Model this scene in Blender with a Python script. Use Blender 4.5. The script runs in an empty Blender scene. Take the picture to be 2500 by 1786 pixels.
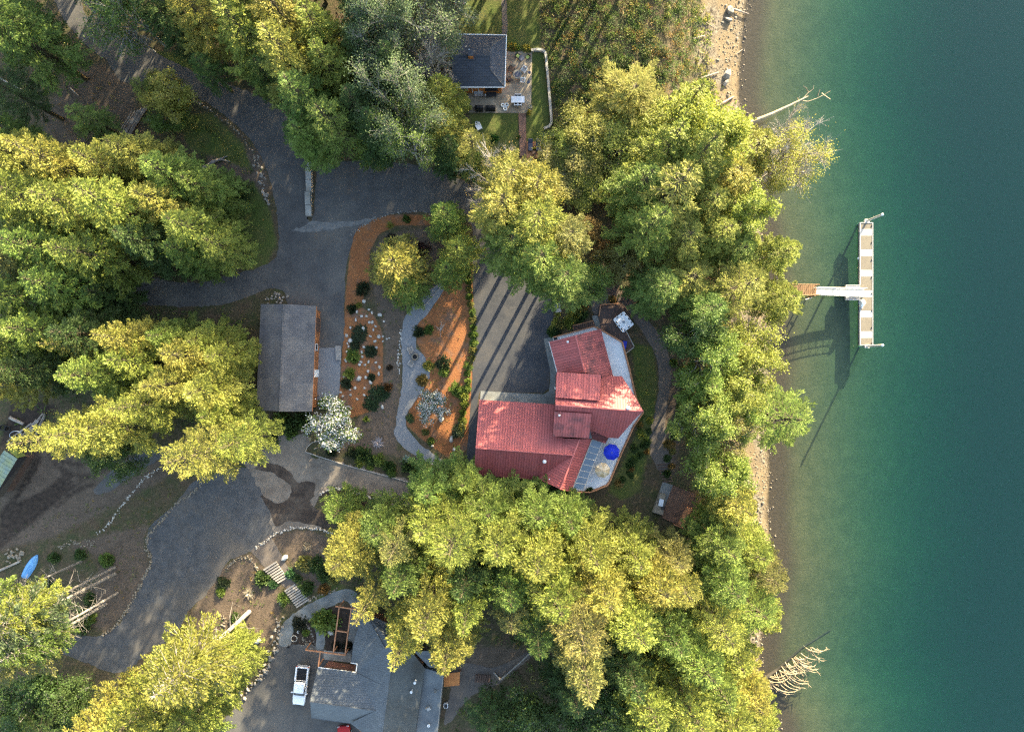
import bpy, math, random
import numpy as np
from mathutils import Vector, Matrix

R = math.radians
random.seed(7)
RNG = np.random.default_rng(11)
SC = bpy.context.scene
COL = SC.collection

# ------------------------------------------------------------------ camera, sky, sun, exposure
HC = 104.0                       # drone height over the yard
FOC = 1667.0                     # focal length in photograph pixels (24 mm on 36 mm)
CX, CY = 1250.0, 893.0
cam_d = bpy.data.cameras.new('drone_camera')
cam_d.sensor_width = 36.0
cam_d.lens = 36.0 * FOC / 2500.0
cam_d.clip_end = 3000.0
cam = bpy.data.objects.new('drone_camera', cam_d)
COL.objects.link(cam)
cam.location = (0, 0, HC)
cam.rotation_euler = (0, 0, 0)
SC.camera = cam

SUN_EL, SUN_AZ = R(14.5), R(28.0)      # azimuth measured from +Y towards +X
world = bpy.data.worlds.new('World')
SC.world = world
world.use_nodes = True
wn = world.node_tree.nodes
wl = world.node_tree.links
bg = wn['Background']
sky = wn.new('ShaderNodeTexSky')
sky.sky_type = 'NISHITA'
sky.sun_disc = False
sky.sun_elevation = SUN_EL
sky.sun_rotation = SUN_AZ
sky.air_density = 1.0
sky.dust_density = 2.0
sky.ozone_density = 0.3
wl.new(sky.outputs[0], bg.inputs[0])
bg.inputs[1].default_value = 0.125

sun_d = bpy.data.lights.new('sun', 'SUN')
sun_d.energy = 5.0
sun_d.angle = R(0.53)
sun_d.color = (1.0, 0.85, 0.57)
sun = bpy.data.objects.new('sun', sun_d)
COL.objects.link(sun)
SUN_DIR = Vector((math.sin(SUN_AZ) * math.cos(SUN_EL), math.cos(SUN_AZ) * math.cos(SUN_EL), math.sin(SUN_EL)))
sun.rotation_euler = SUN_DIR.to_track_quat('Z', 'Y').to_euler()
sun.location = (60, 110, 90)

vs = SC.view_settings
vs.view_transform = 'Standard'
vs.look = 'None'
vs.gamma = 1.0
vs.use_curve_mapping = False
vs.exposure = 2.9
cy = SC.cycles
cy.use_denoising = False
SC.cycles.pixel_filter_type = 'BLACKMAN_HARRIS'
SC.cycles.filter_width = 1.3
cy.max_bounces = 6
cy.diffuse_bounces = 3
cy.glossy_bounces = 2
cy.transmission_bounces = 4
cy.transparent_max_bounces = 12
cy.volume_bounces = 1
cy.sample_clamp_indirect = 4.0
cy.caustics_reflective = False
cy.caustics_refractive = False

# ------------------------------------------------------------------ pixel <-> place
WATER_Z = -6.0
def W(px, py, z=0.0):
    s = (HC - z) / FOC
    return Vector(((px - CX) * s, -(py - CY) * s, z))
def V(x, y):
    return (x * 1.1, y * 1.1)
def zoomer(ox, oy, s):
    return lambda x, y: (ox + x / s, oy + y / s)
Zh = zoomer(1140, 760, 3.5304)     # main house
Zb = zoomer(740, 1440, 4.6925)     # lower house
Zt = zoomer(1320, 640, 6.247)      # hot tub
Zd = zoomer(2040, 500, 4.511)      # dock
Zg = zoomer(820, 680, 3.5304)      # garden
Zp = zoomer(1060, 60, 4.511)       # patio
Z1 = zoomer(0, 0, 3.53)
Z2 = zoomer(620, 0, 3.53)
Z4 = zoomer(1240, 0, 3.53)
Z5 = zoomer(1860, 440, 3.53)
Z7 = zoomer(620, 440, 3.53)
ZL = zoomer(0, 880, 3.53)
ZM = zoomer(620, 880, 3.53)
ZR = zoomer(1240, 880, 3.53)
ZBL = zoomer(0, 1326, 3.53)
ZB = zoomer(500, 1326, 3.53)
ZBC = zoomer(1100, 1326, 3.53)
ZBR = zoomer(1700, 1326, 3.53)
ZU = zoomer(1860, 0, 3.53)

_sh = [(1670, -900), (1655, -300), (1655, 0), (1648, 60), (1640, 150), (1638, 215), (1650, 270), (1660, 330), (1668, 400), (1680, 480), (1688, 520),
       (1697, 600), (1706, 700), (1710, 800), (1703, 860), (1703, 950), (1706, 1050), (1703, 1150), (1714, 1250), (1692, 1400),
       (1682, 1480), (1692, 1520), (1722, 1600), (1740, 1900), (1720, 2600)]
_shw = [W(x * 1.1, y * 1.1, WATER_Z) for x, y in _sh]
_sy = np.array([p.y for p in _shw][::-1]); _sx = np.array([p.x for p in _shw][::-1])
def shore_d(x, y):
    return np.interp(y, _sy, _sx) - x
def terrain(x, y):
    d = shore_d(np.asarray(x, float), np.asarray(y, float))
    a = np.maximum(-d, 0)
    depth = np.minimum(0.05 * a + 0.0052 * a * a, 15.0)
    beach = 0.26 * np.clip(d, 0, 5)
    t = np.clip((d - 5) / 9.0, 0, 1)
    bluff = (6.0 - 1.3) * t * t * (3 - 2 * t)
    return WATER_Z - depth + beach + bluff
def G(px, py, dz=0.0):
    z = 0.0
    for _ in range(12):
        p = W(px, py, z)
        z = float(terrain(p.x, p.y))
    p = W(px, py, z)
    p.z += dz
    return p

# ------------------------------------------------------------------ materials
MATS = {}
def new_mat(name):
    m = bpy.data.materials.new(name)
    m.use_nodes = True
    nt = m.node_tree
    b = nt.nodes['Principled BSDF']
    b.inputs['Specular IOR Level'].default_value = 0.3
    MATS[name] = m
    return m, nt, b
def N(nt, typ, **kw):
    n = nt.nodes.new(typ)
    for k, v in kw.items():
        if hasattr(n, k):
            setattr(n, k, v)
        else:
            n.inputs[k].default_value = v
    return n
def rgba(c):
    return (c[0], c[1], c[2], 1.0)
def coords(nt, world_space):
    if world_space:
        return N(nt, 'ShaderNodeNewGeometry').outputs['Position']
    return N(nt, 'ShaderNodeTexCoord').outputs['Object']
def noise_mix(nt, vec, c1, c2, scale, detail=5, lo=0.35, hi=0.65, rough=0.6):
    n = N(nt, 'ShaderNodeTexNoise', Scale=scale, Detail=detail, Roughness=rough)
    nt.links.new(vec, n.inputs['Vector'])
    mr = N(nt, 'ShaderNodeMapRange')
    mr.inputs['From Min'].default_value = lo
    mr.inputs['From Max'].default_value = hi
    nt.links.new(n.outputs['Fac'], mr.inputs['Value'])
    mx = N(nt, 'ShaderNodeMix', data_type='RGBA')
    nt.links.new(mr.outputs[0], mx.inputs['Factor'])
    for sock, c in (('A', c1), ('B', c2)):
        s = [i for i in mx.inputs if i.name == sock and i.type == 'RGBA'][0]
        if isinstance(c, tuple):
            s.default_value = rgba(c)
        else:
            nt.links.new(c, s)
    return [o for o in mx.outputs if o.type == 'RGBA'][0]
def mix_by(nt, fac, a, b):
    mx = N(nt, 'ShaderNodeMix', data_type='RGBA')
    if isinstance(fac, float):
        mx.inputs['Factor'].default_value = fac
    else:
        nt.links.new(fac, mx.inputs['Factor'])
    for sock, c in (('A', a), ('B', b)):
        s = [i for i in mx.inputs if i.name == sock and i.type == 'RGBA'][0]
        if isinstance(c, tuple):
            s.default_value = rgba(c)
        else:
            nt.links.new(c, s)
    return [o for o in mx.outputs if o.type == 'RGBA'][0]
def bump(nt, b, vec, scale, dist, strength=0.6, detail=6):
    n = N(nt, 'ShaderNodeTexNoise', Scale=scale, Detail=detail, Roughness=0.7)
    nt.links.new(vec, n.inputs['Vector'])
    bp = N(nt, 'ShaderNodeBump', Strength=strength, Distance=dist)
    nt.links.new(n.outputs['Fac'], bp.inputs['Height'])
    nt.links.new(bp.outputs[0], b.inputs['Normal'])
def mat(name, c1, c2=None, scale=3.0, rough=0.75, metal=0.0, c3=None, scale3=0.3, world_space=True, bumpy=0.0, bscale=20.0, spec=0.3, fine=None, litter=None, rand=0.0, courses=0.0):
    m, nt, b = new_mat(name)
    b.inputs['Roughness'].default_value = rough
    b.inputs['Metallic'].default_value = metal
    b.inputs['Specular IOR Level'].default_value = spec
    vec = coords(nt, world_space)
    if c2 is None:
        c2 = tuple(v * 0.8 for v in c1)
    col = noise_mix(nt, vec, c1, c2, scale)
    if c3 is not None:
        col = noise_mix(nt, vec, col, c3, scale3, lo=0.45, hi=0.72)
    if fine is not None:
        col = noise_mix(nt, vec, col, fine, 14.0, detail=2, lo=0.5, hi=0.75)
    nt.links.new(col, b.inputs['Base Color'])
    if courses:
        br = N(nt, 'ShaderNodeTexBrick', Scale=1.0); br.inputs['Color1'].default_value = (1, 1, 1, 1); br.inputs['Color2'].default_value = (.78, .78, .78, 1); br.inputs['Mortar'].default_value = (.5, .5, .5, 1)
        br.inputs['Brick Width'].default_value = courses * 2.2; br.inputs['Row Height'].default_value = courses; br.inputs['Mortar Size'].default_value = courses * .09
        nt.links.new(vec, br.inputs['Vector'])
        mm = N(nt, 'ShaderNodeMix', data_type='RGBA', blend_type='MULTIPLY'); mm.inputs['Factor'].default_value = 0.8
        ins = [i_ for i_ in mm.inputs if i_.type == 'RGBA']; nt.links.new(col, ins[0]); nt.links.new(br.outputs['Color'], ins[1])
        col = [o_ for o_ in mm.outputs if o_.type == 'RGBA'][0]; nt.links.new(col, b.inputs['Base Color'])
    if rand:
        oi = N(nt, 'ShaderNodeObjectInfo'); rr = N(nt, 'ShaderNodeMapRange'); nt.links.new(oi.outputs['Random'], rr.inputs['Value'])
        rr.inputs['To Min'].default_value = 1 - rand; rr.inputs['To Max'].default_value = 1 + rand
        hv = N(nt, 'ShaderNodeHueSaturation'); nt.links.new(rr.outputs[0], hv.inputs['Value']); nt.links.new(col, hv.inputs['Color'])
        col = hv.outputs[0]; nt.links.new(col, b.inputs['Base Color'])
    if litter is not None:
        n1 = N(nt, 'ShaderNodeTexNoise', Scale=0.22, Detail=5, Roughness=0.65); nt.links.new(vec, n1.inputs['Vector'])
        n2 = N(nt, 'ShaderNodeTexNoise', Scale=6.0, Detail=4, Roughness=0.75); nt.links.new(vec, n2.inputs['Vector'])
        mu = N(nt, 'ShaderNodeMath', operation='MULTIPLY'); nt.links.new(n1.outputs['Fac'], mu.inputs[0]); nt.links.new(n2.outputs['Fac'], mu.inputs[1])
        mr = N(nt, 'ShaderNodeMapRange'); mr.inputs['From Min'].default_value = 0.29; mr.inputs['From Max'].default_value = 0.40; mr.inputs['To Max'].default_value = 0.75
        nt.links.new(mu.outputs[0], mr.inputs['Value'])
        col = mix_by(nt, mr.outputs[0], col, litter)
        nt.links.new(col, b.inputs['Base Color'])
    if bumpy:
        bump(nt, b, vec, bscale, bumpy)
    return m
def planks(name, c1, c2, width=0.15, angle=0.0, rough=0.7):
    m, nt, b = new_mat(name)
    vec = coords(nt, True)
    mp = N(nt, 'ShaderNodeMapping'); mp.inputs['Rotation'].default_value = (0, 0, angle)
    nt.links.new(vec, mp.inputs['Vector'])
    br = N(nt, 'ShaderNodeTexBrick', Scale=1.0)
    br.inputs['Color1'].default_value = rgba(c1); br.inputs['Color2'].default_value = rgba(c2)
    br.inputs['Mortar'].default_value = rgba(tuple(v * 0.25 for v in c2))
    br.inputs['Brick Width'].default_value = 3.2; br.inputs['Row Height'].default_value = width
    br.inputs['Mortar Size'].default_value = width * 0.06
    nt.links.new(mp.outputs[0], br.inputs['Vector'])
    col = noise_mix(nt, vec, br.outputs['Color'], tuple(v * 0.6 for v in c2), 1.2, lo=0.45, hi=0.8)
    nt.links.new(col, b.inputs['Base Color'])
    b.inputs['Roughness'].default_value = rough
    return m
def leaf_mat(name, attr=False, transl=0.40, var=0.45):
    m, nt, b = new_mat(name)
    b.inputs['Roughness'].default_value = 0.6
    b.inputs['Specular IOR Level'].default_value = 0.25
    oi = N(nt, 'ShaderNodeObjectInfo')
    base = oi.outputs['Color']
    vec = coords(nt, True)
    if attr:
        at = N(nt, 'ShaderNodeAttribute', attribute_name='tint')
        base = at.outputs['Color']
    else:
        at = N(nt, 'ShaderNodeAttribute', attribute_name='shade')
        mm = N(nt, 'ShaderNodeMix', data_type='RGBA', blend_type='MULTIPLY')
        mm.inputs['Factor'].default_value = 1.0
        ins = [i for i in mm.inputs if i.type == 'RGBA']
        nt.links.new(base, ins[0]); nt.links.new(at.outputs['Color'], ins[1])
        base = [o for o in mm.outputs if o.type == 'RGBA'][0]
    hs = N(nt, 'ShaderNodeHueSaturation', Saturation=1.0, Value=1.3)
    hs.inputs['Hue'].default_value = 0.485
    nt.links.new(base, hs.inputs['Color'])
    hs2 = N(nt, 'ShaderNodeHueSaturation', Saturation=1.05, Value=0.82)
    hs2.inputs['Hue'].default_value = 0.515
    nt.links.new(base, hs2.inputs['Color'])
    col = noise_mix(nt, vec, hs2.outputs[0], hs.outputs[0], 0.55, detail=3, lo=0.3, hi=0.7)
    nt.links.new(col, b.inputs['Base Color'])
    tr = N(nt, 'ShaderNodeBsdfTranslucent')
    nt.links.new(col, tr.inputs['Color'])
    ms = N(nt, 'ShaderNodeMixShader'); ms.inputs[0].default_value = transl
    out = nt.nodes['Material Output']
    nt.links.new(b.outputs[0], ms.inputs[1]); nt.links.new(tr.outputs[0], ms.inputs[2])
    nt.links.new(ms.outputs[0], out.inputs['Surface'])
    return m

leaf_mat('leaf'); leaf_mat('leaf_scatter', attr=True)
mat('bark', (0.062, 0.055, 0.028), (0.038, 0.033, 0.018), 3.0, world_space=False, bumpy=0.05, bscale=6)
mat('bark_pale', (0.27, 0.245, 0.215), (0.13, 0.115, 0.10), 2.5, world_space=False, bumpy=0.04, bscale=6)
mat('twig_grey', (0.34, 0.32, 0.29), (0.22, 0.20, 0.18), 2.0, world_space=False)
mat('dead_wood', (0.30, 0.255, 0.17), (0.18, 0.145, 0.095), 1.5, bumpy=0.03)
mat('wet_log', (0.035, 0.03, 0.022), (0.02, 0.018, 0.014), 1.5)
mat('wet_soil', (0.028, 0.021, 0.017), (0.055, 0.04, 0.031), 0.9, rough=0.9, c3=(0.10, 0.08, 0.062), scale3=0.5, fine=(0.02, 0.015, 0.012), bumpy=0.05, bscale=8)
mat('log_grey', (0.33, 0.29, 0.24), (0.14, 0.11, 0.09), 1.5, bumpy=0.03, bscale=9)
mat('asphalt', (0.060, 0.058, 0.056), (0.084, 0.081, 0.077), 0.55, rough=0.9, c3=(0.125, 0.115, 0.10), scale3=0.16, fine=(0.040, 0.040, 0.041), bumpy=0.02, bscale=30, litter=(0.12, 0.085, 0.055))
mat('asphalt_new', (0.036, 0.038, 0.043), (0.054, 0.055, 0.059), 0.6, rough=0.85, c3=(0.075, 0.073, 0.072), scale3=0.22, fine=(0.026, 0.028, 0.035), litter=(0.08, 0.065, 0.05))
mat('gravel_grey', (0.19, 0.195, 0.20), (0.11, 0.115, 0.125), 9.0, rough=0.95, fine=(0.26, 0.25, 0.24), bumpy=0.04, bscale=12)
mat('gravel_drive', (0.088, 0.089, 0.091), (0.055, 0.056, 0.058), 0.8, rough=0.95, c3=(0.115, 0.098, 0.080), scale3=0.12, fine=(0.042, 0.042, 0.044), bumpy=0.03, bscale=14)
mat('gravel_drive_pale', (0.16, 0.155, 0.145), (0.09, 0.09, 0.088), 1.2, rough=0.95, fine=(0.20, 0.19, 0.175))
mat('gravel_tan', (0.185, 0.155, 0.125), (0.125, 0.104, 0.084), 0.9, rough=0.95, c3=(0.085, 0.068, 0.055), scale3=0.35, fine=(0.22, 0.19, 0.155), bumpy=0.04, bscale=10)
mat('rut_dirt', (0.085, 0.060, 0.044), (0.050, 0.036, 0.027), 0.6, rough=0.95, c3=(0.10, 0.078, 0.06), scale3=0.35, fine=(0.035, 0.026, 0.02), bumpy=0.06, bscale=5)
mat('path_dark', (0.085, 0.075, 0.068), (0.125, 0.105, 0.09), 1.0, rough=0.95, c3=(0.16, 0.125, 0.095), scale3=0.3, fine=(0.06, 0.05, 0.045), bumpy=0.03)
mat('concrete', (0.36, 0.345, 0.31), (0.25, 0.24, 0.215), 0.7, rough=0.9, c3=(0.17, 0.16, 0.135), scale3=0.3, fine=(0.30, 0.28, 0.25))
mat('concrete_grey', (0.20, 0.205, 0.195), (0.14, 0.145, 0.14), 0.7, rough=0.9, c3=(0.10, 0.102, 0.095), scale3=0.35, fine=(0.16, 0.16, 0.15))
mat('concrete_patio', (0.33, 0.275, 0.20), (0.24, 0.195, 0.14), 0.8, rough=0.9, c3=(0.14, 0.11, 0.08), scale3=0.4, fine=(0.29, 0.24, 0.18))
mat('rock_white', (0.50, 0.475, 0.43), (0.28, 0.26, 0.225), 2.0, rough=0.9, bumpy=0.05, bscale=6)
mat('rock_grey', (0.30, 0.27, 0.23), (0.15, 0.135, 0.115), 2.0, rough=0.9, bumpy=0.06, bscale=5)
mat('rock_tan', (0.27, 0.23, 0.175), (0.14, 0.12, 0.09), 3.0, rough=0.9, bumpy=0.04)
mat('red_metal', (0.42, 0.110, 0.100), (0.35, 0.090, 0.082), 0.35, rough=0.62, c3=(0.29, 0.092, 0.088), scale3=0.5, spec=0.2, fine=(0.36, 0.10, 0.093), rand=0.10)
mat('red_metal_stained', (0.41, 0.112, 0.10), (0.35, 0.092, 0.083), 0.35, rough=0.55, c3=(0.13, 0.055, 0.055), scale3=0.75, spec=0.35, rand=0.08)
mat('red_trim', (0.40, 0.12, 0.11), (0.33, 0.09, 0.085), 0.5, rough=0.5)
mat('red_seam', (0.11, 0.03, 0.028), (0.08, 0.022, 0.02), 0.5, rough=0.7)
mat('white_membrane', (0.78, 0.79, 0.80), (0.68, 0.69, 0.70), 0.4, rough=0.6)
mat('white_paint', (0.80, 0.80, 0.78), (0.70, 0.70, 0.68), 1.0, rough=0.5)
mat('white_plastic', (0.82, 0.83, 0.84), (0.75, 0.76, 0.77), 1.0, rough=0.35)
mat('cedar', (0.36, 0.15, 0.06), (0.25, 0.10, 0.04), 1.5, rough=0.7)
mat('orange_wall', (0.50, 0.19, 0.05), (0.42, 0.15, 0.04), 1.2, rough=0.7)
mat('beam_wood', (0.46, 0.22, 0.11), (0.34, 0.15, 0.07), 1.5, rough=0.7)
mat('siding_brown', (0.20, 0.11, 0.07), (0.15, 0.08, 0.05), 1.2)
mat('wood_dark', (0.115, 0.07, 0.052), (0.075, 0.047, 0.036), 1.5, rough=0.75)
mat('wood_grey', (0.33, 0.30, 0.265), (0.22, 0.20, 0.175), 2.0)
mat('glass_dark', (0.02, 0.024, 0.03), (0.014, 0.017, 0.02), 0.5, rough=0.25, spec=0.12)
mat('glass_roof', (0.10, 0.14, 0.18), (0.075, 0.11, 0.15), 0.3, rough=0.07, spec=0.8)
mat('black_cloth', (0.018, 0.018, 0.02), (0.012, 0.012, 0.014), 2.0, rough=0.7)
mat('black_metal', (0.02, 0.02, 0.022), (0.03, 0.03, 0.032), 2.0, rough=0.45)
mat('steel', (0.62, 0.62, 0.62), (0.5, 0.5, 0.5), 2.0, rough=0.35, metal=0.7)
mat('aluminium', (0.50, 0.48, 0.42), (0.43, 0.41, 0.36), 1.5, rough=0.45)
mat('umbrella_blue', (0.012, 0.035, 0.52), (0.010, 0.028, 0.45), 0.8, rough=0.7)
mat('umbrella_tan', (0.62, 0.47, 0.27), (0.54, 0.40, 0.22), 0.8, rough=0.8)
mat('umbrella_pale', (0.70, 0.58, 0.40), (0.62, 0.50, 0.33), 0.8, rough=0.8)
mat('tarp_blue', (0.015, 0.03, 0.42), (0.01, 0.02, 0.32), 2.0, rough=0.5)
mat('boat_blue', (0.13, 0.33, 0.62), (0.10, 0.27, 0.52), 1.0, rough=0.45)
mat('red_paint', (0.42, 0.015, 0.015), (0.36, 0.012, 0.012), 1.0, rough=0.3)
mat('car_white', (0.80, 0.81, 0.82), (0.76, 0.77, 0.78), 0.4, rough=0.25, spec=0.5)
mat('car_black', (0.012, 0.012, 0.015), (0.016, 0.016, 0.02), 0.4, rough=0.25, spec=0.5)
mat('rubber', (0.02, 0.02, 0.02), (0.03, 0.03, 0.03), 4.0, rough=0.9)
mat('headlight', (0.7, 0.72, 0.72), (0.6, 0.62, 0.62), 4.0, rough=0.2)
mat('taillight', (0.4, 0.02, 0.02), (0.3, 0.015, 0.015), 4.0, rough=0.3)
mat('shed_roof', (0.125, 0.120, 0.120), (0.088, 0.086, 0.09), 0.5, rough=0.85, c3=(0.175, 0.158, 0.14), scale3=0.3, fine=(0.07, 0.07, 0.075), courses=0.32)
mat('navy_shingle', (0.075, 0.085, 0.105), (0.05, 0.058, 0.075), 0.6, rough=0.9, c3=(0.11, 0.118, 0.13), scale3=0.3, fine=(0.04, 0.046, 0.06), bumpy=0.03, courses=0.3)
mat('grey_shingle', (0.125, 0.138, 0.150), (0.092, 0.102, 0.112), 0.5, rough=0.9, c3=(0.155, 0.168, 0.178), scale3=0.25, fine=(0.06, 0.068, 0.076), bumpy=0.04, bscale=9, courses=0.3)
mat('grey_shingle_dark', (0.088, 0.095, 0.092), (0.066, 0.064, 0.056), 0.4, rough=0.9, c3=(0.105, 0.112, 0.11), scale3=0.25, fine=(0.042, 0.045, 0.045), bumpy=0.04, bscale=9)
mat('deck_grey', (0.15, 0.165, 0.17), (0.11, 0.122, 0.128), 0.4, rough=0.8, c3=(0.09, 0.10, 0.11), scale3=0.3)
mat('green_roof', (0.16, 0.22, 0.19), (0.11, 0.16, 0.14), 0.8, rough=0.5, c3=(0.20, 0.23, 0.10), scale3=0.5)
mat('moss', (0.20, 0.22, 0.04), (0.12, 0.14, 0.03), 1.5, rough=0.95)
mat('dock_tan', (0.165, 0.145, 0.11), (0.135, 0.118, 0.09), 1.2, rough=0.85, fine=(0.105, 0.09, 0.07))
mat('dock_white', (0.37, 0.355, 0.33), (0.32, 0.31, 0.29), 1.0, rough=0.8)
mat('dock_edge', (0.45, 0.44, 0.42), (0.38, 0.37, 0.36), 1.0, rough=0.7)
mat('pier_wood', (0.20, 0.12, 0.06), (0.14, 0.08, 0.04), 1.5, rough=0.8)
mat('brick_rust', (0.30, 0.13, 0.08), (0.20, 0.085, 0.055), 3.0)
mat('cushion_green', (0.50, 0.55, 0.16), (0.42, 0.47, 0.12), 3.0, rough=0.9)
mat('cushion_navy', (0.07, 0.08, 0.12), (0.05, 0.06, 0.09), 3.0, rough=0.9)
mat('petal', (0.52, 0.51, 0.48), (0.38, 0.375, 0.35), 1.5, rough=0.7)
mat('tub_grey', (0.30, 0.33, 0.37), (0.24, 0.27, 0.31), 2.0, rough=0.4)
mat('tyre_white', (0.8, 0.8, 0.78), (0.7, 0.7, 0.68), 2.0)
planks('deck_boards', (0.12, 0.078, 0.062), (0.085, 0.055, 0.045), 0.16, R(75))
planks('boardwalk_side', (0.25, 0.14, 0.10), (0.19, 0.105, 0.075), 0.2)
planks('deck_boards_low', (0.17, 0.095, 0.062), (0.12, 0.068, 0.047), 0.16, R(-20))
# ------------------------------------------------------------------ mesh helpers
def props(o, label=None, cat=None, group=None, kind=None):
    if label: o['label'] = label
    if cat: o['category'] = cat
    if group: o['group'] = group
    if kind: o['kind'] = kind
    return o
def thing(name, label, cat, loc, group=None, rz=0.0):
    o = bpy.data.objects.new(name, None)
    o.empty_display_size = 0.3
    o.location = loc
    o.rotation_euler = (0, 0, rz)
    COL.objects.link(o)
    return props(o, label, cat, group)
def link_mesh(name, me, parent=None, loc=(0, 0, 0)):
    o = bpy.data.objects.new(name, me)
    COL.objects.link(o)
    o.location = loc
    if parent is not None:
        o.parent = parent
    return o
def origin_of(o):
    v = Vector((0, 0, 0))
    while o is not None:
        v = v + Vector(o.location)
        o = o.parent
    return v
class MB:
    """collects faces, given in world (or local) coordinates"""
    def __init__(self, M=None):
        self.v = []; self.f = []; self.M = M
    def add(self, vs, fs):
        n = len(self.v)
        if self.M is not None:
            vs = [self.M @ Vector(p) for p in vs]
        self.v += [tuple(p) for p in vs]
        self.f += [tuple(i + n for i in f) for f in fs]
        return self
    def box(self, c, s, rz=0.0, taper=1.0):
        x, y, z = s[0] / 2, s[1] / 2, s[2] / 2
        co, si = math.cos(rz), math.sin(rz)
        vs = []
        for dz, t in ((-z, 1.0), (z, taper)):
            for dx, dy in ((-x, -y), (x, -y), (x, y), (-x, y)):
                dx *= t; dy *= t
                vs.append((c[0] + dx * co - dy * si, c[1] + dx * si + dy * co, c[2] + dz))
        return self.add(vs, [(3, 2, 1, 0), (4, 5, 6, 7), (0, 1, 5, 4), (1, 2, 6, 5), (2, 3, 7, 6), (3, 0, 4, 7)])
    def prism(self, poly, z0, z1):
        a = sum(poly[i][0] * poly[(i + 1) % len(poly)][1] - poly[(i + 1) % len(poly)][0] * poly[i][1] for i in range(len(poly)))
        if a < 0: poly = poly[::-1]
        n = len(poly)
        vs = [(p[0], p[1], z0) for p in poly] + [(p[0], p[1], z1) for p in poly]
        fs = [tuple(range(n - 1, -1, -1)), tuple(range(n, 2 * n))] + [(i, (i + 1) % n, n + (i + 1) % n, n + i) for i in range(n)]
        return self.add(vs, fs)
    def slab3(self, pts, th):
        """polygon in space given thickness downwards along its normal"""
        pts = [Vector(p) for p in pts]
        n = newell(pts)
        if n.z < 0:
            pts = pts[::-1]; n = -n
        k = len(pts)
        vs = pts + [p - n * th for p in pts]
        fs = [tuple(range(k)), tuple(range(2 * k - 1, k - 1, -1))] + [(i, k + i, k + (i + 1) % k, (i + 1) % k) for i in range(k)]
        return self.add(vs, fs)
    def tube(self, pts, radii, n=6, cap=True):
        pts = [Vector(p) for p in pts]
        if isinstance(radii, (int, float)): radii = [radii] * len(pts)
        rings = []
        for i, p in enumerate(pts):
            d = (pts[min(i + 1, len(pts) - 1)] - pts[max(i - 1, 0)]).normalized()
            a = Vector((0, 0, 1)) if abs(d.z) < 0.9 else Vector((1, 0, 0))
            s = d.cross(a).normalized(); t = d.cross(s)
            rings.append([p + (s * math.cos(2 * math.pi * k / n) + t * math.sin(2 * math.pi * k / n)) * radii[i] for k in range(n)])
        vs = [q for r in rings for q in r]
        fs = []
        for i in range(len(pts) - 1):
            for k in range(n):
                fs.append((i * n + k, i * n + (k + 1) % n, (i + 1) * n + (k + 1) % n, (i + 1) * n + k))
        if cap:
            fs.append(tuple(range(n - 1, -1, -1))); fs.append(tuple(range((len(pts) - 1) * n, len(pts) * n)))
        return self.add(vs, fs)
    def lathe(self, c, prof, n=16):
        vs = []; fs = []
        for r, z in prof:
            for k in range(n):
                a = 2 * math.pi * k / n
                vs.append((c[0] + r * math.cos(a), c[1] + r * math.sin(a), c[2] + z))
        for i in range(len(prof) - 1):
            for k in range(n):
                fs.append((i * n + k, i * n + (k + 1) % n, (i + 1) * n + (k + 1) % n, (i + 1) * n + k))
        fs.append(tuple(range(n - 1, -1, -1))); fs.append(tuple(range((len(prof) - 1) * n, len(prof) * n)))
        return self.add(vs, fs)
    def rock(self, c, s, seed, squash=0.7, rz=None):
        rg = random.Random(seed)
        t = (1 + 5 ** 0.5) / 2
        base = [(-1, t, 0), (1, t, 0), (-1, -t, 0), (1, -t, 0), (0, -1, t), (0, 1, t), (0, -1, -t), (0, 1, -t), (t, 0, -1), (t, 0, 1), (-t, 0, -1), (-t, 0, 1)]
        fs = [(0, 11, 5), (0, 5, 1), (0, 1, 7), (0, 7, 10), (0, 10, 11), (1, 5, 9), (5, 11, 4), (11, 10, 2), (10, 7, 6), (7, 1, 8),
              (3, 9, 4), (3, 4, 2), (3, 2, 6), (3, 6, 8), (3, 8, 9), (4, 9, 5), (2, 4, 11), (6, 2, 10), (8, 6, 7), (9, 8, 1)]
        a = rg.uniform(0, 6.28) if rz is None else rz
        ax, ay = rg.uniform(0.75, 1.3), rg.uniform(0.6, 1.0)
        vs = []
        for p in base:
            q = Vector(p).normalized() * rg.uniform(0.72, 1.18)
            x, y, z = q.x * ax, q.y * ay, q.z * squash
            vs.append((c[0] + s * (x * math.cos(a) - y * math.sin(a)), c[1] + s * (x * math.sin(a) + y * math.cos(a)), c[2] + s * z))
        return self.add(vs, fs)
    def mesh(self, name, material, off=Vector((0, 0, 0)), smooth=False):
        me = bpy.data.meshes.new(name)
        me.from_pydata([(p[0] - off[0], p[1] - off[1], p[2] - off[2]) for p in self.v], [], self.f)
        if isinstance(material, str): material = MATS[material]
        me.materials.append(material)
        if smooth:
            me.polygons.foreach_set('use_smooth', [True] * len(me.polygons))
        me.update()
        return me
    def build(self, name, material, parent=None, smooth=False, local=False):
        """local=False: coordinates are world; they are made relative to the parent"""
        if parent is not None:
            off = Vector((0, 0, 0)) if local else origin_of(parent)
            return link_mesh(name, self.mesh(name, material, off, smooth), parent)
        c = Vector((sum(p[0] for p in self.v), sum(p[1] for p in self.v), 0)) / len(self.v)
        c.z = min(p[2] for p in self.v)
        return link_mesh(name, self.mesh(name, material, c, smooth), None, c)
def newell(pts):
    n = Vector((0, 0, 0))
    for i in range(len(pts)):
        a, b = pts[i], pts[(i + 1) % len(pts)]
        n += Vector(((a.y - b.y) * (a.z + b.z), (a.z - b.z) * (a.x + b.x), (a.x - b.x) * (a.y + b.y)))
    return n.normalized()
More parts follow.
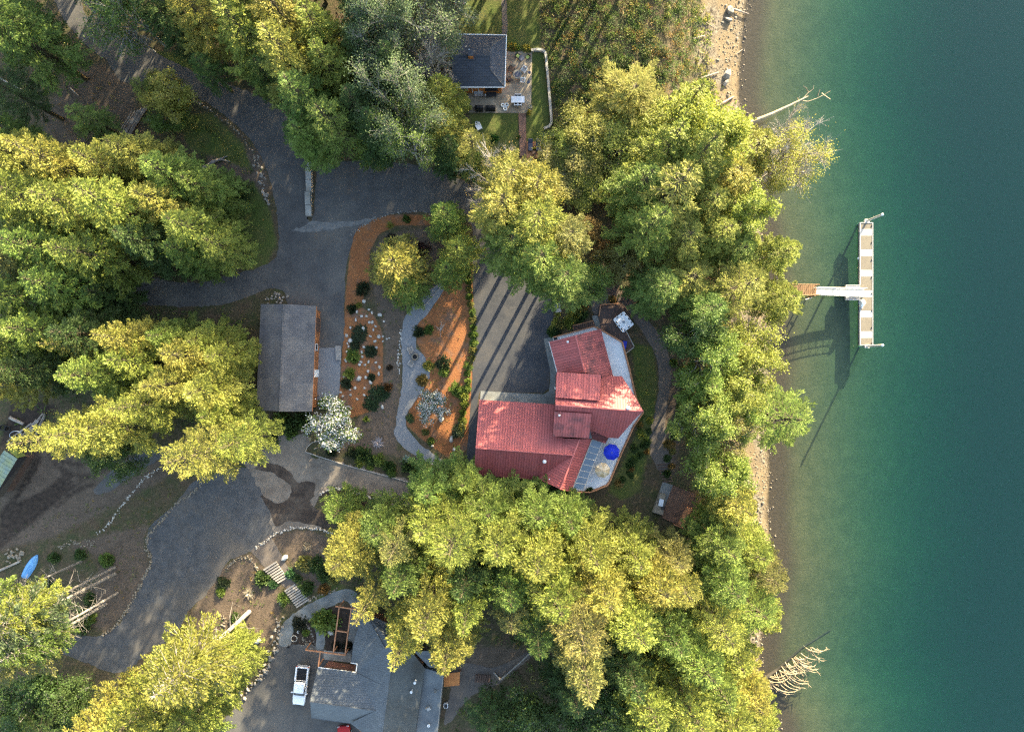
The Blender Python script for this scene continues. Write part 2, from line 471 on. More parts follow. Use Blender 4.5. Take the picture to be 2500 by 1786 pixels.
def fast_mesh(name, verts, quads, material, tint=None, attr='tint'):
    me = bpy.data.meshes.new(name)
    nv, nf = len(verts), len(quads)
    me.vertices.add(nv); me.vertices.foreach_set('co', np.ascontiguousarray(verts, np.float32).ravel())
    k = quads.shape[1]
    me.loops.add(nf * k); me.loops.foreach_set('vertex_index', np.ascontiguousarray(quads, np.int32).ravel())
    me.polygons.add(nf); me.polygons.foreach_set('loop_start', np.arange(0, nf * k, k, dtype=np.int32))
    if tint is not None:
        at = me.attributes.new(attr, 'FLOAT_COLOR', 'POINT')
        c = np.ones((nv, 4), np.float32); c[:, :3] = tint
        at.data.foreach_set('color', c.ravel())
    me.materials.append(MATS[material] if isinstance(material, str) else material)
    me.update(calc_edges=True)
    me.validate()
    return me
def leaves(c, d, length, width, jit, rng):
    """diamond leaves: base points c, directions d"""
    n = len(c)
    d = d + rng.normal(0, jit, (n, 3))
    d /= np.linalg.norm(d, axis=1, keepdims=True) + 1e-9
    up = np.array([0, 0, 1.0]) + rng.normal(0, 0.55, (n, 3))
    s = np.cross(d, up); s /= np.linalg.norm(s, axis=1, keepdims=True) + 1e-9
    L = (length * rng.uniform(0.7, 1.3, n))[:, None]; Wd = (width * rng.uniform(0.7, 1.3, n))[:, None]
    v = np.stack([c, c + d * L * 0.45 + s * Wd, c + d * L, c + d * L * 0.45 - s * Wd], 1).reshape(-1, 3)
    q = np.arange(n * 4).reshape(-1, 4)
    return v, q
def smooth_poly(pts, closed=True, seg=4):
    out = []; n = len(pts)
    rngi = range(n if closed else n - 1)
    for i in rngi:
        if closed:
            p0, p1, p2, p3 = pts[i - 1], pts[i], pts[(i + 1) % n], pts[(i + 2) % n]
        else:
            p0, p1, p2, p3 = pts[max(i - 1, 0)], pts[i], pts[i + 1], pts[min(i + 2, n - 1)]
        for k in range(seg):
            t = k / seg
            out.append(tuple(0.5 * ((2 * p1[j]) + (-p0[j] + p2[j]) * t + (2 * p0[j] - 5 * p1[j] + 4 * p2[j] - p3[j]) * t * t + (-p0[j] + 3 * p1[j] - 3 * p2[j] + p3[j]) * t ** 3) for j in range(2)))
    if not closed: out.append(tuple(pts[-1]))
    return out
def ragged(pts, step, amp, seed):
    rg = random.Random(seed); out = []
    n = len(pts)
    for i in range(n):
        a, b = pts[i], pts[(i + 1) % n]
        L = math.hypot(b[0] - a[0], b[1] - a[1]); k = max(1, int(L / step))
        for j in range(k):
            t = j / k
            out.append((a[0] + (b[0] - a[0]) * t + rg.gauss(0, amp), a[1] + (b[1] - a[1]) * t + rg.gauss(0, amp)))
    return out
def sheet(name, label, cat, pts, z, material, smooth=True, amp=0.05, seed=1, th=0.0):
    """paved area: photograph pixel outline laid on the ground"""
    w = [tuple(W(p[0], p[1], z))[:2] for p in pts]
    if smooth: w = smooth_poly(w)
    w = ragged(w, 0.45, amp * 1.3, seed) if amp else w
    m = MB()
    if th:
        m.prism(w, z - th, z)
    else:
        a = sum(w[i][0] * w[(i + 1) % len(w)][1] - w[(i + 1) % len(w)][0] * w[i][1] for i in range(len(w)))
        if a < 0: w = w[::-1]
        m.add([(p[0], p[1], z) for p in w], [tuple(range(len(w)))])
    o = m.build(name, material)
    return props(o, label, cat, kind='structure')
def ray_plane(px, py, p0, n):
    o = Vector((0, 0, HC)); d = W(px, py, 0) - o
    t = (p0 - o).dot(n) / d.dot(n)
    return o + d * t
def clip_half(poly, axis, val, keep_less):
    out = []
    for i in range(len(poly)):
        a, b = poly[i], poly[(i + 1) % len(poly)]
        ia = (a[axis] <= val) == keep_less; ib = (b[axis] <= val) == keep_less
        if ia: out.append(a)
        if ia != ib:
            t = (val - a[axis]) / (b[axis] - a[axis])
            out.append((a[0] + (b[0] - a[0]) * t, a[1] + (b[1] - a[1]) * t))
    return out
def roof_slope(parent, pts, u_dir, material, pitch=0.38, name='roof_slope'):
    """standing-seam slope: an underlay with one panel object per strip"""
    pts = [Vector(p) for p in pts]
    n = newell(pts)
    if n.z < 0: n = -n
    u = (Vector(u_dir) - n * Vector(u_dir).dot(n)).normalized(); v = n.cross(u)
    o = pts[0]
    base = MB().slab3([p - n * 0.03 for p in pts], 0.12).build(name, 'red_seam', parent)
    q = [((p - o).dot(u), (p - o).dot(v)) for p in pts]
    u0, u1 = min(a[0] for a in q), max(a[0] for a in q)
    k = max(1, round((u1 - u0) / pitch)); w = (u1 - u0) / k
    for i in range(k):
        a, b = u0 + i * w, u0 + (i + 1) * w
        c = clip_half(clip_half(q, 0, a, False), 0, b - 0.035, True)
        if len(c) < 3: continue
        m = MB()
        m.slab3([o + u * x + v * y + n * 0.01 for x, y in c], 0.035)
        c2 = clip_half(clip_half(q, 0, b - 0.11, False), 0, b - 0.035, True)
        if len(c2) >= 3:
            m.slab3([o + u * x + v * y + n * 0.05 for x, y in c2], 0.07)
        m.build('roof_panel', material, base)
    return base
def rect_pts(c, sx, sy, rz):
    co, si = math.cos(rz), math.sin(rz)
    return [(c[0] + dx * co - dy * si, c[1] + dx * si + dy * co) for dx, dy in ((-sx / 2, -sy / 2), (sx / 2, -sy / 2), (sx / 2, sy / 2), (-sx / 2, sy / 2))]
def window_on(parent, a, b, t, zc, w, h, frame='white_paint', glass='glass_dark', door=False):
    """window (or door) on the wall from a to b, seen from its right-hand outside"""
    a = Vector((a[0], a[1], 0)); b = Vector((b[0], b[1], 0))
    d = (b - a).normalized(); nrm = Vector((d.y, -d.x, 0)); c = a + (b - a) * t
    rz = math.atan2(d.y, d.x)
    p = c + nrm * 0.03
    f = MB()
    for dx, dz, sx, sz in ((0, h / 2, w + 0.16, 0.09), (0, -h / 2, w + 0.16, 0.09), (-w / 2, 0, 0.09, h), (w / 2, 0, 0.09, h)):
        q = p + d * dx
        f.box((q.x, q.y, zc + dz), (sx, 0.1, sz), rz)
    o = f.build('door' if door else 'window', frame, parent)
    MB().box((p.x - nrm.x * 0.01, p.y - nrm.y * 0.01, zc), (w - 0.02, 0.05, h - 0.02), rz).build('panel' if door else 'pane', glass, o)
    return o
def copy_tree(o, parent=None):
    c = o.copy(); COL.objects.link(c)
    if parent is not None: c.parent = parent
    for ch in list(o.children):
        copy_tree(ch, c)
    return c
# ------------------------------------------------------------------ ground, shore and water
def axis(lo, hi, f0, f1, fine, coarse):
    a = list(np.arange(f0, f1, fine))
    x = f0; st = fine
    left = []
    while x > lo:
        st = min(st * 1.35, coarse); x -= st; left.append(x)
    x = a[-1]; st = fine; right = []
    while x < hi:
        st = min(st * 1.35, coarse); x += st; right.append(x)
    return np.array(left[::-1] + a + right)
gx = axis(-600, 700, -84, 62, 0.45, 40)
gy = axis(-600, 600, -60, 60, 0.45, 40)
X, Y = np.meshgrid(gx, gy)
Zt_ = terrain(X, Y)
nx, ny = len(gx), len(gy)
gv = np.stack([X, Y, Zt_], -1).reshape(-1, 3)
ii = np.arange(nx * ny).reshape(ny, nx)
gq = np.stack([ii[:-1, :-1], ii[:-1, 1:], ii[1:, 1:], ii[1:, :-1]], -1).reshape(-1, 4)
def poly_weight(pts, soft, zp=0.0):
    """1 inside the outline, 0 outside, soft edge; outline in photograph pixels"""
    w = np.array([tuple(W(p[0], p[1], zp))[:2] for p in pts])
    x, y = gv[:, 0], gv[:, 1]
    m = (x > w[:, 0].min() - 3) & (x < w[:, 0].max() + 3) & (y > w[:, 1].min() - 3) & (y < w[:, 1].max() + 3)
    out = np.zeros(len(gv)); px_, py_ = x[m], y[m]
    ins = np.zeros(len(px_), bool); dist = np.full(len(px_), 1e9)
    for i in range(len(w)):
        a, b = w[i], w[(i + 1) % len(w)]
        c = (a[1] > py_) != (b[1] > py_)
        with np.errstate(divide='ignore', invalid='ignore'):
            ins ^= c & (px_ < (b[0] - a[0]) * (py_ - a[1]) / (b[1] - a[1] + 1e-12) + a[0])
        ab = b - a; t = np.clip(((px_ - a[0]) * ab[0] + (py_ - a[1]) * ab[1]) / (ab @ ab + 1e-9), 0, 1)
        dist = np.minimum(dist, np.hypot(px_ - a[0] - t * ab[0], py_ - a[1] - t * ab[1]))
    sd = np.where(ins, dist, -dist)
    out[m] = np.clip(0.5 + sd / (2 * soft), 0, 1)
    return out
def vp(*a):
    return [V(x, y) for x, y in a]
GRASS = [
    vp((1020, 0), (1196, 0), (1200, 60), (1200, 112), (1125, 112), (1125, 78), (1020, 78)),
    vp((1178, 115), (1208, 115), (1222, 270), (1216, 340), (1225, 420), (1190, 420), (1168, 350), (1168, 252), (1180, 250)),
    vp((1040, 250), (1152, 250), (1155, 340), (1060, 340)),
    vp((390, 255), (470, 250), (540, 320), (560, 380), (480, 350), (420, 330)),
    vp((320, 110), (420, 120), (430, 160), (350, 140), (300, 100)),
    vp((560, 400), (600, 470), (615, 540), (590, 590), (545, 600), (530, 540), (520, 430)),
    vp((1400, 760), (1450, 770), (1460, 860), (1440, 990), (1420, 1090), (1380, 1110), (1350, 1090), (1420, 950), (1410, 850)),
    vp((740, 1290), (770, 1300), (740, 1330), (700, 1330)),
    vp((400, 60), (470, 150), (430, 170), (400, 130)),
]
MULCH = [
    vp((800, 490), (870, 476), (960, 478), (960, 500), (880, 500), (840, 520), (820, 560), (820, 620), (800, 680), (830, 700), (850, 740), (850, 860), (830, 910), (770, 930), (752, 880), (760, 780), (768, 640), (780, 530)),
    vp((985, 640), (1048, 580), (1052, 760), (1050, 880), (1036, 1000), (1000, 1020), (930, 970), (900, 940), (915, 890), (940, 840), (945, 800), (925, 760), (925, 720), (955, 690)),
]
BROWN = [
    vp((850, 520), (960, 505), (1010, 560), (1010, 640), (955, 650), (900, 690), (888, 760), (885, 920), (880, 1000), (960, 1020), (880, 1010), (760, 1000), (700, 980), (780, 940), (840, 900), (855, 780), (850, 720), (830, 660), (830, 560)),
    vp((230, 140), (300, 190), (300, 260), (240, 330), (120, 340), (90, 260), (160, 160)),
    vp((0, 1060), (60, 1000), (380, 1000), (400, 1040), (280, 1110), (120, 1190), (0, 1220)),
    vp((330, 1165), (320, 1200), (330, 1260), (300, 1330), (240, 1400), (180, 1380), (230, 1240), (150, 1210), (250, 1180)),
    vp((490, 1260), (560, 1225), (620, 1300), (620, 1400), (590, 1440), (560, 1410), (480, 1410), (420, 1380), (440, 1330)),
    vp((600, 1180), (690, 1175), (750, 1200), (760, 1300), (690, 1310), (640, 1230), (600, 1215)),
    vp((1300, 600), (1360, 560), (1380, 640), (1440, 690), (1380, 680), (1320, 640)),
    vp((1490, 760), (1520, 900), (1500, 1050), (1480, 1060), (1475, 900)),
    vp((470, 330), (580, 330), (600, 420), (520, 460), (450, 400)),
    vp((590, 150), (640, 190), (690, 330), (650, 280), (600, 225)),
    vp((1020, 1430), (1180, 1440), (1100, 1520), (1000, 1560)),
]
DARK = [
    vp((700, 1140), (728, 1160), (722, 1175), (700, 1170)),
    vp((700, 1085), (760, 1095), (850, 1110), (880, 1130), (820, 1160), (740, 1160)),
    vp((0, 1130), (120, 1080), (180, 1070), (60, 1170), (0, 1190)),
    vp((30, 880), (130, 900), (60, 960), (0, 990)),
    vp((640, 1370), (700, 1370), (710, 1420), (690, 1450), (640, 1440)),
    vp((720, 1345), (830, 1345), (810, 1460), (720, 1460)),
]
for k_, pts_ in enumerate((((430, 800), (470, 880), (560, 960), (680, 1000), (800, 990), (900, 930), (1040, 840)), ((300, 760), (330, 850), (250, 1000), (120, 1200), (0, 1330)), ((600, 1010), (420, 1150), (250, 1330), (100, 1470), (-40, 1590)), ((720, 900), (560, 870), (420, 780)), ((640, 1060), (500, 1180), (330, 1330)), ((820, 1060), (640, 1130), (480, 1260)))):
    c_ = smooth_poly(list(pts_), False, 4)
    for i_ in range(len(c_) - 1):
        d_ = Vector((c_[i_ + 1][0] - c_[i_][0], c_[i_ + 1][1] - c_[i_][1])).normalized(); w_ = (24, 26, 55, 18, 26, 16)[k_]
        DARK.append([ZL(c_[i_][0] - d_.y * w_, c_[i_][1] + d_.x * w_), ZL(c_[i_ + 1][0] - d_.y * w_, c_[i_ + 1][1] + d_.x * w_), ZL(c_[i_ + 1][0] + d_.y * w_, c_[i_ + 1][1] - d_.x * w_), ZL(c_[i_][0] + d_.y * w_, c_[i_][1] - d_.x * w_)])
def cover(polys, soft):
    w = np.zeros(len(gv))
    for p in polys: w = np.maximum(w, poly_weight(p, soft))
    return w
me = fast_mesh('ground', gv, gq, 'bark')
ca = me.attributes.new('cover', 'FLOAT_COLOR', 'POINT')
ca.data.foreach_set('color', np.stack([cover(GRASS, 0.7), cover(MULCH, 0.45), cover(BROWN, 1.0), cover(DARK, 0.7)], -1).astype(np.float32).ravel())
sa = me.attributes.new('shore', 'FLOAT', 'POINT')
sa.data.foreach_set('value', shore_d(gv[:, 0], gv[:, 1]).astype(np.float32))
me.polygons.foreach_set('use_smooth', [True] * len(me.polygons))

gm, nt, b = new_mat('ground')
b.inputs['Roughness'].default_value = 0.95
b.inputs['Specular IOR Level'].default_value = 0.15
L = nt.links
pos = coords(nt, True)
at = N(nt, 'ShaderNodeAttribute', attribute_name='cover')
sep = N(nt, 'ShaderNodeSeparateColor'); L.new(at.outputs['Color'], sep.inputs[0])
sh = N(nt, 'ShaderNodeAttribute', attribute_name='shore')
edge = N(nt, 'ShaderNodeTexNoise', Scale=1.6, Detail=6, Roughness=0.7); L.new(pos, edge.inputs['Vector'])
def sharpen(sock, lo=0.25, hi=0.75, amt=0.9):
    a = N(nt, 'ShaderNodeMath', operation='MULTIPLY_ADD'); L.new(edge.outputs['Fac'], a.inputs[0])
    a.inputs[1].default_value = amt; L.new(sock, a.inputs[2])
    mr = N(nt, 'ShaderNodeMapRange', interpolation_type='SMOOTHSTEP')
    mr.inputs['From Min'].default_value = lo + amt * 0.5; mr.inputs['From Max'].default_value = hi + amt * 0.5
    L.new(a.outputs[0], mr.inputs['Value']); return mr.outputs[0]
forest = noise_mix(nt, pos, (0.085, 0.060, 0.038), (0.050, 0.058, 0.024), 0.35, detail=6)
forest = noise_mix(nt, pos, forest, (0.135, 0.095, 0.06), 1.8, lo=0.5, hi=0.75)
forest = noise_mix(nt, pos, forest, (0.03, 0.026, 0.016), 5.0, lo=0.5, hi=0.7)
grass = noise_mix(nt, pos, (0.062, 0.086, 0.020), (0.095, 0.092, 0.032), 0.4, detail=6)
grass = noise_mix(nt, pos, grass, (0.045, 0.07, 0.015), 4.0, lo=0.45, hi=0.7)
mulch = noise_mix(nt, pos, (0.27, 0.112, 0.042), (0.20, 0.080, 0.032), 0.7, detail=5)
mulch = noise_mix(nt, pos, mulch, (0.15, 0.062, 0.03), 6.0, lo=0.48, hi=0.68)
mulch = noise_mix(nt, pos, mulch, (0.13, 0.085, 0.06), 0.45, detail=6, lo=0.5, hi=0.68)
mulch = noise_mix(nt, pos, mulch, (0.40, 0.20, 0.09), 11.0, detail=2, lo=0.6, hi=0.75)
brown = noise_mix(nt, pos, (0.120, 0.088, 0.064), (0.080, 0.060, 0.044), 0.6, detail=6)
brown = noise_mix(nt, pos, brown, (0.05, 0.040, 0.028), 3.5, lo=0.5, hi=0.7)
brown = noise_mix(nt, pos, brown, (0.19, 0.155, 0.12), 12.0, detail=2, lo=0.58, hi=0.75)
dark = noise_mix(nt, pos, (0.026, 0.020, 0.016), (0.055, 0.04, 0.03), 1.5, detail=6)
col = mix_by(nt, sharpen(sep.outputs['Blue']), forest, brown)
col = mix_by(nt, sharpen(sep.outputs['Red']), col, grass)
col = mix_by(nt, sharpen(sep.outputs['Green'], 0.35, 0.65, 0.5), col, mulch)
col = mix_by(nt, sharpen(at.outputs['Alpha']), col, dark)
# shore bands by distance from the waterline
beach = noise_mix(nt, pos, (0.165, 0.128, 0.078), (0.125, 0.095, 0.058), 0.5, detail=5)
vor = N(nt, 'ShaderNodeTexVoronoi', Scale=2.6); L.new(pos, vor.inputs['Vector'])
vr = N(nt, 'ShaderNodeMapRange'); vr.inputs['From Min'].default_value = 0.15; vr.inputs['From Max'].default_value = 0.42
L.new(vor.outputs['Distance'], vr.inputs['Value'])
peb = noise_mix(nt, pos, (0.04, 0.033, 0.024), (0.18, 0.155, 0.115), 2.0)
pebmask = N(nt, 'ShaderNodeTexNoise', Scale=0.16, Detail=4); L.new(pos, pebmask.inputs['Vector'])
pm = N(nt, 'ShaderNodeMapRange'); pm.inputs['From Min'].default_value = 0.42; pm.inputs['From Max'].default_value = 0.52
L.new(pebmask.outputs['Fac'], pm.inputs['Value'])
stony = mix_by(nt, vr.outputs[0], (0.20, 0.165, 0.12), peb)
beach = mix_by(nt, pm.outputs[0], beach, stony)
bed = noise_mix(nt, pos, (0.072, 0.068, 0.034), (0.050, 0.052, 0.025), 0.5, detail=6)
bed = noise_mix(nt, pos, bed, (0.036, 0.042, 0.022), 2.2, lo=0.5, hi=0.75)
bed = noise_mix(nt, pos, bed, (0.11, 0.098, 0.06), 7.0, detail=2, lo=0.6, hi=0.75)
wet = noise_mix(nt, pos, (0.050, 0.040, 0.026), (0.038, 0.031, 0.020), 2.0, detail=6)
def band(lo, hi):
    a = N(nt, 'ShaderNodeMath', operation='MULTIPLY_ADD'); L.new(edge.outputs['Fac'], a.inputs[0])
    a.inputs[1].default_value = 1.6; L.new(sh.outputs['Fac'], a.inputs[2])
    mr = N(nt, 'ShaderNodeMapRange', interpolation_type='SMOOTHSTEP')
    mr.inputs['From Min'].default_value = lo + 0.8; mr.inputs['From Max'].default_value = hi + 0.8
    L.new(a.outputs[0], mr.inputs['Value']); return mr.outputs[0]
shore_col = mix_by(nt, band(-5.5, -2.0), bed, wet)
shore_col = mix_by(nt, band(-0.3, 0.5), shore_col, beach)
col = mix_by(nt, band(6.5, 8.5), shore_col, col)
L.new(col, b.inputs['Base Color'])
bump(nt, b, pos, 4.0, 0.12, strength=0.7)
me.materials.clear(); me.materials.append(gm)
ground = link_mesh('ground', me)
props(ground, 'wooded earth yard falling to a pebble beach and lake bed', 'ground', kind='structure')

wm = bpy.data.materials.new('lake_water'); wm.use_nodes = True; MATS['lake_water'] = wm
nt = wm.node_tree; nt.nodes.remove(nt.nodes['Principled BSDF'])
out = nt.nodes['Material Output']
tr = N(nt, 'ShaderNodeBsdfTransparent'); gl = N(nt, 'ShaderNodeBsdfGlossy', Roughness=0.06)
wpos = coords(nt, True)
wv = N(nt, 'ShaderNodeTexNoise', Scale=1.8, Detail=5, Roughness=0.65); nt.links.new(wpos, wv.inputs['Vector'])
wb = N(nt, 'ShaderNodeBump', Strength=0.35, Distance=0.08); nt.links.new(wv.outputs['Fac'], wb.inputs['Height'])
nt.links.new(wb.outputs[0], gl.inputs['Normal'])
gmn = N(nt, 'ShaderNodeNewGeometry')
dt = N(nt, 'ShaderNodeVectorMath', operation='DOT_PRODUCT'); nt.links.new(gmn.outputs['Incoming'], dt.inputs[0]); nt.links.new(gmn.outputs['Normal'], dt.inputs[1])
ab = N(nt, 'ShaderNodeMath', operation='ABSOLUTE'); nt.links.new(dt.outputs['Value'], ab.inputs[0])
om = N(nt, 'ShaderNodeMath', operation='SUBTRACT'); om.inputs[0].default_value = 1.0; nt.links.new(ab.outputs[0], om.inputs[1])
pw = N(nt, 'ShaderNodeMath', operation='POWER'); nt.links.new(om.outputs[0], pw.inputs[0]); pw.inputs[1].default_value = 5.0
fr = N(nt, 'ShaderNodeMath', operation='MULTIPLY_ADD'); nt.links.new(pw.outputs[0], fr.inputs[0]); fr.inputs[1].default_value = 0.98; fr.inputs[2].default_value = 0.02
mx = N(nt, 'ShaderNodeMixShader'); nt.links.new(fr.outputs[0], mx.inputs[0])
nt.links.new(tr.outputs[0], mx.inputs[1]); nt.links.new(gl.outputs[0], mx.inputs[2])
nt.links.new(mx.outputs[0], out.inputs['Surface'])
vsn = N(nt, 'ShaderNodeVolumeScatter', Density=0.0112); vsn.inputs['Color'].default_value = (0.38, 0.70, 0.97, 1)
van = N(nt, 'ShaderNodeVolumeAbsorption', Density=0.28); van.inputs['Color'].default_value = (0.30, 0.72, 0.66, 1)
va = N(nt, 'ShaderNodeAddShader'); nt.links.new(vsn.outputs[0], va.inputs[0]); nt.links.new(van.outputs[0], va.inputs[1])
nt.links.new(va.outputs[0], out.inputs['Volume'])
water = MB().box((300.0, 0, (WATER_Z - 30) / 2), (640.0, 900.0, 30 + WATER_Z + 0)).build('water', wm)
water.location = (300.0, 0, 0); 
wme = water.data
x0, x1, y0, y1 = -270.0, 330.0, -550.0, 550.0
for vtx, (x, y, z) in zip(wme.vertices, [(x0, y0, -30), (x1, y0, -30), (x1, y1, -30), (x0, y1, -30), (x0, y0, WATER_Z), (x1, y0, WATER_Z), (x1, y1, WATER_Z), (x0, y1, WATER_Z)]):
    vtx.co = (x, y, z)
props(water, 'calm clear lake turning from green shallows to deep teal', 'lake', kind='structure')

# ------------------------------------------------------------------ roads, paths, patios
ROAD = vp((118, -30), (170, -30), (185, 20), (215, 55), (300, 92), (390, 140), (445, 165), (520, 190), (590, 222), (648, 268), (676, 320), (686, 365), (683, 470),
          (684, 487), (694, 487), (700, 420), (704, 372), (740, 360), (800, 356), (870, 358), (940, 370), (1000, 388), (1045, 412), (1085, 445), (1110, 500), (1130, 540),
          (1110, 570), (1055, 560), (1046, 500), (1000, 478), (930, 471), (870, 475), (822, 490), (792, 512), (778, 550), (768, 600), (764, 680), (759, 768), (704, 772),
          (702, 690), (640, 676), (632, 648), (600, 640), (560, 655), (500, 674), (420, 680), (330, 676), (270, 660), (270, 610), (330, 615), (420, 628), (500, 612), (560, 597), (600, 580),
          (618, 552), (615, 480), (602, 410), (575, 340), (535, 288), (482, 242), (430, 212), (380, 195), (325, 190), (268, 178), (235, 135), (190, 100), (140, 40))
sheet('driveway', 'long dark asphalt driveway curving down from the upper woods', 'driveway', ROAD, 0.012, 'asphalt', smooth=True, amp=0.06, seed=3)
FORE = vp((1050, 556), (1110, 566), (1150, 590), (1215, 640), (1228, 680), (1224, 760), (1218, 862), (1205, 872), (1064, 868), (1060, 895), (1056, 1000), (1054, 1040), (1034, 1040), (1046, 880), (1051, 760))
sheet('parking_court', 'black asphalt court in front of the red roofed house', 'driveway', FORE, 0.016, 'asphalt_new', smooth=False, amp=0.03, seed=4)
LOWDRIVE = vp((375, 1130), (405, 1095), (440, 1062), (500, 1040), (560, 1042), (590, 1085), (602, 1130), (612, 1172), (600, 1190), (545, 1228), (505, 1245), (485, 1280), (455, 1320), (425, 1350), (400, 1390),
              (360, 1430), (320, 1455), (270, 1492), (190, 1470), (120, 1440), (60, 1400), (60, 1365), (140, 1405), (215, 1410), (255, 1395), (285, 1350), (312, 1300), (335, 1250), (325, 1205), (336, 1165))
sheet('gravel_drive', 'blue-grey gravel turning area between two stone edged islands', 'driveway', LOWDRIVE, 0.013, 'gravel_drive', amp=0.08, seed=5)
sheet('gravel_spill', 'pale gravel washed across the asphalt where the driveway arms meet', 'gravel', [Z7(*p) for p in ((310, 436), (420, 400), (490, 348), (640, 362), (800, 358), (930, 338), (1060, 315), (1000, 356), (880, 392), (760, 412), (600, 434), (480, 448))], 0.02, 'gravel_drive_pale', smooth=False, amp=0.08, seed=21)
TAN = vp((575, 985), (640, 962), (690, 972), (680, 1004), (760, 1028), (840, 1048), (910, 1066), (935, 1090), (892, 1128), (850, 1108), (800, 1088), (745, 1080), (712, 1094), (698, 1128), (712, 1170), (660, 1172), (605, 1180), (596, 1120), (570, 1070), (550, 1045), (540, 1020))
sheet('gravel_track', 'tan gravel track running east to the woods from the turning area', 'track', TAN, 0.018, 'gravel_tan', amp=0.12, seed=6)
sheet('track_gravel', 'blue-grey gravel patch worn along the dirt track', 'gravel', [ZL(*p) for p in ((800, 1130), (900, 1010), (1050, 900), (1250, 780), (1450, 740), (1560, 760), (1330, 880), (1180, 960), (1050, 1060), (900, 1150))], 0.012, 'gravel_drive', smooth=True, amp=0.1, seed=8)
sheet('soil_spill', 'dark ring of spilled wet soil around a tan gravel patch', 'soil', [ZM(*p) for p in ((30, 895), (120, 880), (200, 890), (310, 960), (370, 1050), (440, 1040), (530, 1060), (520, 1150), (490, 1230), (560, 1290), (620, 1330), (640, 1440), (480, 1400), (300, 1385), (190, 1430), (150, 1330), (60, 1170), (100, 1175), (200, 1230), (310, 1170), (320, 1090), (260, 1030), (150, 960), (30, 940))], 0.024, 'wet_soil', smooth=True, amp=0.07, seed=22)
sheet('gravel_pad', 'pale grey gravel pad beside the grey roofed shed', 'gravel pad', vp((703, 772), (758, 770), (753, 870), (745, 885), (699, 888)), 0.016, 'gravel_grey', smooth=False, amp=0.04)
sheet('garden_path', 'pale grey gravel path winding through the orange mulch garden', 'path',
      vp((968, 634), (988, 634), (955, 690), (930, 716), (923, 745), (926, 772), (948, 800), (955, 830), (940, 862), (918, 895), (902, 925), (905, 952), (932, 985), (985, 1022), (1015, 1040), (975, 1036), (925, 1012), (888, 985),
         (876, 955), (884, 905), (893, 850), (893, 800), (890, 760), (893, 722), (905, 692), (932, 664)), 0.02, 'gravel_grey', amp=0.05, seed=9)
sheet('court_apron', 'grey concrete apron between the asphalt court and the red house', 'paving',
      [Zh(*p) for p in ((118, 684), (470, 704), (660, 712), (705, 690), (718, 600), (716, 500), (690, 380), (662, 236), (745, 214), (800, 520), (780, 860), (112, 800))], 0.04, 'concrete_grey', smooth=False, amp=0, th=0.06)
sheet('east_walkway', 'dark gravel walkway curving along the lake side of the house', 'path',
      vp((1312, 655), (1340, 628), (1375, 650), (1420, 690), (1455, 730), (1480, 770), (1490, 830), (1484, 880), (1476, 940), (1478, 985), (1492, 1030), (1470, 1050), (1448, 1018), (1442, 985), (1446, 940), (1458, 890), (1462, 840), (1455, 790), (1425, 735), (1385, 690), (1350, 672), (1325, 700), (1315, 690)), 0.02, 'path_dark', amp=0.05, seed=12)
sheet('patio', 'tan concrete patio wrapping the small navy roofed house', 'patio',
      [Zp(*p) for p in ((770, 300), (1080, 300), (1066, 975), (380, 970), (370, 700), (770, 690))], 0.05, 'concrete_patio', smooth=False, amp=0, th=0.06)
sheet('garden_walk', 'grey gravel walk running north over the lawn', 'path', vp((1113, -10), (1125, -10), (1126, 82), (1114, 82)), 0.012, 'path_dark', smooth=False, amp=0.05)
sheet('lower_court', 'dark asphalt court in front of the grey hipped roof house', 'driveway',
      vp((616, 1428), (690, 1430), (740, 1445), (740, 1470), (700, 1500), (760, 1530), (830, 1560), (900, 1600), (900, 1680), (480, 1680), (495, 1600), (540, 1545), (580, 1505), (604, 1462)), 0.014, 'asphalt', smooth=False, amp=0.05, seed=15)
sheet('island_walk', 'pale concrete walk looping round the planted island', 'path',
      vp((620, 1430), (626, 1388), (650, 1362), (700, 1332), (740, 1314), (775, 1306), (800, 1330), (795, 1400), (788, 1460), (772, 1460), (775, 1400), (778, 1345), (765, 1333), (735, 1345), (715, 1360), (712, 1385), (722, 1420), (716, 1440), (700, 1438), (702, 1410), (690, 1380), (670, 1378), (652, 1392), (645, 1430)), 0.02, 'concrete_grey', amp=0.04, seed=16)
sheet('stair_landing_path', 'dark path leading down from the turning area to the log stairs', 'path',
      vp((556, 1222), (598, 1186), (626, 1232), (640, 1262), (678, 1300), (690, 1330), (665, 1345), (640, 1310), (606, 1278), (585, 1255)), 0.018, 'path_dark', smooth=False, amp=0.04)
sheet('south_walk', 'dark gravel walk by the cedar platform of the grey house', 'path',
      vp((1000, 1480), (1040, 1470), (1100, 1480), (1180, 1440), (1185, 1450), (1110, 1515), (1050, 1540), (1000, 1600), (985, 1600), (1000, 1530)), 0.015, 'path_dark', amp=0.05)
# ------------------------------------------------------------------ red roofed main house
def P3(zf, x, y, z):
    return W(*zf(x, y), z)
def H(x, y, z):
    return P3(Zh, x, y, z)
def plane(a, b, c):
    n = (b - a).cross(c - a).normalized()
    return a, (n if n.z > 0 else -n)
def on(pl, zf, x, y):
    return ray_plane(*zf(x, y), pl[0], pl[1])
mh = thing('main_house', 'large red metal roofed house with white wraparound terrace by the asphalt court', 'house', W(1360, 1010, 0))
